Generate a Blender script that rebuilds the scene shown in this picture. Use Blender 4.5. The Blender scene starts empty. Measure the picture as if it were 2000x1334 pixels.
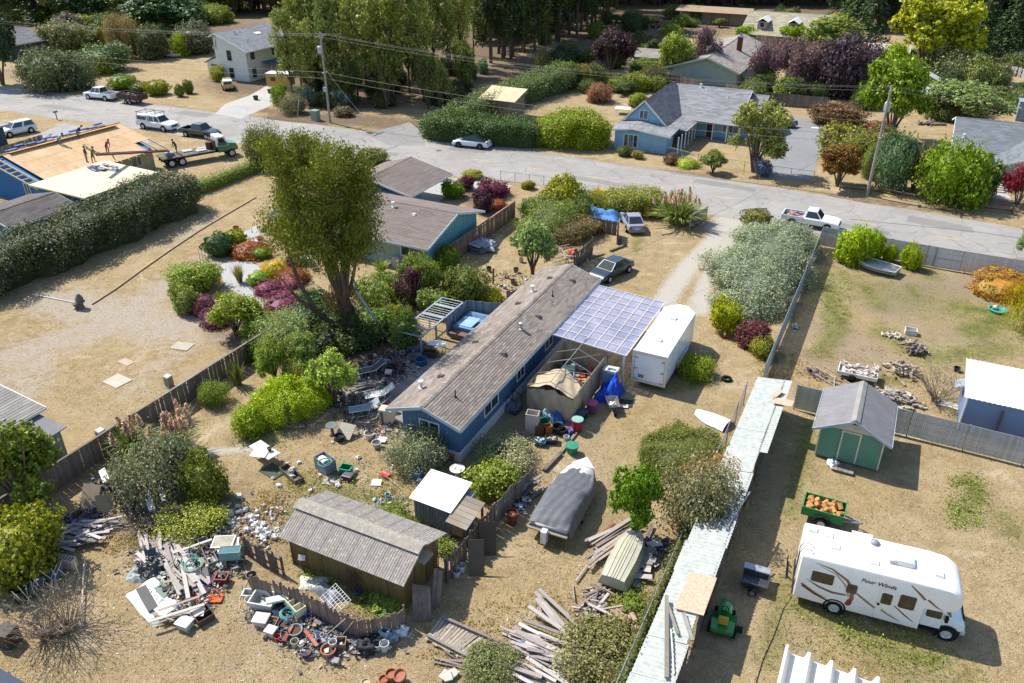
import bpy,bmesh,math,random
import numpy as np
from math import radians,sin,cos,pi,atan2,sqrt
from mathutils import Vector,Matrix
S=bpy.context.scene
COL=S.collection
rnd=random.Random(7)
# ------------------------------------------------------------------ camera
CAM_H,PITCH,FPX=28.3,radians(29.5),1560.0
cd=bpy.data.cameras.new('camera');cd.sensor_width=36;cd.lens=36*FPX/2000
cd.clip_start=.5;cd.clip_end=3000
cam=bpy.data.objects.new('camera',cd);COL.objects.link(cam)
cam.location=(0,0,CAM_H);cam.rotation_euler=(pi/2-PITCH,0,0)
S.camera=cam
S.render.resolution_x,S.render.resolution_y=1024,683
# ------------------------------------------------------------------ sky and sun
SUN_EL=radians(50);SUN_DIR=Vector((-.80*cos(SUN_EL),.60*cos(SUN_EL),sin(SUN_EL)))
w=bpy.data.worlds.new('World');S.world=w;w.use_nodes=True
nt=w.node_tree;nt.nodes.clear()
sk=nt.nodes.new('ShaderNodeTexSky');sk.sky_type='NISHITA';sk.sun_disc=False
sk.sun_elevation=SUN_EL;sk.sun_rotation=atan2(SUN_DIR.x,SUN_DIR.y)
sk.air_density=1.0;sk.dust_density=.6;sk.ozone_density=1.0
bg=nt.nodes.new('ShaderNodeBackground');bg.inputs[1].default_value=.145
wo=nt.nodes.new('ShaderNodeOutputWorld')
nt.links.new(sk.outputs[0],bg.inputs[0]);nt.links.new(bg.outputs[0],wo.inputs[0])
sd=bpy.data.lights.new('sun','SUN');sd.energy=5.0;sd.angle=radians(.53);sd.color=(1,.95,.87)
so=bpy.data.objects.new('sun',sd);COL.objects.link(so)
so.rotation_euler=SUN_DIR.to_track_quat('Z','Y').to_euler()
S.view_settings.view_transform='Standard';S.view_settings.look='None'
S.view_settings.exposure=.6;S.view_settings.gamma=1;S.view_settings.use_curve_mapping=False
S.cycles.max_bounces=5;S.cycles.diffuse_bounces=2;S.cycles.glossy_bounces=2
S.cycles.transmission_bounces=3;S.cycles.transparent_max_bounces=6
S.cycles.caustics_reflective=False;S.cycles.caustics_refractive=False
# ------------------------------------------------------------------ coordinates
# The lots lie on a street grid turned 26.2 degrees: "lot" coordinates are (b, a), b along the street, a away from the camera.
LOT=radians(63.8);ROTZ=LOT-pi/2
CB,SB=sin(LOT),-cos(LOT)     # b axis
CA,SA=cos(LOT),sin(LOT)      # a axis
def W(b,a,z=0):return Vector((b*CB+a*CA,b*SB+a*SA,z))
def P(u,v,z=0):
 "world point at height z that the photograph shows at pixel u, v (calibrated survey of the photo)"
 x,y=(u-1000)/FPX,(667-v)/FPX
 dy,dz=cos(PITCH)+y*sin(PITCH),-sin(PITCH)+y*cos(PITCH)
 t=(CAM_H-z)/-dz
 return Vector((x*t,dy*t,z))
def LB(u,v,z=0):
 p=P(u,v,z);return(p.x*CB+p.y*SB,p.x*CA+p.y*SA)
def pxm(p):return FPX/max(1,(p-Vector((0,0,CAM_H))).length)   # photo pixels per metre there
# ------------------------------------------------------------------ mesh builder
class MB:
 def __init__(s):s.v=[];s.f=[]
 def add(s,vs,fs):
  n=len(s.v);s.v+=[tuple(q)for q in vs];s.f+=[tuple(i+n for i in f)for f in fs];return s
 def box(s,x0,x1,y0,y1,z0,z1):
  return s.add([(x0,y0,z0),(x1,y0,z0),(x1,y1,z0),(x0,y1,z0),(x0,y0,z1),(x1,y0,z1),(x1,y1,z1),(x0,y1,z1)],
   [(3,2,1,0),(4,5,6,7),(0,1,5,4),(1,2,6,5),(2,3,7,6),(3,0,4,7)])
 def cbox(s,c,d,rz=0,rx=0,ry=0):
  m=Matrix.Rotation(rz,3,'Z')@Matrix.Rotation(ry,3,'Y')@Matrix.Rotation(rx,3,'X')
  hx,hy,hz=d[0]/2,d[1]/2,d[2]/2;c=Vector(c)
  vs=[c+m@Vector(p)for p in[(-hx,-hy,-hz),(hx,-hy,-hz),(hx,hy,-hz),(-hx,hy,-hz),(-hx,-hy,hz),(hx,-hy,hz),(hx,hy,hz),(-hx,hy,hz)]]
  return s.add(vs,[(3,2,1,0),(4,5,6,7),(0,1,5,4),(1,2,6,5),(2,3,7,6),(3,0,4,7)])
 def beam(s,p,q,wd=.05,th=.05,up=(0,0,1)):
  p,q=Vector(p),Vector(q);d=(q-p);L=d.length or 1e-6;d/=L;up=Vector(up)
  if abs(d.dot(up))>.98:up=Vector((1,0,0))
  x=d.cross(up).normalized();y=x.cross(d)
  vs=[r+x*sx*wd/2+y*sy*th/2 for r in(p,q)for sx,sy in((-1,-1),(1,-1),(1,1),(-1,1))]
  return s.add(vs,[(0,1,2,3),(7,6,5,4),(0,4,5,1),(1,5,6,2),(2,6,7,3),(3,7,4,0)])
 def poly(s,pts):return s.add(pts,[tuple(range(len(pts)))])
 def prism(s,pts,z0,z1):
  n=len(pts)
  return s.add([(x,y,z0)for x,y in pts]+[(x,y,z1)for x,y in pts],
   [tuple(range(n-1,-1,-1)),tuple(range(n,2*n))]+[(i,(i+1)%n,n+(i+1)%n,n+i)for i in range(n)])
 def ext(s,pts,vec):
  "polygon of 3-D points swept along vec"
  n=len(pts);vec=Vector(vec)
  return s.add([Vector(p)for p in pts]+[Vector(p)+vec for p in pts],
   [tuple(range(n-1,-1,-1)),tuple(range(n,2*n))]+[(i,(i+1)%n,n+(i+1)%n,n+i)for i in range(n)])
 def cyl(s,p,q,r0,r1=None,n=10,cap=True):
  r1=r0 if r1 is None else r1
  p,q=Vector(p),Vector(q);d=(q-p).normalized()
  x=d.cross(Vector((0,0,1))if abs(d.z)<.95 else Vector((1,0,0))).normalized();y=d.cross(x)
  vs=[c+(x*cos(2*pi*i/n)+y*sin(2*pi*i/n))*r for c,r in((p,r0),(q,r1))for i in range(n)]
  fs=[(i,(i+1)%n,n+(i+1)%n,n+i)for i in range(n)]
  if cap:fs+=[tuple(range(n-1,-1,-1)),tuple(range(n,2*n))]
  return s.add(vs,fs)
 def tube(s,pts,r,n=6,r1=None):
  pts=[Vector(p)for p in pts];k=len(pts);r1=r if r1 is None else r1
  vs=[];px=None
  for i,p in enumerate(pts):
   d=(pts[min(i+1,k-1)]-pts[max(i-1,0)]).normalized()
   if px is None:px=d.cross(Vector((0,0,1))if abs(d.z)<.95 else Vector((1,0,0))).normalized()
   px=(px-d*px.dot(d));px=px.normalized()if px.length>1e-6 else Vector((1,0,0));y=d.cross(px)
   rr=r+(r1-r)*i/max(1,k-1)
   vs+=[p+(px*cos(2*pi*j/n)+y*sin(2*pi*j/n))*rr for j in range(n)]
  fs=[(i*n+j,i*n+(j+1)%n,(i+1)*n+(j+1)%n,(i+1)*n+j)for i in range(k-1)for j in range(n)]
  fs+=[tuple(range(n-1,-1,-1)),tuple(range((k-1)*n,k*n))]
  return s.add(vs,fs)
 def lathe(s,prof,n=14,c=(0,0,0),sx=1,sy=1,cap=True):
  k=len(prof)
  vs=[(c[0]+r*cos(2*pi*j/n)*sx,c[1]+r*sin(2*pi*j/n)*sy,c[2]+z)for r,z in prof for j in range(n)]
  fs=[(i*n+j,i*n+(j+1)%n,(i+1)*n+(j+1)%n,(i+1)*n+j)for i in range(k-1)for j in range(n)]
  if cap and prof[0][0]>1e-4:fs.append(tuple(range(n-1,-1,-1)))
  if cap and prof[-1][0]>1e-4:fs.append(tuple(range((k-1)*n,k*n)))
  return s.add(vs,fs)
 def loft(s,rings,cap=True):
  n=len(rings[0]);k=len(rings)
  fs=[(i*n+j,i*n+(j+1)%n,(i+1)*n+(j+1)%n,(i+1)*n+j)for i in range(k-1)for j in range(n)]
  if cap:fs+=[tuple(range(n-1,-1,-1)),tuple(range((k-1)*n,k*n))]
  return s.add([p for r in rings for p in r],fs)
 def slab(s,q,th):
  "quad (4 points, top face) thickened along its normal downwards"
  q=[Vector(p)for p in q];nrm=(q[1]-q[0]).cross(q[3]-q[0]).normalized()
  if nrm.z<0:q.reverse();nrm=-nrm
  lo=[p-nrm*th for p in q]
  return s.add(lo+q,[(3,2,1,0),(4,5,6,7),(0,1,5,4),(1,2,6,5),(2,3,7,6),(3,0,4,7)])
 def grid(s,fn,nu,nv,closed=False):
  vs=[fn(i/nu,j/nv)for j in range(nv+1)for i in range(nu+1)]
  return s.add(vs,[(j*(nu+1)+i,j*(nu+1)+i+1,(j+1)*(nu+1)+i+1,(j+1)*(nu+1)+i)for j in range(nv)for i in range(nu)])
 def mesh(s,name,smooth=False):
  me=bpy.data.meshes.new(name);me.from_pydata(s.v,[],s.f);me.update()
  if smooth:me.polygons.foreach_set('use_smooth',[True]*len(me.polygons))
  return me
ORG={}
def link(name,data,m=None,parent=None):
 o=bpy.data.objects.new(name,data);COL.objects.link(o)
 if m is not None and data is not None and not data.materials:data.materials.append(m)
 if parent is not None:o.parent=parent
 return o
def root_of(o):
 while o.parent:o=o.parent
 return o
def part(mb,name,m,parent,smooth=False,kind=None,auto=0):
 "link a built mesh as a part; lot coordinates are made local when the thing was placed in the lot frame"
 r=root_of(parent)
 if r.name in ORG:
  b,a=ORG[r.name];mb.v=[(x-b,y-a,z)for x,y,z in mb.v]
 o=link(name,mb.mesh(name,smooth),m,parent)
 if auto:o.data.polygons.foreach_set('use_smooth',[True]*len(o.data.polygons));o.data.set_sharp_from_angle(angle=radians(auto))
 if kind:o['kind']=kind
 return o
def tag(o,label,cat,group=None):
 o['label']=label;o['category']=cat
 if group:o['group']=group
 return o
def lot_thing(name,label,cat,b,a,group=None):
 "an Empty at (b, a) whose parts are built in absolute lot coordinates"
 o=bpy.data.objects.new(name,None);COL.objects.link(o);o.empty_display_size=.3
 o.location=W(b,a);o.rotation_euler=(0,0,ROTZ);ORG[o.name]=(b,a)
 return tag(o,label,cat,group)
def thing(name,label,cat,loc,rz=0,group=None,sc=1):
 o=bpy.data.objects.new(name,None);COL.objects.link(o);o.empty_display_size=.3
 o.location=loc;o.rotation_euler=(0,0,rz);o.scale=(sc,)*3 if not hasattr(sc,'__len__')else sc
 return tag(o,label,cat,group)
def single(mb,name,m,label,cat,loc=(0,0,0),rz=0,group=None,smooth=False,auto=0,rx=0,ry=0,sc=1):
 o=link(name,mb.mesh(name,smooth),m);o.location=loc;o.rotation_euler=(rx,ry,rz);o.scale=(sc,)*3
 if auto:o.data.polygons.foreach_set('use_smooth',[True]*len(o.data.polygons));o.data.set_sharp_from_angle(angle=radians(auto))
 return tag(o,label,cat,group)
def struct(mb,name,m,parent=None,lot=False):
 if lot:mb.v=[tuple(W(x,y,z))for x,y,z in mb.v]
 o=link(name,mb.mesh(name),m,parent)
 if parent is None:o['kind']='structure'
 return o
def copy_tree(o,parent=None):
 c=o.copy();COL.objects.link(c)
 if parent is not None:c.parent=parent
 for ch in o.children:copy_tree(ch,c)
 return c
# ------------------------------------------------------------------ materials
_M={}
def lin(c):
 "hex string or 0-255 tuple in display values to linear"
 if isinstance(c,str):c=[int(c[i:i+2],16)for i in(0,2,4)]
 return tuple(((x/255)/12.92 if x/255<=.04045 else(((x/255)+.055)/1.055)**2.4)for x in c)
class N:
 def __init__(s,name):
  s.m=bpy.data.materials.new(name);s.m.use_nodes=True;s.t=s.m.node_tree;s.t.nodes.clear()
  s.out=s.t.nodes.new('ShaderNodeOutputMaterial')
 def n(s,typ,**kw):
  x=s.t.nodes.new('ShaderNode'+typ)
  for k,v in kw.items():
   if k.startswith('i_'):x.inputs[k[2:].replace('_',' ')].default_value=v
   else:setattr(x,k,v)
  return x
 def l(s,a,b):s.t.links.new(a,b)
 def noise(s,scale,detail=4,rough=.6,vec=None,dist=0):
  x=s.n('TexNoise',i_Scale=scale,i_Detail=detail,i_Roughness=rough,i_Distortion=dist)
  if vec is not None:s.l(vec,x.inputs['Vector'])
  return x.outputs['Fac']
 def ramp(s,fac,stops):
  r=s.n('ValToRGB');e=r.color_ramp.elements
  while len(e)<len(stops):e.new(.5)
  for q,(p,c)in zip(e,stops):
   q.position=p;q.color=(c,c,c,1)if not hasattr(c,'__len__')else tuple(c)+((1,)if len(c)==3 else())
  s.l(fac,r.inputs[0]);return r.outputs[0]
 def mix(s,fac,a,b,mode='MIX'):
  x=s.n('MixRGB',blend_type=mode)
  for i,q in enumerate((fac,a,b)):
   if hasattr(q,'is_linked'):s.l(q,x.inputs[i])
   elif hasattr(q,'__len__'):x.inputs[i].default_value=tuple(q)[:3]+(1,)
   else:x.inputs[i].default_value=q
  return x.outputs[0]
 def math(s,op,a,b=0):
  x=s.n('Math',operation=op)
  for i,q in enumerate((a,b)):
   if hasattr(q,'is_linked'):s.l(q,x.inputs[i])
   else:x.inputs[i].default_value=q
  return x.outputs[0]
 def bsdf(s,col,rough=.8,metal=0,spec=.3,bump=None,bstr=.3,bdist=.05,**kw):
  p=s.n('BsdfPrincipled',i_Metallic=metal);p.inputs['Specular IOR Level'].default_value=spec
  for k,q in(('Base Color',col),('Roughness',rough)):
   if hasattr(q,'is_linked'):s.l(q,p.inputs[k])
   elif hasattr(q,'__len__'):p.inputs[k].default_value=tuple(q)[:3]+(1,)
   else:p.inputs[k].default_value=q
  for k,q in kw.items():p.inputs[k.replace('_',' ')].default_value=q
  if bump is not None:
   b=s.n('Bump');b.inputs['Strength'].default_value=bstr;b.inputs['Distance'].default_value=bdist
   s.l(bump,b.inputs['Height']);s.l(b.outputs[0],p.inputs['Normal'])
  return p
 def done(s,p):s.l(p.outputs[0],s.out.inputs[0]);return s.m
def mul(c,k):return tuple(min(1,x*k)for x in c)
def mat(key,col,rough=.75,var=.16,sc=1.5,metal=0,spec=.3,bump=0,dirt=.12,col2=None,island=0,coat=0):
 "weathered solid: two noises vary tone, a third adds grime; island > 0 varies tone per loose piece"
 if key in _M:return _M[key]
 c=lin(col)if isinstance(col,str)else col
 n=N(key);tc=n.n('TexCoord').outputs['Object']
 f1=n.ramp(n.noise(sc,5,.65,tc),[(.3,0),(.7,1)])
 base=n.mix(f1,mul(c,1-var),lin(col2)if col2 else mul(c,1+var*.6))
 f2=n.ramp(n.noise(sc*9,4,.7,tc),[(.35,1-var*.7),(.7,1)])
 base=n.mix(1.0,base,f2,'MULTIPLY')
 if dirt:base=n.mix(n.math('MULTIPLY',n.ramp(n.noise(sc*.6,6,.7,tc,1.5),[(.5,0),(.75,1)]),dirt),base,(.16,.13,.09))
 if island:
  g=n.n('NewGeometry').outputs['Random Per Island'];oi=n.n('ObjectInfo').outputs['Random']
  r=n.math('FRACT',n.math('ADD',g,oi))
  base=n.mix(1.0,base,n.ramp(r,[(0,1-island),(1,1)]),'MULTIPLY')
 h=n.noise(sc*14,3,.6,tc)if bump else None
 p=n.bsdf(base,n.ramp(f1,[(0,max(0,rough-.08)),(1,min(1,rough+.08))]),metal,spec,h,bump)
 if coat:p.inputs['Coat Weight'].default_value=coat;p.inputs['Coat Roughness'].default_value=.08
 _M[key]=n.done(p);return _M[key]
def paint(col,rough=.28,key=None):      # vehicle paint
 return mat(key or 'paint_'+col,col,rough,.05,.8,0,.5,0,.05,coat=.5)
def plastic(col):return mat('plastic_'+col,mul(lin(col),.72),.5,.14,3,0,.4,0,.14)
def metal(col,rough=.4):return mat('metal_'+col,col,rough,.2,2,.65,.5,0,.15)
def cloth(col):return mat('cloth_'+col,col,.85,.2,2.5,0,.2,.3,.15)
def wood(col,key=None,island=.35):
 key=key or 'wood_'+col
 if key in _M:return _M[key]
 c=lin(col);n=N(key);tc=n.n('TexCoord').outputs['Object']
 mp=n.n('Mapping');mp.inputs['Scale'].default_value=(6,6,.6);n.l(tc,mp.inputs[0])
 f=n.noise(5,6,.7,mp.outputs[0],.6)
 base=n.mix(n.ramp(f,[(.3,0),(.72,1)]),mul(c,.58),mul(c,1.15))
 base=n.mix(n.math('MULTIPLY',n.ramp(n.noise(.9,4,.7,tc),[(.45,0),(.7,1)]),.45),base,mul((.42,.4,.37),1))
 r=n.math('FRACT',n.math('ADD',n.n('NewGeometry').outputs['Random Per Island'],n.n('ObjectInfo').outputs['Random']))
 base=n.mix(1.0,base,n.ramp(r,[(0,1-island),(1,1.0)]),'MULTIPLY')
 _M[key]=n.done(n.bsdf(base,.85,0,.2,f,.5,.02));return _M[key]
def shingle(col,key,vari=.4,tint=None):
 if key in _M:return _M[key]
 c=lin(col);n=N(key);tc=n.n('TexCoord').outputs['Object']
 r=n.math('FRACT',n.math('ADD',n.n('NewGeometry').outputs['Random Per Island'],n.n('ObjectInfo').outputs['Random']))
 base=n.mix(r,mul(c,1-vari),mul(c,1+vari*.35))
 if tint:base=n.mix(n.math('MULTIPLY',n.ramp(n.math('FRACT',n.math('MULTIPLY',r,7.3)),[(.55,0),(.8,1)]),.55),base,lin(tint))
 gr=n.noise(60,2,.6,tc);base=n.mix(1.0,base,n.ramp(gr,[(.3,.78),(.7,1.05)]),'MULTIPLY')
 base=n.mix(n.math('MULTIPLY',n.ramp(n.noise(.35,5,.7,tc,1),[(.48,0),(.75,1)]),.35),base,mul(c,1.35))
 _M[key]=n.done(n.bsdf(base,.95,0,.15,gr,.3,.01));return _M[key]
def glass(key='window_glass',col=(.02,.026,.03),rough=.06):
 if key in _M:return _M[key]
 n=N(key);tc=n.n('TexCoord').outputs['Object']
 base=n.mix(n.ramp(n.noise(1.3,3,.6,tc),[(.4,0),(.7,1)]),col,mul(col,2.2))
 _M[key]=n.done(n.bsdf(base,rough,0,.8));return _M[key]
def foliage(key,trans=.24,rough=.55,hue=.0):
 "leaves: tint from the plant's own colour (object colour), each leaf a little different"
 if key in _M:return _M[key]
 n=N(key);oi=n.n('ObjectInfo');r=n.n('NewGeometry').outputs['Random Per Island']
 tc=n.n('TexCoord').outputs['Object']
 sat=n.n('HueSaturation');n.l(oi.outputs['Color'],sat.inputs['Color'])
 n.l(n.ramp(r,[(0,.48),(1,.525)]),sat.inputs['Hue']);n.l(n.ramp(n.math('FRACT',n.math('MULTIPLY',r,5.7)),[(0,.55),(1,1.5)]),sat.inputs['Value'])
 sat.inputs['Saturation'].default_value=1.12
 c=n.mix(n.math('MULTIPLY',n.ramp(n.noise(1.2,3,.6,tc),[(.5,0),(.72,1)]),.3),sat.outputs[0],(.16,.15,.05))
 c=n.mix(1.0,c,n.ramp(n.noise(6,4,.7,tc),[(.32,.62),(.66,1.15)]),'MULTIPLY')
 p=n.bsdf(c,rough,0,.35)
 t=n.n('BsdfTranslucent');n.l(n.mix(1.0,c,(1.25,1.2,.7),'MULTIPLY'),t.inputs[0])
 m=n.n('MixShader');m.inputs[0].default_value=trans
 n.l(p.outputs[0],m.inputs[1]);n.l(t.outputs[0],m.inputs[2]);n.l(m.outputs[0],n.out.inputs[0])
 _M[key]=n.m;return n.m
LEAF=foliage('leaf');NEEDLE=foliage('needle',.15,.7);PETAL=foliage('petal',.3,.8)
BARK=mat('bark','7d6f62',.95,.45,3,0,.1,.9,.2);BARKP=mat('pale_bark','a08f7e',.95,.5,2.2,0,.1,.9,.25,col2='6b5547')
TWIG=mat('twig','9a8c7e',.95,.3,4,0,.1,0,.1)
WHITE=mat('white_trim','dcdad4',.55,.08,1.5,0,.3,0,.12)
DARK=mat('black_rubber','1c1b1b',.8,.3,4);TYRE=mat('tyre','1a1a1a',.85,.3,5,0,.2,0,.3)
CHROME=mat('chrome','d4d6d8',.3,.1,3,.25,.5,0,.05);STEEL=mat('galvanised_steel','a9adb0',.45,.2,3,.6,.5,0,.15)
GLASS=glass();CARGLASS=glass('car_glass',(.012,.016,.018),.03)
# ------------------------------------------------------------------ ground
def axis(lo,hi,step,far,g=1.35):
 a=list(np.arange(lo,hi+step/2,step));s=step;x=hi;up=[]
 while x<far[1]:s*=g;x+=s;up.append(x)
 s=step;x=lo;dn=[]
 while x>far[0]:s*=g;x-=s;dn.append(x)
 return np.array(dn[::-1]+a+up)
gx,gy=axis(-92,64,.6,(-900,900)),axis(12,132,.6,(-200,1500))
GX,GY=np.meshgrid(gx,gy)
def segdist(pts,X,Y):
 d=np.full(X.shape,1e9)
 for(x0,y0),(x1,y1)in zip(pts[:-1],pts[1:]):
  dx,dy=x1-x0,y1-y0;L=dx*dx+dy*dy+1e-9
  t=np.clip(((X-x0)*dx+(Y-y0)*dy)/L,0,1)
  d=np.minimum(d,np.hypot(X-x0-t*dx,Y-y0-t*dy))
 return d
def px2w(pts):return[tuple(P(u,v))[:2]for u,v in pts]
ATT={k:np.zeros(GX.shape)for k in('gravel','green','litter','dirt','grey')}
def zone(att,pts,r,k=1.,soft=.6):
 p=px2w(pts if len(pts)>1 else[pts[0],(pts[0][0]+1,pts[0][1])])
 d=segdist(p,GX,GY)
 ATT[att][:]=np.maximum(ATT[att],k*np.clip(1-(d-r*(1-soft))/(r*soft+1e-6),0,1))
# gravel track of the mobile home, two worn wheel lines
zone('gravel',[(1440,405),(1420,440),(1385,480),(1345,520),(1308,570),(1290,610)],1.5,1,.7)
zone('gravel',[(1460,420),(1430,470),(1390,520),(1372,570),(1370,610)],1.0,1,.7)
zone('gravel',[(1450,415),(1405,445)],2.4,.9,.6)
zone('gravel',[(1385,520),(1330,640)],.7,.7)
zone('gravel',[(390,888),(440,880),(505,872)],.55,1,.5)
for p,r,k in(([(120,590),(330,640),(420,600)],5,.85),([(40,690),(200,640),(330,560)],4,.8),([(250,760),(350,690),(450,640)],3,.5),([(440,470),(380,540)],3,.75),([(0,800),(60,720)],4,.7),([(330,480),(420,420)],2,.6)):zone('grey',p,r,k,.8)
# green spells
for p,r,k in(([(1690,560),(1720,600)],2.2,.8),([(1620,560),(1640,640),(1600,690)],2,.8),([(1780,560),(1800,590)],2,.75),([(1880,600),(1960,620),(1900,650)],2.6,.95),([(1730,650),(1820,700),(1960,680)],3,.75),([(1740,520),(1800,530),(1820,540)],2.2,.8),([(1650,735),(1760,745)],1.5,.7),
 ([(1890,940),(1910,960),(1880,1010)],1.3,.8),([(1960,1010),(1990,1060)],2,.6),([(1560,1180),(1700,1260),(1830,1290)],1.3,.85),([(1580,830),(1540,1010)],1.2,.7),([(1340,700),(1400,740),(1310,760)],1.4,.75),([(1260,690),(1240,740)],1,.7),([(1250,460),(1240,490)],1.2,.7),
 ([(600,1120),(640,1150),(760,1190)],.9,.9),([(560,930),(650,960),(790,980)],1.4,.7),([(620,980),(760,960)],1,.6),([(520,800),(460,860)],1.2,.7),([(1240,1180),(1190,1160)],1,.7),([(1080,1060),(1100,1080)],.9,.7),([(1530,1140),(1500,1300)],1.5,.6),([(1860,330),(1890,310)],2,.7),([(1490,170),(1600,185)],3,1),([(1900,790),(1860,840)],1.5,.6),
 ([(580,1040),(560,1100)],1,.5),([(1600,1100),(1580,1040)],1,.5),([(300,1030),(250,1050)],1,.5),([(960,450),(1020,470)],2,.4),([(1700,1310),(1900,1330)],2,.5)):zone('green',p,r,k,.9)
# leaf litter and earth under trees, darkened in place of dappled shade, bare dirt in the neighbour's yard
for p,r,k in(([(560,230),(700,235),(850,250)],6,.9),([(700,190),(900,150),(1100,130),(1180,90)],14,1),([(850,60),(1100,60),(1350,50),(1600,20)],22,1),([(520,215),(600,228)],3,.8),([(640,670),(560,640),(480,640)],3,.7),([(440,650),(500,680)],2.5,.8),([(1620,385),(1700,393),(1900,420)],1.8,.7),([(1300,335),(1420,345)],1.5,.6),
 ([(640,600),(760,640),(700,700)],3.5,.9),([(740,600),(900,560)],2.5,.8),([(700,740),(760,790)],1.4,.6),([(850,900),(760,890)],1.2,.8),([(920,380),(980,420)],3,.9),([(1060,420),(1150,440)],3,.7),([(20,140),(200,180)],6,.6),([(0,20),(500,20)],40,.8)):zone('litter',p,r,k,.7)
for p,r,k in(([(1740,600),(1800,560),(1900,560)],5,.8),([(1620,640),(1700,690)],4,.7),([(1580,700),(1680,700)],3,.7),([(1800,640),(1900,660)],4,.6),([(1250,1180),(1150,1220)],2,.35),([(560,1270),(700,1290)],2,.35),([(900,880),(1000,900)],2,.4),([(420,700),(330,760)],3,.35),([(1340,330),(1290,300)],2,.5)):zone('dirt',p,r,k,.85)
for p,r,k in(([(1560,560),(1700,560),(1850,600),(2000,640)],10,.6),([(1560,900),(1640,1000),(1560,1150)],4,.38),([(1700,950),(1900,1050)],9,.3),([(700,900),(560,980)],6,.36),([(1100,1050),(1250,800),(1400,800)],6,.3),([(1250,520),(1330,480)],5,.3),([(300,420),(120,560)],5,.25)):zone('green',p,r,k,.95)
for p,r,k in(([(0,45),(450,70)],26,.9),([(600,150),(900,90)],24,1),([(1050,40),(2000,10)],40,1),([(1900,90),(2000,110)],14,.9),([(300,900),(450,960)],2,.5)):zone('litter',p,r,k,.5)
for p,r,k in(([(560,1010),(500,1230),(900,1250)],3,.5),([(250,1240),(450,1300)],3,.4),([(1050,850),(1200,900),(1100,1000)],4,.35),([(1300,620),(1360,700),(1440,760)],2.5,.4),([(20,740),(180,800)],4,.3),([(1600,1000),(1560,1300)],3,.4)):zone('dirt',p,r,k,.9)
nx,ny=len(gx),len(gy)
me=bpy.data.meshes.new('ground')
vv=np.c_[GX.ravel(),GY.ravel(),np.zeros(nx*ny)]
ii=(np.arange(ny-1)[:,None]*nx+np.arange(nx-1)[None]).ravel()
me.from_pydata(vv.tolist(),[],np.c_[ii,ii+1,ii+1+nx,ii+nx].tolist())
for k,a in ATT.items():me.attributes.new(k,'FLOAT','POINT').data.foreach_set('value',a.ravel().astype(np.float32))
def ground_mat():
 n=N('ground');tc=n.n('TexCoord').outputs['Object']
 def att(k,nz):
  a=n.n('Attribute',attribute_name=k).outputs['Fac']
  return n.ramp(n.math('ADD',a,n.math('MULTIPLY',n.math('SUBTRACT',nz,.5),1.5)),[(.30,0),(.85,1)])
 big,mid,fine,tiny=n.noise(.16,4,.6,tc),n.noise(1.1,5,.65,tc,.4),n.noise(5,4,.7,tc),n.noise(26,3,.7,tc)
 c=n.mix(n.ramp(mid,[(.3,0),(.7,1)]),(.25,.175,.08),(.40,.295,.155))
 c=n.mix(n.math('MULTIPLY',n.ramp(big,[(.4,0),(.65,1)]),.6),c,(.39,.305,.185))
 c=n.mix(n.math('MULTIPLY',n.ramp(fine,[(.5,0),(.62,1)]),.4),c,(.52,.42,.265))
 c=n.mix(n.math('MULTIPLY',n.ramp(n.noise(2.3,5,.7,tc,.8),[(.54,0),(.68,1)]),.5),c,(.20,.165,.065))
 c=n.mix(n.math('MULTIPLY',n.ramp(n.noise(.45,6,.7,tc,.6),[(.5,0),(.62,1)]),.42),c,(.22,.165,.085))
 c=n.mix(n.math('MULTIPLY',n.ramp(n.noise(.33,6,.7,tc,.9),[(.56,0),(.68,1)]),.55),c,(.55,.455,.33))
 c=n.mix(n.math('MULTIPLY',n.ramp(n.noise(.8,6,.75,tc,.4),[(.58,0),(.68,1)]),.45),c,(.21,.20,.075))
 sp=n.n('TexVoronoi',i_Scale=9);n.l(tc,sp.inputs['Vector']);c=n.mix(n.math('MULTIPLY',n.ramp(sp.outputs['Distance'],[(.07,1),(.13,0)]),.55),c,(.72,.66,.54))
 c=n.mix(att('dirt',mid),c,n.mix(fine,(.20,.145,.10),(.36,.28,.20)))
 c=n.mix(att('litter',mid),c,n.mix(n.ramp(fine,[(.35,0),(.65,1)]),(.085,.06,.04),(.25,.18,.115)))  # litter browns kept dark, standing in for dapple the sparse canopies don't cast
 c=n.mix(att('grey',mid),c,n.mix(n.ramp(fine,[(.3,0),(.7,1)]),(.29,.235,.175),(.45,.39,.315)))
 c=n.mix(att('green',fine),c,n.mix(n.ramp(mid,[(.35,0),(.65,1)]),(.10,.115,.03),(.21,.20,.065)))
 c=n.mix(att('gravel',fine),c,n.mix(n.ramp(tiny,[(.3,0),(.7,1)]),(.34,.31,.265),(.54,.50,.44)))
 c=n.mix(1.0,c,n.ramp(tiny,[(.28,.62),(.62,1.08)]),'MULTIPLY')
 h=n.math('ADD',n.math('MULTIPLY',fine,.7),n.math('MULTIPLY',tiny,.5))
 return n.done(n.bsdf(c,.95,0,.1,h,.7,.12))
ground=link('ground',me,ground_mat());ground['kind']='structure'
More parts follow.
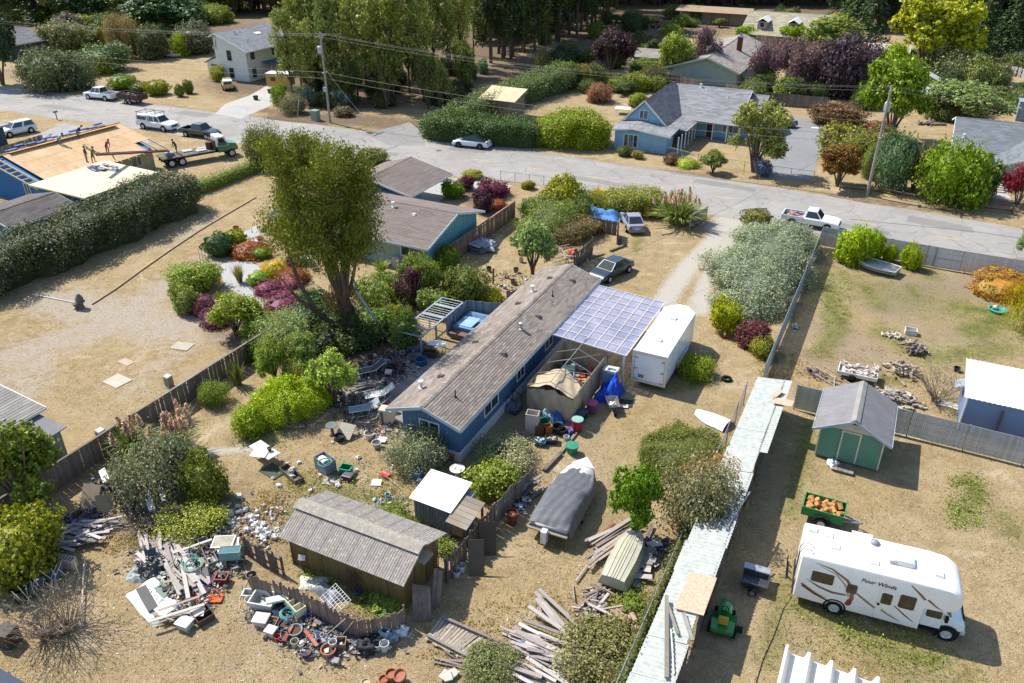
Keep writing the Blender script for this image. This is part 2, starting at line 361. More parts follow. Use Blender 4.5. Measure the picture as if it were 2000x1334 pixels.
# ------------------------------------------------------------------ road
def asphalt(key,c0,c1,crack=.5):
 n=N(key);tc=n.n('TexCoord').outputs['Object']
 big,mid,fine=n.noise(.12,4,.6,tc),n.noise(.9,5,.65,tc,.5),n.noise(22,3,.7,tc)
 c=n.mix(n.ramp(n.math('ADD',n.math('MULTIPLY',big,.6),n.math('MULTIPLY',mid,.4)),[(.36,0),(.64,1)]),c0,c1)
 v=n.n('TexVoronoi',feature='DISTANCE_TO_EDGE',i_Scale=.28);
 wv=n.n('VectorMath',operation='ADD');n.l(tc,wv.inputs[0]);nz=n.n('TexNoise',i_Scale=.8);n.l(tc,nz.inputs['Vector']);n.l(nz.outputs['Color'],wv.inputs[1]);n.l(wv.outputs[0],v.inputs['Vector'])
 c=n.mix(n.math('MULTIPLY',n.ramp(v.outputs[0],[(0,1),(.018,0)]),crack),c,mul(c0,.45))
 c=n.mix(1.0,c,n.ramp(fine,[(.3,.8),(.7,1.06)]),'MULTIPLY')
 return n.done(n.bsdf(c,.9,0,.25,fine,.25,.02))
ASPH=asphalt('road_asphalt',(.25,.235,.215),(.345,.325,.30));ASPH2=asphalt('drive_asphalt',(.20,.20,.205),(.255,.255,.26),.3)
CONC=asphalt('drive_concrete',(.36,.345,.32),(.45,.43,.40),.35)
RC=[(-330,66),(-200,75.5),(-124.7,79.9),(-81,82.0),(-45,82.9),(-15,82.4),(6,80.4),(40,76.5),(150,62)]
def rc(b):
 xs=[q[0]for q in RC];return float(np.interp(b,xs,[q[1]for q in RC]))
bs=list(range(-330,151,4))
def ribbon(lo,hi,z,wob=0):
 m=MB();r2=random.Random(3);k=len(bs)
 A=[(b,rc(b)+lo(b)+r2.uniform(-wob,wob),z)for b in bs];B=[(b,rc(b)+hi(b)+r2.uniform(-wob,wob),z)for b in bs]
 return m.add(A+B,[(i,i+1,k+i+1,k+i)for i in range(k-1)])
road=struct(ribbon(lambda b:-5.6 if b>-40 else-6.6,lambda b:5.2 if b<-60 else 6.2,.008,.25),'road',ASPH,lot=True)
YEL=mat('road_yellow','d8b25e',.8,.25,2,0,.2,0,.35)
dash=None
for k in range(-12,24):
 b0=-124.7+7.25*k-1.1
 m=MB();d=2.15
 m.poly([(-d/2,-.06,0),(d/2,-.06,0),(d/2,.06,0),(-d/2,.06,0)])
 if dash is None:dash=m.mesh('lane_dash');dash.materials.append(YEL)
 o=link('lane_dash',dash,None,road);o.location=W(b0+d/2,rc(b0+d/2),.014)
 sl=(rc(b0+2)-rc(b0))/2;o.rotation_euler=(0,0,ROTZ+math.atan(sl))
mc=MB();mc.lathe([(.36,0),(.36,.012),(.30,.012),(.30,.006),(0,.006)],20);o=link('manhole_cover',mc.mesh('manhole_cover'),mat('iron','6a5f55',.7,.3),road);o.location=P(857,294,.01)
# long dark crack sealing lines
for pts in([(0,174),(60,180),(160,197)],[(740,298),(790,280),(812,263)],[(1310,338),(1500,362),(1660,384)],[(1660,428),(1900,452),(2000,466)]):
 m=MB();q=[P(u,v,.012)for u,v in pts]
 for p,r in zip(q[:-1],q[1:]):
  d=(r-p).normalized();s=Vector((-d.y,d.x,0))*.07;m.poly([p-s,r-s,r+s,p+s])
 link('crack_seal',m.mesh('crack_seal'),mat('tar','5d5a57',.7,.2),road)
PATCH=asphalt('road_repair',(.19,.18,.17),(.25,.24,.225),.2)
for k,(b,s,l,w_)in enumerate(((-118,-2.5,9,1.6),(-96,2.2,6,2.2),(-66,-3,11,1.4),(-51,2.6,5,1.8),(-33,-1.6,8,1.2),(-20,3.4,7,1.5),(-9,-2.2,10,1.1),(2,2.6,6,1.9),(11,-2.8,8,1.3))):
 m=MB();m.poly([W(b+l*x,rc(b+l*x)+s+w_*y,.0105+k*.0002)for x,y in((0,0),(.5,-.08),(1,.05),(.97,.9),(.4,1),(.03,.95))]);link('road_patch',m.mesh('road_patch'),PATCH,road)
def pxsheet(name,pts,z,m,parent=None):
 mb=MB();mb.poly([tuple(P(u,v,z))for u,v in pts]);return struct(mb,name,m,parent)
pxsheet('concrete_driveway',[(420,222),(470,232),(525,208),(560,180),(520,168),(488,186),(440,203)],.012,CONC)
pxsheet('neighbour_driveway',[(60,268),(126,240),(250,262),(300,275),(250,300),(150,300)],.014,asphalt('worn_drive',(.27,.26,.245),(.35,.335,.31)))
pxsheet('asphalt_driveway',[(1497,250),(1540,225),(1575,232),(1612,248),(1618,262),(1590,330),(1584,352),(1500,350),(1508,300)],.012,ASPH2)
pxsheet('carport_slab',[(770,410),(855,352),(1060,372),(985,362),(868,348),(800,330),(880,390),(838,395)][:1]+[(868,346),(1000,362),(985,372),(880,372),(850,402)],.012,CONC)
pxsheet('side_apron',[(715,262),(800,238),(828,262),(830,285),(760,284)],.013,asphalt('old_apron',(.20,.19,.18),(.27,.26,.245)))
pxsheet('garden_path',[(446,470),(470,445),(500,440),(500,480),(480,500),(500,590),(640,600),(520,640),(470,590),(430,530)][0:1]+[(500,440),(512,470),(490,478),(478,505),(505,520),(520,545),(500,580),(560,600),(540,612),(440,560),(425,520),(470,500)],.01,asphalt('garden_gravel',(.30,.295,.29),(.42,.41,.40),0))
pxsheet('front_path',[(1920,385),(1938,345),(1968,340),(1965,362),(1975,392)],.012,CONC)
# ------------------------------------------------------------------ building helpers (absolute lot coordinates b, a, z)
def tabs(mb,e0,e1,r1,r0,tl,ex,lift=.022,skip=None,r=None):
 "shingle tabs over the quad eave e0-e1, ridge r0-r1: every tab a loose wedge laid in courses"
 e0,e1,r1,r0=map(Vector,(e0,e1,r1,r0));r=r or random.Random(11)
 n=max(2,round(((r0-e0).length+(r1-e1).length)/2/ex));nrm=(e1-e0).cross(r0-e0).normalized()
 if nrm.z<0:nrm=-nrm
 for i in range(n):
  t0,t1=i/n,min(1,(i+1.12)/n)
  A0,A1=e0.lerp(r0,t0),e1.lerp(r1,t0);B0,B1=e0.lerp(r0,t1),e1.lerp(r1,t1)
  L=(A1-A0).length;k=max(1,round(L/tl));off=(i%3)/3
  cuts=[0]+[min(1,max(0,(j+off+r.uniform(-.08,.08))/k))for j in range(k+1)]+[1]
  cuts=sorted(set(cuts))
  for s0,s1 in zip(cuts[:-1],cuts[1:]):
   if s1-s0<.002:continue
   if skip and skip(i,s0,s1):continue
   g=.0 if s1>=1 else .008/L
   p0,p1,q1,q0=A0.lerp(A1,s0),A0.lerp(A1,s1-g),B0.lerp(B1,s1-g),B0.lerp(B1,s0)
   z=nrm*(lift+r.uniform(-.004,.004));b=nrm*.004
   mb.add([p0+b,p1+b,p1+z,p0+z,q1+b,q0+b],[(0,1,2,3),(3,2,4,5)])
 return mb
def roof_pair(par,ax,lo,hi,rp,e0,e1,ez0,ez1,rz,mt,tl=.9,ex=.26,hip=0,cap=True,shing=None):
 "gable roof: ridge along ax from lo to hi at cross position rp; eaves at e0/e1"
 def pt(al,cr,z):return(cr,al,z)if ax=='a' else(al,cr,z)
 m=MB();d=MB()
 for e,ez in((e0,ez0),(e1,ez1)):
  q=[pt(lo,e,ez),pt(hi,e,ez),pt(hi-hip,rp,rz),pt(lo+hip,rp,rz)]
  d.slab(q,.1)
  if shing is None or shing(e):tabs(m,*q,tl,ex,r=random.Random(hash((round(e*10),round(lo*10)))%9999))
 deck=part(d,'roof',mt,par)
 if m.v:sh=part(m,'shingles',mt,deck,kind='stuff')
 if cap:
  c=MB();k=int((hi-lo-2*hip)/.32)
  for i in range(k):
   a0=lo+hip+(hi-lo-2*hip)*i/k;a1=a0+(hi-lo-2*hip)/k*1.1;w_=.15;dz0=(rz-ez0)/max(.1,abs(rp-e0))*w_
   for sg in(-1,1):c.add([pt(a0,rp,rz+.05),pt(a1,rp,rz+.035),pt(a1,rp+sg*w_,rz+.035-dz0),pt(a0,rp+sg*w_,rz+.05-dz0)],[(0,1,2,3)])
  part(c,'ridge_cap',mt,deck,kind='stuff')
 return deck
def gable_fascia(par,ax,ends,rp,e0,e1,ez0,ez1,rz,mt,h=.2):
 def pt(al,cr,z):return(cr,al,z)if ax=='a' else(al,cr,z)
 for al in ends:
  m=MB()
  for e,ez in((e0,ez0),(e1,ez1)):m.beam(pt(al,e,ez-.09),pt(al,rp,rz-.09),.045,h)
  part(m,'bargeboard',mt,par)
 lo,hi=min(ends),max(ends)
 for e,ez in((e0,ez0),(e1,ez1)):
  m=MB();s=.03 if e>rp else-.03
  m.beam(pt(lo,e+s,ez-.1),pt(hi,e+s,ez-.1),.04,h-.02);part(m,'gutter',mt,par)
def gable_wall(par,ax,lo,hi,rp,c0,c1,ez,rz,mt,name='wall',z0=0):
 def pt(al,cr,z):return(cr,al,z)if ax=='a' else(al,cr,z)
 m=MB();k=(rz-ez)
 prof=[(c0,z0),(c1,z0),(c1,ez),(rp,rz-.12),(c0,ez)]
 m.ext([pt(lo,c,z)for c,z in prof],(Vector(pt(hi,0,0))-Vector(pt(lo,0,0))))
 return part(m,name,mt,par)
def battens(par,face,lo,hi,at,z0,z1,step,mt,wd=.04,th=.02,top=None):
 m=MB();k=max(1,round((hi-lo)/step))
 for i in range(k+1):
  x=lo+(hi-lo)*i/k;zt=z1 if top is None else top(x)
  if face[0]=='b':s=th if face[1]=='+' else-th;m.box(min(at,at+s),max(at,at+s),x-wd/2,x+wd/2,z0,zt)
  else:s=th if face[1]=='+' else-th;m.box(x-wd/2,x+wd/2,min(at,at+s),max(at,at+s),z0,zt)
 return part(m,'siding_batten',mt,par,kind='stuff')
def win(par,face,at,c,z,wd,ht,mul_=1,frame=None,bars=0,gl=None,fw=.07):
 "window on the wall plane at; c along the wall; child panes set back in the frame"
 s=1 if face[1]=='+' else-1
 def bx(m,c0,c1,z0,z1,d0,d1):
  x0,x1=sorted((at+s*d0,at+s*d1))
  return m.box(x0,x1,c0,c1,z0,z1)if face[0]=='b' else m.box(c0,c1,x0,x1,z0,z1)
 m=MB();h,k=wd/2,ht/2
 bx(m,c-h-fw,c+h+fw,z+k,z+k+fw,.0,.06);bx(m,c-h-fw,c+h+fw,z-k-fw,z-k,.0,.08)
 bx(m,c-h-fw,c-h,z-k,z+k,.0,.06);bx(m,c+h,c+h+fw,z-k,z+k,.0,.06)
 for i in range(1,mul_):x=c-h+wd*i/mul_;bx(m,x-.03,x+.03,z-k,z+k,.0,.05)
 if bars:bx(m,c-h,c+h,z-.02,z+.02,.0,.045)
 f=part(m,'window',frame or WHITE,par)
 for i in range(mul_):
  g=MB();bx(g,c-h+wd*i/mul_+.02,c-h+wd*(i+1)/mul_-.02,z-k+.005,z+k-.005,.004,.02);part(g,'pane',gl or GLASS,f)
 return f
def door(par,face,at,c,z0,wd,ht,mt,fr=None):
 s=1 if face[1]=='+' else-1
 def bx(m,c0,c1,za,zb,d0,d1):
  x0,x1=sorted((at+s*d0,at+s*d1))
  return m.box(x0,x1,c0,c1,za,zb)if face[0]=='b' else m.box(c0,c1,x0,x1,za,zb)
 d=part(bx(MB(),c-wd/2,c+wd/2,z0,z0+ht,.003,.04),'door',mt,par)
 m=MB();bx(m,c-wd/2-.09,c-wd/2,z0,z0+ht,.0,.06);bx(m,c+wd/2,c+wd/2+.09,z0,z0+ht,.0,.06);bx(m,c-wd/2-.09,c+wd/2+.09,z0+ht,z0+ht+.09,.0,.06)
 part(m,'door_frame',fr or WHITE,d)
 k=MB();bx(k,c+wd*.36,c+wd*.42,z0+ht*.45,z0+ht*.5,.04,.09);part(k,'handle',STEEL,d);return d
def vent(par,b,a,z,kind=0,mt=None):
 m=MB()
 if kind==0:m.add([(b-.2,a-.2,z-.05),(b+.2,a-.2,z-.05),(b+.2,a+.2,z-.05),(b-.2,a+.2,z-.05),(b-.14,a-.12,z+.13),(b+.14,a-.12,z+.13),(b+.14,a+.14,z+.08),(b-.14,a+.14,z+.08)],[(4,5,6,7),(0,1,5,4),(1,2,6,5),(2,3,7,6),(3,0,4,7)]);return part(m,'roof_vent',mt or mat('vent_dark','5c5a58',.6),par)
 if kind==1:m.lathe([(.16,-.1),(.16,.02),(.09,.04),(.09,.38),(.16,.38),(.16,.46),(.05,.5),(0,.5)],12,(b,a,z));return part(m,'flue_pipe',mt or STEEL,par,auto=40)
 m.cyl((b,a,z-.1),(b,a,z+.45),.035,n=8);m.lathe([(.13,-.06),(.05,.06)],10,(b,a,z));return part(m,'vent_pipe',mt or DARK,par)
def corrugated(mb,p0,p1,q1,q0,pitch=.18,amp=.028,n2=6):
 "real corrugated sheet: ribs run from p to q"
 p0,p1,q1,q0=map(Vector,(p0,p1,q1,q0));L=(p1-p0).length;nrm=(p1-p0).cross(q0-p0).normalized()
 if nrm.z<0:nrm=-nrm
 k=max(4,int(L/pitch*4));nn=2
 def fn(u,v):return p0.lerp(p1,u).lerp(q0.lerp(q1,u),v)+nrm*amp*cos(2*pi*u*L/pitch)
 mb.grid(fn,k,nn)
 mb.grid(lambda u,v:fn(1-u,v)-nrm*.012,k,nn);return mb
# ------------------------------------------------------------------ mobile home
NAVY=mat('navy_siding','4f7090',.7,.1,1.2,0,.3,0,.06)
HSH=shingle('8f857c','home_shingle',.36,'86776c')
home=lot_thing('mobile_home','long navy blue mobile home with brown shingle roof and white skirting','mobile home',-20.5,41)
gable_wall(home,'a',31.1,51.2,-20.45,-22.3,-18.6,2.86,3.58,NAVY,z0=.62)
part(MB().box(-22.36,-18.54,31.04,51.26,.0,.66),'skirting',mat('white_skirting','d6d8d8',.7,.12,1.5,0,.2,0,.25),home)
m=MB()
for i in range(90):m.box(-18.545,-18.522,31.2+i*.222,31.25+i*.222,.02,.62)
for i in range(17):m.box(-22.25+i*.222,-22.2+i*.222,31.02,31.045,.02,.62)
part(m,'skirting_rib',mat('white_skirting','d6d8d8'),home,kind='stuff')
battens(home,'b+',31.2,51.1,-18.6,.67,2.8,.31,NAVY);battens(home,'a-',-22.25,-18.65,31.1,.67,2.8,.31,NAVY)
battens(home,'b-',31.2,51.1,-22.3,.67,2.8,.6,NAVY)
rd=roof_pair(home,'a',30.35,51.7,-20.45,-22.85,-18.05,2.86,2.86,3.68,HSH,.5,.165,shing=lambda e:e<-20)
# the slope that faces the camera: the nearest shingles are single pieces, the rest are one part
e0,e1,r1,r0=map(Vector,((-18.05,30.35,2.86),(-18.05,51.7,2.86),(-20.45,51.7,3.68),(-20.45,30.35,3.68)))
nn=round((r0-e0).length/.165);L=21.35;big=MB();sg=None;cnt=0
nrm=(e1-e0).cross(r0-e0).normalized();rr=random.Random(5)
for i in range(nn):
 k=int(L/.5);off=(i%3)/3*.5
 for j in range(k+1):
  s0=max(0,j*.5-off);s1=min(L,(j+1)*.5-off)-.01
  if s1-s0<.1:continue
  p0,q0=e0.lerp(r0,i/nn),e0.lerp(r0,min(1,(i+1.12)/nn))
  if s0<10.3 and s1-s0>.48 and cnt<300:
   if sg is None:
    d=(q0-p0);zz=nrm*.024
    sg=MB().add([(0,0,0),(0,.49,0),(0+zz.x,.49,zz.z),(zz.x,0,zz.z),(d.x,.49,d.z),(d.x,0,d.z)],[(0,1,2,3),(3,2,4,5)]).mesh('shingle');sg.materials.append(HSH)
   o=link('shingle',sg,None,rd);o.location=(p0.x+20.5,p0.y+s0-41,p0.z+.006+rr.uniform(0,.005));cnt+=1
  else:
   z=nrm*(.024+rr.uniform(-.004,.004));bb=nrm*.005;Y0,Y1=Vector((0,s0,0)),Vector((0,s1,0))
   big.add([p0+Y0+bb,p0+Y1+bb,p0+Y1+z,p0+Y0+z,q0+Y1+bb,q0+Y0+bb],[(0,1,2,3),(3,2,4,5)])
part(big,'shingles',HSH,rd,kind='stuff')
gable_fascia(home,'a',(30.33,51.72),-20.45,-22.85,-18.05,2.86,2.86,3.68,mat('pale_fascia','a9b4bd',.6),.2)
for a,wd,hh in((34.95,1.7,.95),(39.0,1.0,.95),(43.4,1.1,.95),(45.6,.7,1.0)):win(home,'b+',-18.6,a,1.72,wd,hh,2 if wd>.8 else 1)
win(home,'a-',31.1,-20.5,1.8,1.2,.8,2)
for b,a,k in((-21.3,33.9,0),(-21.9,32.6,1),(-19.5,32.4,2),(-19.3,38,0),(-21.5,38.5,0),(-19.6,41.2,1),(-19.4,43.4,0),(-21.4,44.5,0),(-21.3,46.6,1),(-19.7,46.5,2),(-21,49,0),(-19.5,49.6,0)):
 z=3.68-abs(b+20.45)*.342
 vent(home,b,a,z+.03,k,WHITE if(k==1 and b<-21)else None)
m=MB()
for i in range(3):m.box(-18.5+i*.28,-17.7+i*0,36.6,37.5,.0,.5-.16*i)
st=part(m,'entry_step',mat('grey_wood_step','6c7480',.8),home)
m=MB()
for x in(-18.4,-17.75):
 for y in(36.65,37.45):m.cyl((x,y,.2),(x,y,1.25 if x<-18 else 1.0),.025,n=6)
m.beam((-18.4,36.65,1.25),(-17.75,36.65,1.0),.05,.04);m.beam((-18.4,37.45,1.25),(-17.75,37.45,1.0),.05,.04);part(m,'hand_rail',DARK,st)
# ------------------------------------------------------------------ patio cover with clear ribbed panels beside the home
def poly_mat():
 n=N('clear_panel');tc=n.n('TexCoord').outputs['Object']
 nz=n.noise(.7,4,.6,tc)
 p=n.bsdf(n.mix(n.ramp(nz,[(.35,0),(.7,1)]),(.50,.52,.70),(.70,.71,.82)),.22,0,.6)
 t=n.n('BsdfTransparent');t.inputs[0].default_value=(.8,.81,.9,1);tl=n.n('BsdfTranslucent');tl.inputs[0].default_value=(.55,.56,.7,1)
 a=n.n('MixShader');a.inputs[0].default_value=.35;n.l(p.outputs[0],a.inputs[1]);n.l(tl.outputs[0],a.inputs[2])
 m=n.n('MixShader');n.l(n.ramp(nz,[(.35,.55),(.7,.38)]),m.inputs[0]);n.l(a.outputs[0],m.inputs[1]);n.l(t.outputs[0],m.inputs[2])
 n.l(m.outputs[0],n.out.inputs[0]);return n.m
pc=lot_thing('patio_cover','lean-to patio cover of clear ribbed panels on a white grid frame','patio cover',-15.3,47)
PB0,PB1,PA0,PA1=-18.0,-12.85,42.6,51.0
def pz(b):return 2.72-(b-PB0)/(PB1-PB0)*.32
NB,NA=7,9;PM=poly_mat();FRM=mat('white_rafter','cfcbc6',.6,.1)
for i in range(NB):
 for j in range(NA):
  b0,b1=PB0+(PB1-PB0)*i/NB,PB0+(PB1-PB0)*(i+1)/NB;a0,a1=PA0+(PA1-PA0)*j/NA,PA0+(PA1-PA0)*(j+1)/NA
  s=rnd.uniform(-.02,.02)
  part(corrugated(MB(),(b0+.03,a0+.03,pz(b0)+s),(b0+.03,a1-.03,pz(b0)-s),(b1-.03,a1-.03,pz(b1)+s),(b1-.03,a0+.03,pz(b1)-s),.16,.012),'panel',PM,pc,smooth=True)
for j in range(NA+1):a=PA0+(PA1-PA0)*j/NA;part(MB().beam((PB0,a,pz(PB0)+.0),(PB1,a,pz(PB1)+.0),.05,.09),'rafter',FRM,pc)
for i in range(NB+1):b=PB0+(PB1-PB0)*i/NB;part(MB().beam((b,PA0,pz(b)+.012),(b,PA1,pz(b)+.012),.045,.05),'purlin',FRM,pc)
for a in(PA0+.1,(PA0+PA1)/2,PA1-.1):part(MB().box(PB1-.2,PB1-.09,a-.055,a+.055,0,pz(PB1)-.04),'post',FRM,pc)
part(MB().beam((PB1-.14,PA0,pz(PB1)-.1),(PB1-.14,PA1,pz(PB1)-.1),.09,.14),'beam',FRM,pc)
# ------------------------------------------------------------------ roofless tarp shelter full of belongings
TAN=cloth('b7a68a');tn=lot_thing('tarp_shelter','tan tarp garage shelter with its roof cover gone and pipe frame showing','shelter',-15.8,40.3)
TB0,TB1,TA0,TA1=-17.35,-14.25,37.35,43.2
def cloth_wall(p,q,z0,z1,bulge,nm='tarp_wall',gable=0):
 p,q=Vector(p),Vector(q);d=(q-p);s=Vector((-d.y,d.x,0)).normalized();r=random.Random(nm+str(p.x));ph=r.uniform(0,6)
 def fn(u,v):
  zt=z1+gable*(1-abs(2*u-1))+(.03*sin(u*23+ph)if v>.9 else 0)
  off=bulge*sin(pi*v)*sin(pi*u)+.05*sin(u*17+ph+v*3)*v+.03*sin(u*31+v*9)
  x=p+d*u+s*off;return(x.x,x.y,z0+(zt-z0)*v)
 m=MB();m.grid(fn,26,10);m.grid(lambda u,v:Vector(fn(1-u,v))+s*.01,26,10)
 return part(m,nm,TAN,tn,smooth=True)
cloth_wall((TB0,TA0,0),(TB0,TA1,0),.05,1.95,.1);cloth_wall((TB1,TA0,0),(TB1,TA1,0),.05,1.95,.12)
cloth_wall((TB0,TA1,0),(TB1,TA1,0),.05,1.95,.1,gable=.65);cloth_wall((TB0,TA0,0),(TB1,TA0,0),.05,1.7,-.15,gable=.35)
# remnant of the roof cover at the near end
m=MB();m.grid(lambda u,v:(TB0+(TB1-TB0)*u,TA0+2.0*v*(.6+.4*sin(pi*u)),1.78+.62*(1-abs(2*u-1))+.1*v+.05*sin(u*20+v*8)-.1*sin(pi*v)),24,8);part(m,'roof_remnant',TAN,tn,smooth=True)
PIPE=metal('b8b0a4')
for a in(TA0,TA0+1.5,TA0+2.95,TA0+4.4,TA1):
 for b in(TB0,TB1):part(MB().cyl((b,a,0),(b,a,1.97),.028,n=8),'post',PIPE,tn)
 part(MB().tube([(TB0,a,1.97),((TB0+TB1)/2,a,2.62),(TB1,a,1.97)],.026,6),'roof_bow',PIPE,tn)
for b,z in((TB0,1.97),((TB0+TB1)/2,2.63),(TB1,1.97)):part(MB().cyl((b,TA0,z),(b,TA1,z),.026,n=8),'purlin',PIPE,tn)
for q in(((TB1,TA1,1.95),((TB0+TB1)/2,TA0+2.95,2.6)),((TB1,TA0+2.9,1.95),((TB0+TB1)/2,TA0+1.5,2.6))):part(MB().cyl(*q,.02,n=6),'brace',PIPE,tn)
# ------------------------------------------------------------------ brown corrugated shed
def corr_mat(key,col,col2,streak=.4):
 if key in _M:return _M[key]
 n=N(key);tc=n.n('TexCoord').outputs['Object'];mp=n.n('Mapping');mp.inputs['Scale'].default_value=(3,3,.4);n.l(tc,mp.inputs[0])
 c=n.mix(n.ramp(n.noise(1.1,5,.65,mp.outputs[0]),[(.35,0),(.65,1)]),lin(col),lin(col2))
 c=n.mix(n.math('MULTIPLY',n.ramp(n.noise(7,4,.7,tc),[(.56,0),(.66,1)]),streak),c,(.62,.60,.52))
 c=n.mix(n.math('MULTIPLY',n.ramp(n.noise(2.2,5,.7,tc),[(.55,0),(.75,1)]),.35),c,(.14,.12,.08))
 _M[key]=n.done(n.bsdf(c,.8,.0,.25));return _M[key]
cs=lot_thing('corrugated_shed','long shed with lichen-spotted grey corrugated roof and brown ribbed walls','shed',-18.6,22.2)
WB=corr_mat('brown_sheet','7d6a3f','655436',.05);CR=corr_mat('lichen_roof','928c85','827b74',.5)
B0,B1,A0,A1=-21.9,-15.55,20.7,23.6
gable_wall(cs,'b',B0+.04,B1-.04,21.95,A0+.03,A1-.03,2.02,2.75,WB)
for face,lo,hi,at,top in(('a-',B0,B1,A0+.03,None),('b+',A0,A1,B1-.04,1),('b-',A0,A1,B0+.04,1)):
 k=7 if face[0]=='a' else 3
 for i in range(k):
  c0,c1=lo+(hi-lo)*i/k+.01,lo+(hi-lo)*(i+1)/k-.01
  m=MB();sg_=1 if face[1]=='+' else-1
  def sheet(u,v):
   x=c0+(c1-c0)*u;o=.03+.018*cos(2*pi*x/.14)
   zt=2.0 if top is None else 2.05+.66*max(0,1-abs(x-21.95)/1.6)
   return(at+sg_*o,x,.02+(zt-.02)*v)if face[0]=='b' else(x,at+sg_*o,.02+(zt-.02)*v)
  m.grid(sheet,max(6,int((c1-c0)/.035)),3);part(m,'wall_sheet',WB,cs,smooth=True)
 m=MB()
 for i in range(k+1):
  x=lo+(hi-lo)*i/k;zt=2.0 if top is None else 2.05+.66*max(0,1-abs(x-21.95)/1.6)
  if face[0]=='b':m.cbox((at+sg_*.05,x,zt/2),(.03,.05,zt))
  else:m.cbox((x,at+sg_*.05,zt/2),(.05,.03,zt))
 part(m,'wall_batten',WB,cs)
for sgn,ae,n_ in((-1,20.25,9),(1,23.95,9)):
 for i in range(n_):
  b0,b1=B0-.25+(B1-B0+.55)*i/n_,B0-.25+(B1-B0+.55)*(i+1)/n_+.06
  part(corrugated(MB(),(b0,ae,2.02),(b1,ae,2.02),(b1,21.95,2.86),(b0,21.95,2.86),.13,.018),'roof_sheet',CR,cs,smooth=True)
m=MB();m.add([(B0-.3,21.95,2.93),(B1+.35,21.95,2.93),(B1+.35,21.55,2.78),(B0-.3,21.55,2.78),(B1+.35,22.3,2.80),(B0-.3,22.3,2.80)],[(0,1,2,3),(0,5,4,1)]);part(m,'ridge_cap',corr_mat('ridge_lichen','979186','878075',.4),cs)
part(MB().slab([(B1-.02,21.6,2.35),(B1+.6,21.6,2.2),(B1+.6,22.4,2.2),(B1-.02,22.4,2.35)],.03),'flap',mat('ply_flap','9c8f73',.85),cs)
part(MB().box(B0-.05,B1+.05,A0-.05,A0+.0,0,.12),'sill_board',wood('8a8072'),cs)
# ------------------------------------------------------------------ coop with white roof
cp=lot_thing('chicken_coop','small coop with bright white sheet roof and grey weathered walls','coop',-16.8,26.6)
part(MB().box(-18.1,-15.6,25.75,27.5,0,1.62),'wall',wood('8d8d92','grey_plank',.3),cp)
battens(cp,'a-',-18.1,-15.6,25.75,0,1.62,.18,wood('8d8d92','grey_plank'),.15,.025)
part(MB().slab([(-18.35,25.55,1.74),(-15.9,25.5,1.72),(-15.9,27.75,1.98),(-18.35,27.75,2.0)],.035),'roof',mat('white_sheet','e6e4df',.5,.06,1.2,0,.3,0,.12),cp)
for i in range(6):part(MB().slab([(-15.92+.0,25.0+.33*i,1.6+.03*i),(-14.75,25.0+.33*i,1.5+.03*i),(-14.75,25.31+.33*i,1.53+.03*i),(-15.92,25.31+.33*i,1.63+.03*i)],.03),'roof_board',wood('a39683'),cp)
for b,a in((-14.85,25.15),(-14.85,26.8)):part(MB().box(b-.05,b+.05,a-.05,a+.05,0,1.48),'post',wood('7c7266'),cp)
# ------------------------------------------------------------------ green shed
GRN=mat('green_board','5f8f78',.7,.08,1.3,0,.3,.1,.08);gs=lot_thing('garden_shed','green garden shed with grey rolled-felt gable roof and pale door trim','shed',1.05,42.6)
gable_wall(gs,'a',40.6,44.3,1.03,-.62,2.7,2.2,3.12,GRN,z0=.12)
part(MB().add([(-.6,40.585,2.22),(2.68,40.585,2.22),(1.03,40.585,3.0)],[(0,1,2)]).add([(-.6,40.57,2.22),(2.68,40.57,2.22),(1.03,40.57,3.0)],[(0,1,2)]),'gable_panel',mat('cream_panel','c9c2b0',.7),gs)
part(MB().box(.9,1.2,40.53,40.56,2.7,2.86),'gable_vent',DARK,gs)
FELT=mat('grey_felt','7f7d7f',.95,.16,1.1,0,.15,.3,.2)
for e in(-.98,3.05):
 for i in range(4):
  a0,a1=40.2+4.45*i/4,40.2+4.45*(i+1)/4+.03
  part(MB().slab([(e,a0,2.14+.006*i),(e,a1,2.14+.006*i),(1.03,a1,3.2+.006*i),(1.03,a0,3.2+.006*i)],.05),'felt_sheet',FELT,gs)
part(MB().add([(1.03,40.18,3.25),(1.03,44.67,3.25),(.8,44.67,3.13),(.8,40.18,3.13),(1.26,44.67,3.13),(1.26,40.18,3.13)],[(0,1,2,3),(0,5,4,1)]),'ridge_cap',mat('ridge_tin','8d8a85',.6),gs)
gable_fascia(gs,'a',(40.17,44.68),1.03,-1.0,3.07,2.14,2.14,3.2,mat('pale_fascia','a9b4bd'),.14)
door(gs,'a-',40.6,1.02,.18,.86,1.92,GRN,mat('cream_trim','d2cdb2',.6))
for x in(-.62,2.7):part(MB().box(x-.04,x+.04,40.56,40.6,.12,2.2),'corner_board',mat('cream_trim','d2cdb2'),gs)
part(MB().box(-.6,2.68,40.66,44.2,0,.13),'skid',wood('6d665c'),gs)
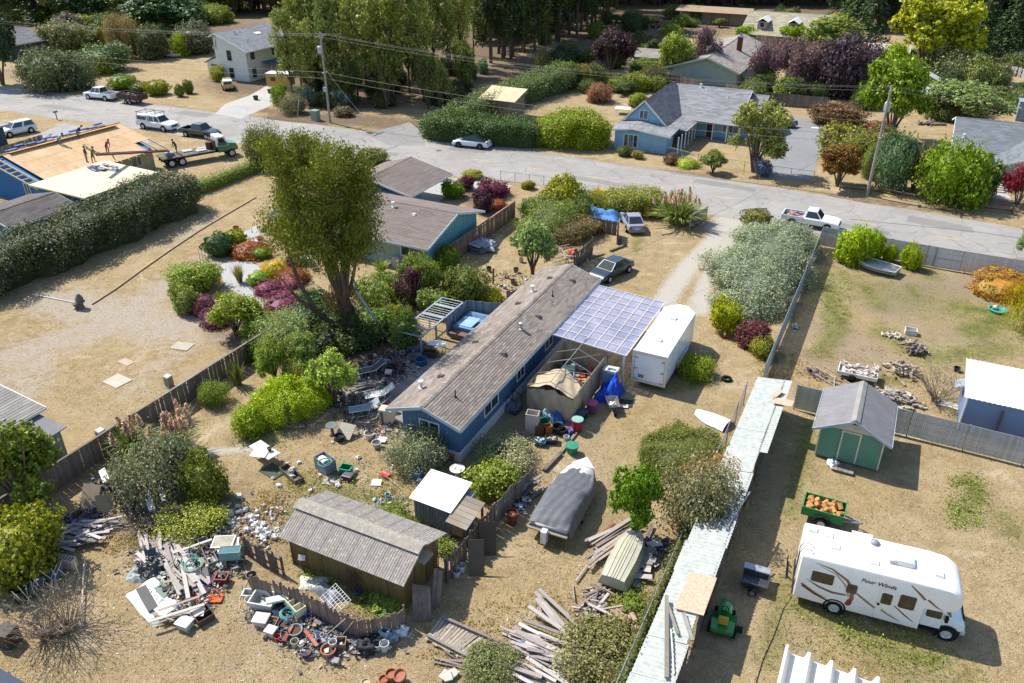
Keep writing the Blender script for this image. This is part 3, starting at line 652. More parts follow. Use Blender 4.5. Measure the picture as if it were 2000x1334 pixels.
# ------------------------------------------------------------------ long lean-to shelter with pale green corrugated roof
lt=lot_thing('fence_lean_to','long narrow lean-to with pale green corrugated roof along the fence','lean-to',-4.1,30)
LG=corr_mat('mint_sheet','989f99','b2b6b0',.2)
aa=[16.5+2.0*i for i in range(15)]
for i in range(14):
 a0,a1=aa[i],aa[i+1]+.1;s=rnd.uniform(-.02,.02)
 e=-3.15-.1*(a0<26)-.12*rnd.random();wl=-5.05+.12*rnd.random()
 if a0>36:wl=-4.9;e=-2.85
 part(corrugated(MB(),(wl,a0,1.92+s),(wl,a1,1.92-s),(e,a1,2.2-s),(e,a0,2.2+s),.22,.036),'roof_sheet',LG,lt,smooth=True)
for i in range(15):
 part(MB().box(-3.35,-3.25,aa[i]-.05,aa[i]+.05,0,2.12),'post',wood('6e655a'),lt);part(MB().beam((-4.95,aa[i],1.86),(-3.2,aa[i],2.12),.05,.09),'rafter',wood('7a7063'),lt)
part(MB().beam((-3.3,16.5,2.12),(-3.3,44.6,2.12),.05,.1),'beam',wood('7a7063'),lt)
for i in range(0,14):
 if i in(3,8):continue
 m=MB()
 for j in range(12):
  a=aa[i]+2*j/12;m.box(-3.31+.01*(j%2),-3.29+.01*(j%2),a,a+.15,0,1.2+.7*((i*7)%3)/2)
 part(m,'wall_boards',wood('6b6157','dark_board'),lt,kind='stuff')
# ------------------------------------------------------------------ blue-grey metal building at the edge
bb=lot_thing('metal_workshop','blue-grey workshop with white ribbed metal roof','workshop',11,48.6)
BGR=mat('slate_blue_wall','7386a6',.75,.06,1,0,.2,0,.08)
gable_wall(bb,'b',6.75,18,48.9,46.95,50.8,2.4,2.62,BGR)
for i in range(11):
 b0=6.5+i*1.05;part(corrugated(MB(),(b0,46.75,2.46),(b0+1.07,46.75,2.46),(b0+1.07,50.95,2.86),(b0,50.95,2.86),.26,.02),'roof_sheet',corr_mat('white_ribbed','e3e5e6','d3d8da',.1),bb,smooth=True)
part(MB().cyl((8.6,46.8,.3),(8.62,46.8,2.05),.07,n=10),'stove_pipe',mat('pipe_brown','5f5550',.6),bb);part(MB().slab([(6.2,49.2,1.6),(6.75,49.2,1.9),(6.75,50.2,1.9),(6.2,50.2,1.6)],.03),'side_flap',STEEL,bb)
part(MB().box(6.68,6.76,46.9,46.98,0,2.4),'corner_trim',WHITE,bb)
# ------------------------------------------------------------------ teal neighbour house and its carport
TEAL=mat('teal_siding','6fa6ad',.75,.1,1.2,0,.25,0,.1);TSH=shingle('7d736d','grey_brown_shingle',.2,'86786f');SAGE=mat('sage_siding','9aa596',.8,.08)
th=lot_thing('teal_house','teal house with grey-brown shingle roof behind the big eucalyptus','house',-43,57)
gable_wall(th,'a',52.3,61.4,-33.6,-33.6,-33.6,2.4,3.8,TEAL)if 0 else gable_wall(th,'b',-50,-33.9,57.1,52.5,61.4,2.45,3.72,SAGE)
part(MB().add([(-33.88,52.5,0),(-33.88,61.4,0),(-33.88,61.4,2.45),(-33.88,57.1,3.62),(-33.88,52.5,2.45)],[(0,1,2,3,4)]),'gable_wall',TEAL,th)
battens(th,'b+',52.6,61.3,-33.88,0,0,.4,TEAL,.05,.03,top=lambda x:2.4+1.2*(1-abs(x-57)/4.7))
roof_pair(th,'b',-50.5,-33.3,57.1,51.9,62.0,2.42,2.42,3.85,TSH,.9,.2)
gable_fascia(th,'b',(-50.5,-33.28),57.1,51.9,62.0,2.42,2.42,3.85,mat('blue_white_trim','c3d0d6',.6),.2)
win(th,'a-',52.5,-35.5,1.6,1.7,.95,2);win(th,'a-',52.5,-34.35,1.6,.45,.95,1);win(th,'a-',52.5,-41,1.6,1.5,.95,2);win(th,'a-',52.5,-47,1.6,1.5,.95,2)
for b,a,k in((-41.2,56,1),(-39.5,56.3,1),(-37,55.8,0),(-39.3,53,2)):vent(th,b,a,3.85-abs(a-57.1)*.275+.03,k,WHITE if k!=2 else STEEL)
part(MB().box(-37.0,-36.3,51.9,52.3,0,1.0),'water_heater_box',mat('cream_box','b9b5a5',.6),th)
tc_=lot_thing('teal_carport','open gabled carport with grey shingle roof beside the street','carport',-45.5,66.5)
roof_pair(tc_,'a',62.3,70.4,-46.6,-50.2,-41.6,2.42,2.42,3.55,TSH,.9,.2)
gable_fascia(tc_,'a',(62.28,70.42),-46.6,-50.2,-41.6,2.42,2.42,3.55,WHITE,.2)
for b,a in((-42,69.9),(-42,63),(-49.6,69.9)):part(MB().box(b-.07,b+.07,a-.07,a+.07,0,2.45),'post',WHITE,tc_)
part(MB().box(-50,-43.3,62.4,66.8,0,2.4),'storage_wall',TEAL,tc_)
win(tc_,'b+',-43.3,64.9,1.5,1.0,.9,2)
# ------------------------------------------------------------------ house being re-roofed
CBLUE=mat('cobalt_siding','2c69a0',.7,.08,1.2,0,.3,0,.06)
def ply_mat():
 n=N('plywood_deck');tc=n.n('TexCoord').outputs['Object'];r=n.n('ObjectInfo').outputs['Random']
 c=n.mix(n.ramp(n.noise(1.4,5,.7,tc),[(.3,0),(.7,1)]),(.52,.33,.17),(.66,.46,.27));c=n.mix(1.0,c,n.ramp(r,[(0,.86),(1,1.05)]),'MULTIPLY')
 return n.done(n.bsdf(c,.85,0,.2))
PLY=ply_mat();LUM=mat('new_lumber','e0cfa8',.8,.1,2,island=.15)
rh=lot_thing('reroofed_house','cobalt blue house with bare plywood roof deck being re-shingled','house',-83,56)
gable_wall(rh,'a',49,63.3,-83.1,-90,-77.5,2.4,4.3,CBLUE)
part(MB().box(-77.5,-77.46,57,63.3,0,2.35),'tan_wall',mat('tan_siding','b5a884',.75,.08),rh);battens(rh,'a-',-90,-77.5,49,0,0,.45,CBLUE,.05,.025,top=lambda x:2.3+1.75*(1-abs(x+83.1)/6.4))
battens(rh,'b+',57,63.3,-77.46,0,2.3,.45,mat('tan_siding','b5a884'),.05,.025)
for e in(-90.4,-76.4):
 for i in range(7):
  for j in range(3):
   a0,a1=49.6+14.6*i/7,49.6+14.6*(i+1)/7-.02;f0,f1=j/3,(j+1)/3-.004
   q=[(e+(-83.1-e)*f,a,2.45+2.0*f)for f,a in((f0,a0),(f0,a1),(f1,a1),(f1,a0))]
   if e>-80 and i==6 and j==0:continue
   part(MB().slab(q,.03),'plywood_sheet',PLY,rh)
for k in range(17):part(MB().beam((-83.1,47.9+k*1.02,4.3),(-76.1,47.9+k*1.02,2.32),.05,.14),'rafter',LUM,rh)
for a in(47.9,48.75):part(MB().beam((-83.1,a,4.36),(-90.6,a,2.4),.05,.14),'rafter',LUM,rh)
for k in range(9):part(MB().beam((-83.1+k*.8,47.9,4.36-k*.235),(-83.1+k*.8,48.75,4.36-k*.235),.05,.12),'ladder_block',LUM,rh);
for k in range(9):part(MB().beam((-83.1-k*.8,47.9,4.36-k*.22),(-83.1-k*.8,48.75,4.36-k*.22),.05,.12),'ladder_block',LUM,rh)
part(MB().beam((-83.1,47.8,4.46),(-83.1,64.4,4.46),.04,.16),'ridge_board',LUM,rh)
for z_,s_ in((0,.25),(1,-.9)):part(MB().beam((-82.9+s_*.2,50.3,4.55-.06*z_),(-82.5+s_*.2,63.4,4.5-.06*z_),.32,.05),'ridge_plank',mat('orange_plank','c9963f',.8),rh)
win(rh,'b+',-77.46,60.95,1.45,1.3,.95,2);win(rh,'a-',49,-79.5,1.55,.8,1.1,2)
# lower wing with white underlay
part(MB().box(-77.5,-70.2,48.3,56.3,0,2.3),'wing_wall',CBLUE,rh)
WU=mat('white_underlay','cdbfa4',.7,.05,.8,0,.2,0,.1,island=.06)
for i in range(5):
 for j in range(3):
  b0,b1=-77.2+8*i/5,-77.2+8*(i+1)/5-.01;a0,a1=47.8+9*j/3,47.8+9*(j+1)/3-.012
  part(MB().slab([(b0,a0,2.72-.035*i+.01*j),(b1,a0,2.685-.035*i+.01*j),(b1,a1,2.685-.035*i+.01*j),(b0,a1,2.72-.035*i+.01*j)],.05),'underlay_sheet',WU,rh)
part(MB().beam((-69.2,47.75,2.42),(-69.2,56.85,2.42),.05,.16),'fascia',mat('yellow_fascia','cbbf7a',.7),rh)
part(MB().beam((-77.2,47.76,2.64),(-69.2,47.76,2.44),.05,.14),'fascia',mat('yellow_fascia','cbbf7a',.7),rh)
ga=lot_thing('low_garage','low dark-roofed garage in front of the cobalt blue house','garage',-72,43.5)
gable_wall(ga,'a',40.4,46.6,-72.1,-75.6,-69.6,2.2,2.85,CBLUE);roof_pair(ga,'a',40,46.9,-72.1,-76,-69.2,2.2,2.2,3.0,shingle('6d6764','dark_shingle',.3),.9,.2)
gable_fascia(ga,'a',(39.98,46.92),-72.1,-76,-69.2,2.2,2.2,3.0,WHITE,.16)
# ------------------------------------------------------------------ grey outbuilding at the lower edge
go=lot_thing('grey_outbuilding','sage grey outbuilding with two stepped shed roofs','outbuilding',-42,20)
SG=mat('sage_board','8d9a8c',.8,.08,1.5,0,.2,0,.12)
part(MB().box(-41.2,-38.8,14,21.5,0,2.15),'wall',SG,go);battens(go,'a-',-41.2,-38.8,14,0,2.15,.3,SG,.04,.02);battens(go,'b+',14,21.5,-38.8,0,2.15,.3,SG,.04,.02)
part(MB().box(-52,-41.2,14,21.8,0,2.5),'rear_wall',SG,go)
for a0,a1 in((13.6,17.7),(17.72,21.75)):part(MB().slab([(-41.15,a0,2.42),(-38.4,a0,2.2),(-38.4,a1,2.2),(-41.15,a1,2.42)],.06),'roof',FELT,go)
PG=shingle('8f8b86','pale_grey_shingle',.2);rgd=part(MB().slab([(-40.5,13.4,2.68),(-40.5,22.1,2.68),(-47.5,22.1,3.5),(-47.5,13.4,3.5)],.1),'upper_roof',PG,go)
part(tabs(MB(),(-40.5,13.4,2.68),(-40.5,22.1,2.68),(-47.5,22.1,3.5),(-47.5,13.4,3.5),.9,.24),'shingles',PG,rgd,kind='stuff')
part(MB().beam((-40.45,22.13,2.6),(-47.5,22.13,3.42),.05,.18).beam((-40.46,13.4,2.58),(-40.46,22.1,2.58),.05,.16),'bargeboard',WHITE,go)
# ------------------------------------------------------------------ blue house across the street
SKY_=mat('sky_blue_siding','86b0c8',.75,.07,1.2,0,.25,0,.05);BSH=shingle('6e6f74','slate_shingle',.3);GSH=shingle('8b8c8e','grey_shingle',.28)
bh=lot_thing('blue_house','light blue house with steep front gable and white porch posts','house',-26,104)
gable_wall(bh,'a',98,109,-29.75,-32.4,-27,2.7,5.4,SKY_);battens(bh,'a-',-32.4,-27,98,0,0,.4,SKY_,.05,.03,top=lambda x:2.7+2.6*(1-abs(x+29.75)/2.75))
roof_pair(bh,'a',97.7,110.5,-29.75,-32.9,-26.5,2.55,2.55,5.6,BSH,.9,.3)
gable_fascia(bh,'a',(97.68,),-29.75,-32.9,-26.5,2.55,2.55,5.6,WHITE,.2)
win(bh,'a-',98,-29.8,3.75,1.0,1.0,2)
part(MB().prism([(-32.4,95),(-25.8,95),(-25.8,98),(-32.4,98)],0,2.35),'front_wall',SKY_,bh);battens(bh,'a-',-32.4,-25.8,95,0,2.35,.4,SKY_,.05,.03)
win(bh,'a-',95,-30.3,1.15,1.75,1.5,3)
dk=part(MB().slab([(-32.7,94.6,2.45),(-30,94.6,2.78),(-30,98.1,3.1),(-32.7,98.1,2.7)],.1).slab([(-30,94.6,2.78),(-25.2,94.6,2.3),(-25.2,98.4,2.5),(-30,98.1,3.1)],.1),'front_roof',GSH,bh)
part(tabs(tabs(MB(),(-32.7,94.6,2.45),(-32.7,98.1,2.7),(-30,98.1,3.1),(-30,94.6,2.78),.9,.28),(-25.2,94.6,2.3),(-25.2,98.4,2.5),(-30,98.1,3.1),(-30,94.6,2.78),.9,.28),'shingles',GSH,dk,kind='stuff')
part(MB().beam((-32.7,94.57,2.36),(-30,94.57,2.69),.05,.18).beam((-30,94.57,2.69),(-25.2,94.57,2.2),.05,.18),'bargeboard',WHITE,bh)
dk=part(MB().slab([(-26.6,98.1,2.62),(-24.2,98.3,2.25),(-24.2,105,2.25),(-26.6,105,2.62)],.08).slab([(-26.5,103.2,2.45),(-18.6,103.2,2.3),(-18.6,105.5,2.9),(-26.5,105.5,2.9)],.08),'porch_roof',GSH,bh)
part(tabs(MB(),(-24.2,98.3,2.26),(-24.2,104.2,2.26),(-26.6,105,2.63),(-26.6,98.1,2.63),.9,.28),'shingles',GSH,dk,kind='stuff')
for a in(95.2,96.7,98.4,100,101.6,103.1):part(MB().box(-24.42,-24.3,a-.06,a+.06,0,2.22),'porch_post',WHITE,bh)
for b in(-22.2,-20.4,-18.8):part(MB().box(b-.06,b+.06,103.4,103.52,0,2.25),'porch_post',WHITE,bh)
part(MB().box(-25.8,-24.2,95,104.6,0,.15).box(-24.2,-18.6,103.3,104.8,0,.15),'porch_deck',mat('deck_grey','8f8d88',.8),bh)
gable_wall(bh,'b',-29.5,-19.6,111,104.8,116.8,2.5,5.0,SKY_);battens(bh,'a-',-24.5,-19.6,104.8,0,2.45,.4,SKY_,.05,.03)
roof_pair(bh,'b',-30.2,-19.2,111,103.6,118,2.4,2.4,5.2,GSH,.9,.3);gable_fascia(bh,'b',(-19.18,),111,103.6,118,2.4,2.4,5.2,WHITE,.2)
gable_wall(bh,'b',-19.6,-17.4,112.2,106.5,117,2.4,4.3,SKY_);roof_pair(bh,'b',-19.7,-17.1,112.2,106,118,2.3,2.3,4.5,GSH,.9,.3)
win(bh,'a-',104.8,-20.2,1.5,1.9,.9,3);door(bh,'a-',104.8,-22.8,.15,.95,2.05,mat('door_brown','4a3b33',.6));win(bh,'a-',106.5,-18.5,1.4,.8,.8,1)
for b,a,k in((-22,109,2),(-26,110.6,1)):vent(bh,b,a,5.2-abs(a-111)*.38+.03,k,WHITE)
# ------------------------------------------------------------------ other houses
wh=lot_thing('white_farmhouse','white two-storey house with grey asymmetrical roof beside the grove','house',-105,111)
WS=mat('white_clapboard','d4d5d0',.7,.06,1.2,0,.2,0,.08);WSH=shingle('8a8d92','blue_grey_shingle',.22)
gable_wall(wh,'a',105.2,117,-107.2,-107.9,-101.1,5.0,7.3,WS);roof_pair(wh,'a',104.8,117.6,-107.2,-108.4,-100.5,6.9,4.9,7.45,WSH,.9,.32)
gable_fascia(wh,'a',(104.78,117.62),-107.2,-108.4,-100.5,6.9,4.9,7.45,WHITE,.2);part(MB().box(-107.88,-107.2,105.2,117,4.9,6.85),'upper_wall',WS,wh)
WFG=mat('grey_green_frame','5f6d66',.6)
for z in(1.2,4.0):win(wh,'a-',105.2,-104.8,z,.85,1.5,1,WFG,1)
for z,a in((1.3,106.6),(4.2,106.7),(4.2,112),(1.2,114)):win(wh,'b+',-101.1,a,z,.85,1.4,1,WFG,1)
gable_wall(wh,'a',106,111,-108,-111,-107.9,2.4,3.6,WS);roof_pair(wh,'a',105.7,111.4,-108.4,-111.4,-107.9,2.3,3.4,3.7,WSH,.9,.32);win(wh,'a-',106,-109.4,1.4,1.3,1.3,2,mat('brown_frame','8a7a68',.6))
part(MB().slab([(-101.1,108.6,2.75),(-99.0,108.6,2.35),(-99.0,112.6,2.35),(-101.1,112.6,2.75)],.1),'porch_roof',mat('porch_grey','5e666b',.9),wh)
for a in(108.8,112.4):part(MB().box(-99.2,-99.1,a-.05,a+.05,0,2.3),'porch_post',WHITE,wh)
part(MB().slab([(-105.2,112,6.75),(-104.4,112,6.5),(-104.4,113.4,6.5),(-105.2,113.4,6.75)],.12),'skylight',WHITE,wh);vent(wh,-106,108.5,7.0,1,STEEL)
for a in(108,108.4):vent(wh,-103,a,5.8,2)
bn=lot_thing('dark_barn','charcoal barn with skylight among trees','barn',-158,104)
DK=mat('charcoal_siding','4a4c52',.8,.1);gable_wall(bn,'a',99.8,108,-161.5,-168,-154.4,3.0,4.4,DK);roof_pair(bn,'a',99.4,108.6,-161.5,-168.6,-153.8,2.9,2.9,4.6,shingle('707276','barn_shingle',.2),1.0,.4)
gable_fascia(bn,'a',(99.38,108.62),-161.5,-168.6,-153.8,2.9,2.9,4.6,mat('pale_trim','b9c0b4',.6),.2)
part(MB().slab([(-159.8,101,4.3),(-158,101,3.88),(-158,102.6,3.88),(-159.8,102.6,4.3)],.06),'skylight',WHITE,bn);door(bn,'b+',-154.4,107,0,1,2.1,mat('pale_door','aeb8bb',.6))
gh=lot_thing('weathered_house','house with worn grey roof and brick chimney behind plum trees','house',-31,149)
PGN=mat('pale_green_siding','93a59c',.8,.1);gable_wall(gh,'a',137,163,-31.5,-38,-26.5,2.5,4.3,PGN)
GH2=shingle('9c948c','worn_shingle',.3,'8a8a80');roof_pair(gh,'a',136.2,163.6,-31.5,-38.6,-26,2.4,2.4,4.5,GH2,1.2,.4);gable_fascia(gh,'a',(136.18,163.62),-31.5,-38.6,-26,2.4,2.4,4.5,mat('pale_trim','b9c0b4'),.25)
ch=MB().box(-29.7,-28.9,149.6,150.4,3,5.9);chm=part(ch,'chimney',mat('chimney_brick','7a4234',.9,.25,6),gh);part(MB().box(-29.8,-28.8,149.5,150.5,5.9,6.05).cyl((-29.3,150,6.05),(-29.3,150,6.6),.18,n=8),'chimney_cap',STEEL,chm)
for a in(140,144,148,153):win(gh,'b+',-26.5,a,1.5,1.4,1.1,2)
fm=lot_thing('dormer_house','tan house with two roof dormers at the wood edge','house',-26,182)
PNK=mat('dusty_pink_siding','b79a94',.8,.1);gable_wall(fm,'b',-34,-17,183,174.8,191,3,6.1,PNK);roof_pair(fm,'b',-34.6,-16.5,183,174,192,2.9,2.9,6.3,shingle('a39c86','olive_shingle',.25),1.3,.5)
for b in(-30.5,-24.5):
 part(MB().box(b-.9,b+.9,176.2,181,3.8,5.2),'dormer',PNK,fm);part(MB().slab([(b-1.2,175.9,5.15),(b,175.9,5.85),(b,182,5.85),(b-1.2,182,5.15)],.08).slab([(b,175.9,5.85),(b+1.2,175.9,5.15),(b+1.2,182,5.15),(b,182,5.85)],.08),'dormer_roof',WHITE,fm);win(fm,'a-',176.2,b,4.6,.9,.9,1)
for b in(-31,-27,-22):win(fm,'a-',174.8,b,1.6,1.2,1.3,2)
rt=lot_thing('grey_bungalow','grey bungalow with slate-grey hip end and front step','house',12,108)
LGR=mat('light_grey_siding','a3a7aa',.75,.07);DSH=shingle('74797d','slate_grey_shingle',.25)
gable_wall(rt,'b',5.9,24,111.5,104.4,118,2.45,4.0,LGR);roof_pair(rt,'b',5.2,25,111.8,103.5,119,2.4,2.4,4.25,DSH,.9,.28);gable_fascia(rt,'b',(5.18,),111.8,103.5,119,2.4,2.4,4.25,WHITE,.2)
win(rt,'a-',104.4,7.5,1.5,2.6,1.3,3);gable_wall(rt,'a',99.8,106,13.2,10.2,16.5,2.3,3.3,LGR);roof_pair(rt,'a',99.2,108.5,13.2,9.6,17,2.25,2.25,3.5,DSH,.9,.28);gable_fascia(rt,'a',(99.18,),13.2,9.6,17,2.25,2.25,3.5,WHITE,.2)
win(rt,'a-',99.8,13,1.4,1.6,1.2,2);vent(rt,6.3,106.5,3.1,1,WHITE)
for i in range(4):part(MB().box(9.3,11,97+.35*i,97.35+.35*i,0,.15+.14*i),'step',mat('step_concrete','bdb8ae',.85),rt)
def small_shed(name,label,b,a,w_,l_,h,rz,wm,rm,ax='a'):
 s=lot_thing(name,label,'shed',b,a)
 if ax=='a':gable_wall(s,'a',a-l_/2,a+l_/2,b,b-w_/2,b+w_/2,h,rz,wm);roof_pair(s,'a',a-l_/2-.2,a+l_/2+.2,b,b-w_/2-.25,b+w_/2+.25,h-.03,h-.03,rz+.1,rm,1.0,.35,cap=False)
 else:gable_wall(s,'b',b-w_/2,b+w_/2,a,a-l_/2,a+l_/2,h,rz,wm);roof_pair(s,'b',b-w_/2-.2,b+w_/2+.2,a,a-l_/2-.25,a+l_/2+.25,h-.03,h-.03,rz+.1,rm,1.0,.35,cap=False)
 door(s,'a-',a-l_/2,b,.05,.8,1.7,mat('shed_door','6d7468',.7));return s
small_shed('potting_shed','small green shed under the plum tree by the board fence',*LB(1268,132),4.5,5,2.2,3.2,mat('pale_green_siding','93a59c'),GH2,'b')
b,a=LB(1812,205);small_shed('grey_garden_shed','tan garden shed with pale grey roof in the dry paddock',b,a,4.2,3.6,1.9,2.7,mat('tan_board','a99c84',.8),mat('pale_felt','b9c2c6',.8),'b')
b,a=LB(1808,178);g=lot_thing('greenhouse','small greenhouse with pale translucent gable roof','greenhouse',b,a)
for s in(-1,1):
 part(MB().slab([(b+s*2,a-1.8,1.8),(b+s*2,a+1.8,1.8),(b,a+1.8,2.7),(b,a-1.8,2.7)],.03),'roof_panel',mat('frosted_panel','c3cdd2',.4),g);part(MB().box(b+s*1.9-.03,b+s*1.9+.03,a-1.7,a+1.7,0,1.8),'side_panel',mat('frosted_panel','c3cdd2'),g)
part(MB().box(b-1.9,b+1.9,a-1.75,a-1.7,0,1.75),'end_panel',mat('dark_mesh','59605e',.6),g)
for x in(-1.9,0,1.9):part(MB().box(b+x-.04,b+x+.04,a-1.8,a-1.74,0,2.6 if x==0 else 1.8),'post',WHITE,g)
b,a=LB(975,228);s=lot_thing('hedge_shed','small shed with tan sheet roof peeping over the tall hedge','shed',b,a+1);part(MB().box(b-2.6,b+2.6,a-.5,a+3,0,2.6),'wall',wood('7f7364'),s)
for i in range(5):part(MB().slab([(b-2.9+1.16*i,a-.9,2.5),(b-1.75+1.16*i,a-.9,2.5),(b-1.75+1.16*i,a+3.4,3.5),(b-2.9+1.16*i,a+3.4,3.5)],.06),'roof_sheet',mat('tan_sheet','c9b996',.7,.12,island=.1),s)
b,a=LB(1712,122);s=lot_thing('low_barn','low barn with pale roof behind the plum trees','barn',b,a);gable_wall(s,'b',b-5,b+5,a,a-2.5,a+2.5,2.4,3.2,mat('tan_board','a99c84'));roof_pair(s,'b',b-5.4,b+5.4,a,a-3,a+3,2.4,2.4,3.4,mat('pale_roof','b5aea2',.8),1.2,.5,cap=False);door(s,'a-',a-2.5,b,0,2,2,mat('shed_door','6d7468'))
b,a=LB(1390,48);s=lot_thing('open_barn','low open barn with brown roof at the wood edge','barn',b,a);gable_wall(s,'b',b-8,b+8,a+4,a+1,a+6,2.8,3.4,mat('tan_board','a99c84'));roof_pair(s,'b',b-9,b+9,a+3,a-1,a+7,2.8,2.8,3.7,mat('brown_roof','a58f76',.8),1.5,.6,cap=False)
for x in(-8,-4,0,4,8):part(MB().box(b+x-.12,b+x+.12,a-.7,a-.46,0,2.75),'post',wood('6f6557'),s)
# corner of a dark teal house at the left edge, garage corner
s=lot_thing('dark_teal_house','dark teal house corner next to the white parked suv','house',-107,60);b,a=LB(5,285);
part(MB().box(b-9,b+.3,a-6,a+.6,0,2.5),'wall',mat('dark_teal','37505a',.75),s);part(MB().slab([(b-10,a-6.5,2.6),(b+.9,a-6.5,2.6),(b+.9,a+1.2,2.6),(b-10,a+1.2,2.6)],.18),'roof',shingle('8e8f92','flat_grey',.15),s)
b,a=LB(2005,235);s=lot_thing('blue_tarped_stack','blue-grey covered stack beyond the bungalow','stack',b,a);part(MB().box(b-1.5,b+1.5,a-1.2,a+1.2,0,2.6),'cover',mat('blue_grey_cover','8795a5',.7),s);part(MB().box(b-1.6,b+1.6,a-1.3,a+1.3,2.6,2.7),'top_sheet',mat('blue_grey_cover','8795a5'),s)
# big white ribbed roof panel lying at the lower edge
wp=lot_thing('ribbed_roof_panel','deeply ribbed white roof panel leaning at the bottom edge','roof panel',*LB(1590,1330))
WRP=mat('white_panel','dfdcd2',.5,.06,1,0,.3,0,.1);pts=[]
m=MB();b0,a0=LB(1525,1300);L=5.2
def rib(u,v):
 k=u*6;f=k-int(k)if u<1 else 1;z=.9+(.42 if f<.16 else(.42*(1-(f-.16)/.1)if f<.26 else(0 if f<.9 else .42*(f-.9)/.1)))
 return(b0+u*L,a0-v*4,z)
m.grid(rib,96,1);m.grid(lambda u,v:Vector(rib(1-u,v))-Vector((0,0,.03)),96,1);part(m,'sheet',WRP,wp)
for x in(0.2,L/2,L-.2):
 for y in(.2,3.5):part(MB().box(b0+x-.05,b0+x+.05,a0-y-.05,a0-y+.05,0,.9),'prop',wood('7a7063'),wp)
# ------------------------------------------------------------------ plants
RN=np.random.default_rng(21)
def quads_mesh(name,V,nv=4):
 "V: (n*nv, 3) corner array, each nv corners one loose face"
 n=len(V)//nv;me=bpy.data.meshes.new(name);me.vertices.add(n*nv);me.vertices.foreach_set('co',V.astype(np.float32).ravel())
 me.loops.add(n*nv);me.loops.foreach_set('vertex_index',np.arange(n*nv,dtype=np.int32));me.polygons.add(n)
 me.polygons.foreach_set('loop_start',np.arange(0,n*nv,nv,dtype=np.int32));me.polygons.foreach_set('loop_total',np.full(n,nv,dtype=np.int32))
 me.update(calc_edges=True);return me
def norm(a):return a/np.maximum(np.linalg.norm(a,axis=1,keepdims=True),1e-9)
def leaf_quads(C,Nn,size,aspect=.55,droop=0,g=RN):
 n=len(C);t=norm(np.cross(Nn,g.normal(size=(n,3))));
 if droop:t=norm(t*(1-droop)+np.array([0,0,-1])*droop)
 b=norm(np.cross(Nn,t));L=size*g.uniform(.4,1.6,(n,1));Wd=L*aspect
 f=Nn*L*.12
 return np.stack([C-t*L*.5,C+b*Wd*.5+f,C+t*L*.5,C-b*Wd*.5+f],1).reshape(-1,3)
def blob_leaves(blobs,n,size,clump=.16,per=9,shell=.55,up=.35,aspect=.55,droop=0,seed=1,inner=.12,ar=1):
 "clumped leaves filling the outer part of ellipsoids (cx,cy,cz,rx,ry,rz)"
 g=np.random.default_rng(seed);B=np.array(blobs,float);B[:,2]*=ar;B[:,5]*=ar;wt=(B[:,3]*B[:,4]+B[:,4]*B[:,5]+B[:,3]*B[:,5]);wt/=wt.sum()
 k=max(1,n//per);bi=g.choice(len(B),k,p=wt);d=norm(g.normal(size=(k,3)))
 rr=np.where(g.random(k)<inner,g.uniform(.2,.7,k),shell+(1-shell)*g.random(k)**.5)
 lump=1+.16*np.sin(d[:,0]*5+bi*1.7)*np.sin(d[:,1]*4+bi)+.12*np.sin(d[:,2]*7+d[:,0]*6+bi*2.3)
 C=B[bi,:3]+d*B[bi,3:]*(rr*lump)[:,None]
 C2=np.repeat(C,per,0)+g.normal(size=(k*per,3))*clump*np.repeat(B[bi,3:].mean(1),per)[:,None]*.6
 d2=np.repeat(d,per,0)
 Nn=norm(d2*.55+np.array([0,0,up])+g.normal(size=d2.shape)*.55)
 keep=C2[:,2]>.0;C2,Nn=C2[keep],Nn[keep]
 return leaf_quads(C2,Nn,size,aspect,droop,g)
def stems(m,n,r,h,rad,seed,base=.12,top=.7,seg=4,bend=.2):
 q=random.Random(seed)
 for i in range(n):
  an=2*pi*(i+q.random())/n;x,y=rad*base*cos(an),rad*base*sin(an);tx,ty=rad*top*cos(an),rad*top*sin(an)
  pts=[(x+(tx-x)*t**1.3+q.uniform(-bend,bend)*rad*.3*t,y+(ty-y)*t**1.3+q.uniform(-bend,bend)*rad*.3*t,h*t)for t in[j/seg for j in range(seg+1)]]
  m.tube(pts,r,5,r*.25)
 return m
PROTO={}
def core(V,c,r,ar=1,n=14,k=7):
 "leafy inner shell of small faces so a dense plant does not let light through"
 q=[]
 def pt(i,j):a,t=2*pi*i/n,pi*(j/k);return(c[0]+r[0]*sin(t)*cos(a),c[1]+r[1]*sin(t)*sin(a),max(0,(c[2]+r[2]*cos(t))*ar))
 for i in range(n):
  for j in range(k):q+=[pt(i,j),pt(i,j+1),pt(i+1,j+1),pt(i+1,j)]
 return np.concatenate([V,np.array(q)])
AR={'euc':5.2,'pole':6.5,'round':1.9,'loose':2.0,'airy':2.2,'conifer':3.2,'willow':1.3,'wisp':1.6,'bush':1.2,'fine':1.1,'big':1.1,'rough':1.1}
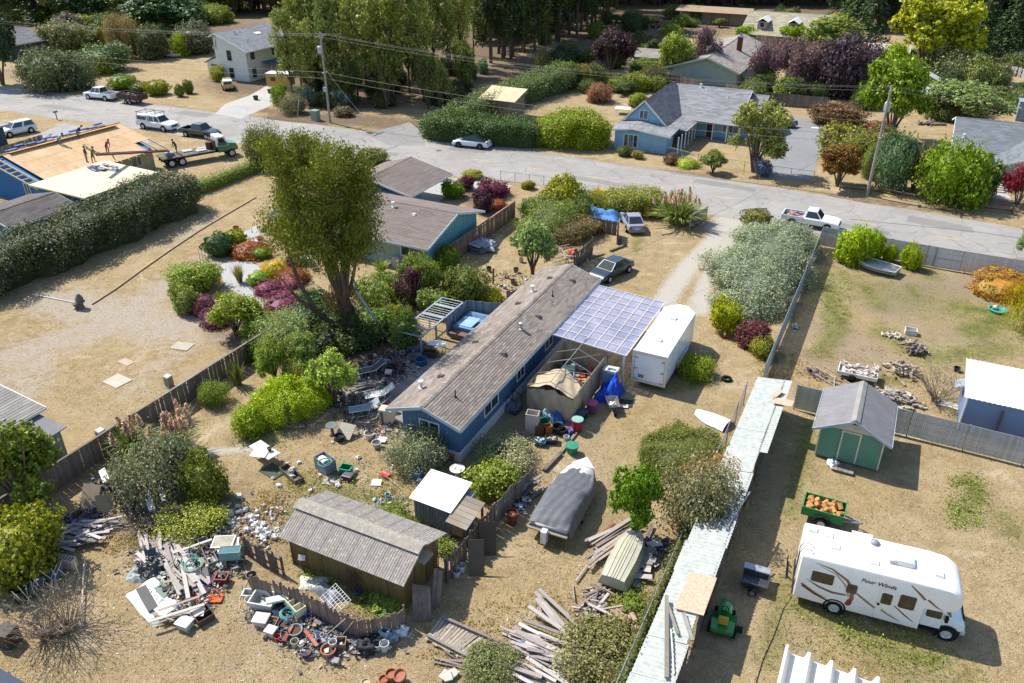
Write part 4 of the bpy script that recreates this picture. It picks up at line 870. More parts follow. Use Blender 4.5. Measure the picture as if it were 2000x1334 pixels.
def proto(kind):
 "unit plants: radius 1, height 1; three shapes of each kind: (foliage mesh, wood mesh)"
 if kind in PROTO:return PROTO[kind]
 out=[]
 for s in range(3):
  g=random.Random(kind+str(s));w_=MB();ar=AR.get(kind,1);sd=abs(hash(kind))%50+s*7 if 0 else sum(map(ord,kind))+s*7
  if kind in('bush','fine','big','rough'):
   bl=[(0,0,.4,.86,.86,.5)]
   for i in range(6 if kind!='rough' else 8):
    a=g.uniform(0,6.3);r=g.uniform(.35,.72);z=g.uniform(.2,.66);q=g.uniform(.3,.45);bl.append((r*cos(a),r*sin(a),z,q,q,q*.75))
   n,sz={'bush':(8500,.09),'fine':(14000,.066),'big':(9000,.06),'rough':(13000,.058)}[kind]
   V=blob_leaves(bl,n,sz,.14 if kind!='rough' else .3,8,.62,.4,.55,seed=sd,ar=ar);stems(w_,6,.03,.7,1,sd,.08,.55)
  elif kind=='ball':
   V=blob_leaves([(0,0,.48,1,1,.53)],6000,.07,.05,6,.92,.25,.6,seed=sd,inner=.02);stems(w_,4,.04,.5,1,sd,.05,.4)
  elif kind=='mat':      # low flowering mound
   V=blob_leaves([(0,0,.1,1,1,.85)],6000,.07,.05,5,.9,.5,.5,seed=sd,inner=.03);stems(w_,5,.02,.4,1,sd)
  elif kind=='wisp':     # thin upright branches, small leaves
   bl=[]
   for i in range(16):
    a=g.uniform(0,6.3);r=g.uniform(0,.8);bl.append((r*cos(a),r*sin(a),g.uniform(.35,.86-.25*r),g.uniform(.12,.26),g.uniform(.12,.26),g.uniform(.14,.26)))
   V=blob_leaves(bl,8000,.06,.4,6,.3,.4,.5,seed=sd,ar=ar);stems(w_,16,.02,.85,1,sd,.06,.75,6)
  elif kind=='dead':
   V=blob_leaves([(0,0,.5,.8,.8,.5)],260,.05,.4,4,.4,.4,.5,seed=sd,ar=ar);stems(w_,46,.012,.8,1,sd,.1,.95,6,.5)
   for i in range(60):
    a=g.uniform(0,6.3);r=g.uniform(.2,.8);z=g.uniform(.2,.7);w_.tube([(r*cos(a),r*sin(a),z),(r*cos(a)+g.uniform(-.3,.3),r*sin(a)+g.uniform(-.3,.3),z+g.uniform(.05,.35))],.008,4,.002)
  elif kind in('blade','flax','yucca'):
   n={'blade':520,'flax':130,'yucca':260}[kind];vs=[]
   for i in range(n):
    a=g.uniform(0,6.3);L=g.uniform(.6,1.05);lean=g.uniform(.05,1)if kind!='yucca' else g.uniform(.2,1.2);wd={'blade':.022,'flax':.05,'yucca':.035}[kind]
    r0=g.uniform(0,.22);x0,y0=r0*cos(a),r0*sin(a);dx,dy=cos(a),sin(a);pr=[]
    for t in(0,.35,.7,1):
     rr=r0+lean*L*t*(.35+.65*t*(1 if kind=='blade' else .5));z=L*(t-.62*lean*t*t*(1 if kind=='blade' else .55));pr.append((rr*dx,rr*dy,max(.0,z)))
    for j in range(3):
     w0,w1=wd*(1-j*.28),wd*(1-(j+1)*.3);p,q_=pr[j],pr[j+1]
     vs+=[(p[0]-dy*w0,p[1]+dx*w0,p[2]),(p[0]+dy*w0,p[1]-dx*w0,p[2]),(q_[0]+dy*w1,q_[1]-dx*w1,q_[2]),(q_[0]-dy*w1,q_[1]+dx*w1,q_[2])]
   V=np.array(vs);w_.lathe([(.2,0),(.16,.12),(0,.14)],8)
  elif kind in('round','loose','airy'):        # trees on one trunk
   lo={'round':.42,'loose':.38,'airy':.35}[kind]
   bl=[(0,0,.66,.6,.6,.27)]if kind!='airy' else[(0,0,.68,.4,.4,.2)]
   for i in range({'round':9,'loose':13,'airy':15}[kind]):
    a=g.uniform(0,6.3);r=g.uniform(.3,.75);z=g.uniform(lo,.88-.2*r);q=g.uniform(.24,.42)*(1 if kind!='airy' else .75);bl.append((r*cos(a),r*sin(a),z,q,q,q*.42))
   V=blob_leaves(bl,{'round':13000,'loose':11000,'airy':9000}[kind],.078,.22 if kind!='round' else .14,9,.5,.4,.55,seed=sd,ar=ar)
   w_.tube([(0,0,0),(.02,.02,.2),(-.02,.02,.45),(0,0,.7)],.075,8,.02);stems(w_,8,.035,.72,1,sd,.02,.62,5)
  elif kind=='euc':
   bl=[];k=28
   for i in range(k):
    t=i/k;z=.34+.64*t;R=.95*(1-.5*abs(t-.45)*1.6);a=i*2.4+g.uniform(-.5,.5);r=R*g.uniform(.2,.85);q=g.uniform(.2,.32)
    bl.append((r*cos(a),r*sin(a),z,q,q,q*g.uniform(.2,.34)))
   V=blob_leaves(bl,5600,.12,.34,8,.3,.25,.42,.45,seed=sd,ar=ar)
   lean=g.uniform(-.12,.12);w_.tube([(0,0,0),(lean*.3,.02,.25),(lean*.8,-.02,.5),(lean,0,.78),(lean*1.3,.03,.97)],.085,8,.015)
   for b_ in bl[::2]:
    zt=max(.22,b_[2]-.22);w_.tube([(lean*zt,0,zt),((b_[0]+lean*zt)*.55,b_[1]*.55,(zt+b_[2])*.5),b_[:3]],.028,5,.006)
  elif kind=='pole':     # tall straight grove tree, crown only high up
   bl=[]
   for i in range(28):
    z=g.uniform(.14,.98);a=g.uniform(0,6.3);r=g.uniform(.1,.75);q=g.uniform(.25,.42);bl.append((r*cos(a),r*sin(a),z,q,q,q*.2))
   V=blob_leaves(bl,5200,.12,.3,8,.35,.25,.5,.4,seed=sd,ar=ar);lean=g.uniform(-.25,.25)
   w_.tube([(0,0,0),(lean*.2,.05,.3),(lean*.6,-.03,.6),(lean,0,.95)],.085,7,.02);stems(w_,5,.02,.9,.8,sd,.02,.5,4)
  elif kind=='conifer':
   C=[];D=[]
   for i in range(40):
    t=i/40;z=.06+.92*t;R=(1-t)**.85
    for j in range(max(4,int(16*R))):
     a=g.uniform(0,6.3)
     for u_ in np.linspace(.25,1,8):C.append((R*u_*cos(a)+g.gauss(0,.03),R*u_*sin(a)+g.gauss(0,.03),(z-.1*u_*u_*R)*ar+g.gauss(0,.03)));D.append((cos(a)*.4,sin(a)*.4,1))
   V=leaf_quads(np.array(C),norm(np.array(D)+np.random.default_rng(sd).normal(size=(len(D),3))*.4),.11,.5,0,np.random.default_rng(sd));w_.tube([(0,0,0),(0,0,.5),(0,0,.97)],.06,7,.01)
  elif kind=='willow':
   C=[];D=[]
   for i in range(230):
    a=g.uniform(0,6.3);r=g.uniform(.1,.95);zt=.98-.35*r*r
    for u_ in np.linspace(0,1,16):C.append((r*cos(a)+g.gauss(0,.03),r*sin(a)+g.gauss(0,.03),ar*zt*(1-.85*u_)));D.append((cos(a),sin(a),.3))
   V=leaf_quads(np.array(C),norm(np.array(D)),.08,.25,.85,np.random.default_rng(sd));w_.tube([(0,0,0),(0,0,.8)],.07,7,.03)
  if kind in('ball','mat','bush','fine'):V=core(V,(0,0,.48 if kind=='ball' else .1 if kind=='mat' else .42),{'ball':(.9,.9,.48),'mat':(.9,.9,.76)}.get(kind,(.56,.56,.32)),ar)
  w_.v=[(x,y,z*ar)for x,y,z in w_.v]
  out.append((quads_mesh(kind+'_leaves',V),w_.mesh(kind+'_wood',True)))
 PROTO[kind]=out;return out
TREES={'round','loose','airy','euc','pole','conifer','willow'}
FK=1.14
def leafcol(hexs,k=1):c=lin(hexs);return tuple(min(.9,x*FK*k)for x in c)+(1,)
pcount=[0]
def plant(name,label,cat,kind,base,r,h,hexs,group=None,rz=None,ry=None,bark=None,k=1):
 pcount[0]+=1;f,wd=proto(kind)[pcount[0]%3]
 o=thing(name,label,cat,base,rnd.uniform(0,6.28)if rz is None else rz,group)
 tree=kind in TREES
 for nm,me,m in(('crown' if tree else 'foliage',f,NEEDLE if kind=='conifer' else LEAF),('trunk' if tree else 'stem',wd,bark or(BARK if tree else TWIG))):
  if not me.materials:me.materials.append(None)
  c=link(nm,me,None,o);c.scale=(r,ry or r,h/AR.get(kind,1))
  c.material_slots[0].link='OBJECT';c.material_slots[0].material=m
  if nm in('crown','foliage'):c.color=leafcol(hexs,k)
  if nm=='trunk' and kind in('euc','pole'):kk=min(r,h*.13);c.scale=(kk,kk,h/AR[kind])
 return o
def bbox(u0,v0,u1,v1,tree=False):
 "ground point, radius and height of a plant from the extent it has in the photo"
 uc=(u0+u1)/2;vb=v1-(v1-v0)*.2
 for _ in range(4):
  p=P(uc,vb);s=pxm(p);dl=math.atan2(CAM_H,math.hypot(p.x,p.y));r=(u1-u0)/2/s
  h=((v1-v0)/s-.35*r*sin(dl))/cos(dl);vb=v1
  if not tree:
   R=r*sin(dl);T=max((v1-v0)/s-R,R*1.15);c=(T*T-R*R)/(2*T);h=max(.6*r,2*c/cos(dl));vb=v1-R*s*.9
 return P(uc,vb),r*(1 if tree else 1.06),h*(1 if tree else 1.06)
def shrub(name,label,kind,u0,v0,u1,v1,hexs,cat='shrub',group=None,k=1,hs=1):
 p,r,h=bbox(u0,v0,u1,v1,kind in TREES);return plant(name,label,cat,kind,p,r,h*hs,hexs,group,k=k)
def hedge(name,label,path,wd,ht,n,sz,hexs,wob=.35,dome=.35,cat='hedge',seed=4,k=1,taper=.0,mt=None,flop=.0):
 "mass of leaves swept along a lot-frame path [(b, a)], leaves on a lumpy rounded section over a core in darkened leaf colour"
 g=np.random.default_rng(seed);pts=np.array(path,float);seg=np.linalg.norm(np.diff(pts,axis=0),axis=1);cum=np.r_[0,np.cumsum(seg)];L=cum[-1]
 wds=np.array(wd if hasattr(wd,'__len__')else[wd]*len(path),float);hts=np.array(ht if hasattr(ht,'__len__')else[ht]*len(path),float)
 o=lot_thing(name,label,cat,*path[len(path)//2]);ob,oa=path[len(path)//2]
 def surf(s,th,dep):
  x=np.interp(s,cum,pts[:,0]);y=np.interp(s,cum,pts[:,1]);i=np.clip(np.searchsorted(cum,s)-1,0,len(seg)-1)
  tx,ty=(np.diff(pts,axis=0)[i]/seg[i][:,None]).T;W_,H_=np.interp(s,cum,wds),np.interp(s,cum,hts)
  end=np.clip(np.minimum(s,L-s)/(W_*.45+.01),0,1)**.5;e2=.25+.75*end
  lump=1+wob*.35*(np.sin(s*.9+th*2.1)+np.sin(s*2.3+th*3.7+1)*.6+np.sin(s*4.9-th*5)*.35)
  c,sn=np.cos(th),np.sin(th);p_=dome
  cx=np.sign(c)*np.abs(c)**p_*W_/2*e2*lump*dep;cz=np.abs(sn)**(p_*1.1)*H_*(.55+.45*end)*(.8+.2*lump)*dep
  q=np.stack([x-ty*cx,y+tx*cx,np.maximum(cz,.02)],1);nn=np.stack([-ty*c,tx*c,sn+.25],1);return q,norm(nn)
 per=7;kq=n//per;s=g.uniform(0,L,kq);th=g.uniform(.02,pi-.02,kq);dep=np.where(g.random(kq)<.15,g.uniform(.55,.85,kq),g.uniform(.86,1.04,kq))
 C,Nn=surf(s,th,dep);C=np.repeat(C,per,0)+g.normal(size=(kq*per,3))*sz*1.3;Nn=norm(np.repeat(Nn,per,0)*.7+g.normal(size=(kq*per,3))*.5+np.array([0,0,.25]));kp=C[:,2]>0;C,Nn=C[kp],Nn[kp]
 C[:,0]-=ob;C[:,1]-=oa
 f=link('foliage',quads_mesh(name+'_leaves',leaf_quads(C,Nn,sz,.55,flop,g)),mt or LEAF,o);f.color=leafcol(hexs,k)
 ns,na=max(4,int(L/.7)),10;ss,tt=np.meshgrid(np.linspace(0.02,L-.02,ns),np.linspace(.0,pi,na),indexing='ij')
 q,_=surf(ss.ravel(),tt.ravel(),np.full(ss.size,.8));q[:,0]-=ob;q[:,1]-=oa
 m=MB();m.add(q.tolist(),[(i*na+j,i*na+j+1,(i+1)*na+j+1,(i+1)*na+j)for i in range(ns-1)for j in range(na-1)]+[tuple(range(na))[::-1],tuple(range((ns-1)*na,ns*na))])
 c=link('shaded_core',m.mesh('shaded_core',True),LEAF,o);c.color=leafcol(hexs,.6*k);return o  # inner shell in darkened leaf colour: shade between the leaves is painted in
# ------------------------------------------------------------------ hedges
hedge('broadleaf_hedge','huge dark broadleaf hedge beside the dry lot',[(-64.6,24),(-64.2,34),(-63.8,43),(-64.2,50),(-64.8,56.5)],[5.2,5.6,5.0,5.2,5.4],[3.4,3.5,3.6,3.9,3.9],48000,.18,'6a7848',.55,.5,k=.48)
hedge('clipped_hedge','low clipped bright green hedge at the end of the dry lot',[(-66.4,58.5),(-66.2,72)],1.5,1.3,7000,.13,'8b9c45',.1,.45,k=.8)
hedge('laurel_hedge','dark clipped laurel hedge along the street beside the white car',[(-57,89.5),(-52,89.6),(-46,90.8),(-41,92.2)],4.6,3.1,24000,.19,'5f7a3c',.25,.4,k=.7)
hedge('privet_hedge','tall bright privet hedge between the street and the blue house',[(-42.5,93.2),(-38,94.4),(-33.4,95.4)],[6.5,7,6],[3.5,3.9,3.8],24000,.2,'98a53a',.35,.5,k=.85)
hedge('border_hedge','long dark hedge running back from the street toward the grove',[(-55.2,92),(-55.5,100),(-54,112),(-52.5,122),(-51.5,128)],[4,4.4,5,5.6,5],[2.6,2.8,3.2,3.6,3.6],24000,.22,'7a8c55',.4,.5,k=.7)
hedge('silver_shrub_border','large billowing silver-green shrub beside the gravel drive',[(-7.6,55),(-8.2,58.5),(-8.8,62),(-8.4,67),(-7.6,73.4)],[3.2,5.0,6.4,6.2,4.6],[1.0,1.9,2.3,2.5,2.2],60000,.13,'a3ad90',.85,.6,'shrub',k=.85)
hedge('bramble_mass','green bramble thicket over the end of the lean-to roof',[(-9.6,36.2),(-7.6,36.6),(-5.4,37.4)],[3.6,4.4,4.2],[1.3,1.7,2.5],24000,.075,'8a9048',.5,.6,'bramble',k=.66)
hedge('dry_bramble','rust-brown dry bramble creeping onto the pale green roof',[(-6.3,32.4),(-5.2,34.2),(-4.4,36)],[2.2,3.0,2.6],[1.5,2.3,2.45],7000,.09,'a58450',.6,.6,'bramble',k=.8)
hedge('ivy_fence_line','ivy and weeds grown along the old fence beside the lean-to',[(-5.3,17),(-5.25,22),(-5.3,27),(-5.3,31)],[.5,.6,.7,.7],[1.6,1.8,1.9,1.9],4200,.09,'7d8045',.7,.6,'ivy',k=.7)
hedge('lime_thicket','bright lime-green thicket at the end of the wooden fence',[(-32.3,29.2),(-30.6,30.6),(-29,32.8)],[2.6,3.4,2.6],[1.4,2.1,1.3],26000,.085,'a3b43e',.6,.6,'thicket',k=.95)
hedge('brush_bank','tangled green brush behind the board fence near the street',[(-28.5,62),(-28.6,66),(-28.4,71),(-29,74.5)],[4,5,5,3.5],[1.4,2.2,2.2,1.6],12000,.15,'8c9a50',.6,.6,'brush',k=.75)
hedge('dry_brush_bank','brown dead brush heaped against the board fence',[(-27,62.6),(-25.6,65.6),(-23.8,67.6)],[2.6,3.4,2.2],[1.2,1.7,1.2],6000,.12,'8d7a50',.7,.6,'brush',k=.75)
hedge('street_shrubbery','mixed green shrubbery along the street behind the silver coupe',[(-26.6,73.6),(-23,74.4),(-19.5,74.6)],[3,3.8,3.4],[1.7,2.3,2.1],13000,.15,'9fa04c',.5,.55,'shrubbery',k=.85)
hedge('ivy_mound','dark ivy and undergrowth around the eucalyptus foot',[(-34,37.4),(-32.6,39.6),(-31.2,42.8)],[3.4,4.0,3.6],[1.1,1.5,1.1],9000,.17,'5a6b35',.5,.6,'ivy',k=.6)
hedge('weed_strip','green weeds and flowers between the coop and the shed',[(-20.2,26.2),(-18.8,25.0),(-16.8,24.8),(-15.2,24.6)],[1.2,1.4,.9,.8],[.35,.5,.5,.4],5000,.09,'8a9a4c',.7,.7,'weeds',k=.85)
# ------------------------------------------------------------------ the big multi-stemmed eucalyptus in the middle
def big_eucalyptus():
 base=P(688,668);o=thing('eucalyptus_tree','tall many-stemmed eucalyptus with ivy-wrapped trunk in the garden','tree',base,0)
 m=MB();q=random.Random(3);tops=[]
 m.tube([(0,0,0),(-.15,.1,1.1),(-.25,.15,2.2),(-.3,.2,3.2)],.75,12,.5)
 for i in range(13):
  an=i*2.4;sp=q.uniform(.9,2.9);zt=q.uniform(8.5,15.5);x,y=sp*cos(an)*1.15-.8,sp*sin(an)*.8
  pts=[(-.3+(x+.3)*t**1.15+q.uniform(-.15,.15),.2+(y-.2)*t+q.uniform(-.15,.15),2.0+(zt-2.0)*t)for t in(0,.2,.42,.65,.85,1)]
  m.tube(pts,.21,7,.04);tops.append(pts)
 for pts in([(-.6,.1,.9),(-2.2,-.2,2.6),(-3.3,-.3,5.2),(-3.8,-.2,7.8),(-3.9,0,9.6),(-3.9,0,10.2)],[(-1.8,-.2,2.2),(-3.4,-.6,4.0),(-4.9,-.6,6.4)]):m.tube(pts,.22,7,.04);tops.append(pts)
 o.scale=(.95,.95,.93)
 t=link('trunk',m.mesh('trunk',True),BARKP,o)
 bl=[]
 for pts in tops:
  for p in pts[4:]:
   for _ in range(2):r=q.uniform(.75,1.35);bl.append((p[0]+q.uniform(-.9,.9),p[1]+q.uniform(-.9,.9),p[2]+q.uniform(-.4,.7),r,r,r*1.0))
 for i in range(54):
  t_=q.random();z=7.6+7.8*t_;R=4.1*sin(pi*(.2+.68*t_))**.7;an=q.uniform(0,6.28);rr=R*q.uniform(.55,1);s=q.uniform(.7,1.2);bl.append((rr*cos(an)-1.0,rr*sin(an)*.85,z,s,s,s*1.05))
 for x,z,s in((-.8,14.6,1.2),(-.9,13,1.3),(-.6,15.3,.9),(-.2,12,1.3),(-2.0,15.0,1.0),(-1.9,15.7,.7),(.6,14.4,.9),(.7,15.0,.6),(-3.4,11.6,.9),(2.4,11.5,.8)):bl.append((x,0,z,s,s,s*1.1))
 V=blob_leaves(bl,64000,.2,.36,9,.4,.2,.36,.5,seed=9,inner=.2)
 c=link('crown',quads_mesh('eucalyptus_leaves',V),LEAF,o);c.color=leafcol('848a3c',.74)
 V=blob_leaves([(-.1,.05,.9,1.05,1.0,1.1),(-.25,.15,2.3,.8,.8,1.2)],2600,.16,.2,7,.8,.2,.7,0,seed=12,inner=.03)
 c=link('ivy',quads_mesh('ivy_leaves',V),LEAF,o);c.color=leafcol('4f6030',.7)
 V=blob_leaves([(-.3,.2,4.2,1.0,.9,1.4),(-1.0,.1,3.4,.8,.7,.9)],1200,.25,.3,6,.4,.1,.25,.6,seed=13);c=link('dead_twigs',quads_mesh('dead_twig_leaves',V),LEAF,o);c.color=leafcol('7a6650',.8)
big_eucalyptus()
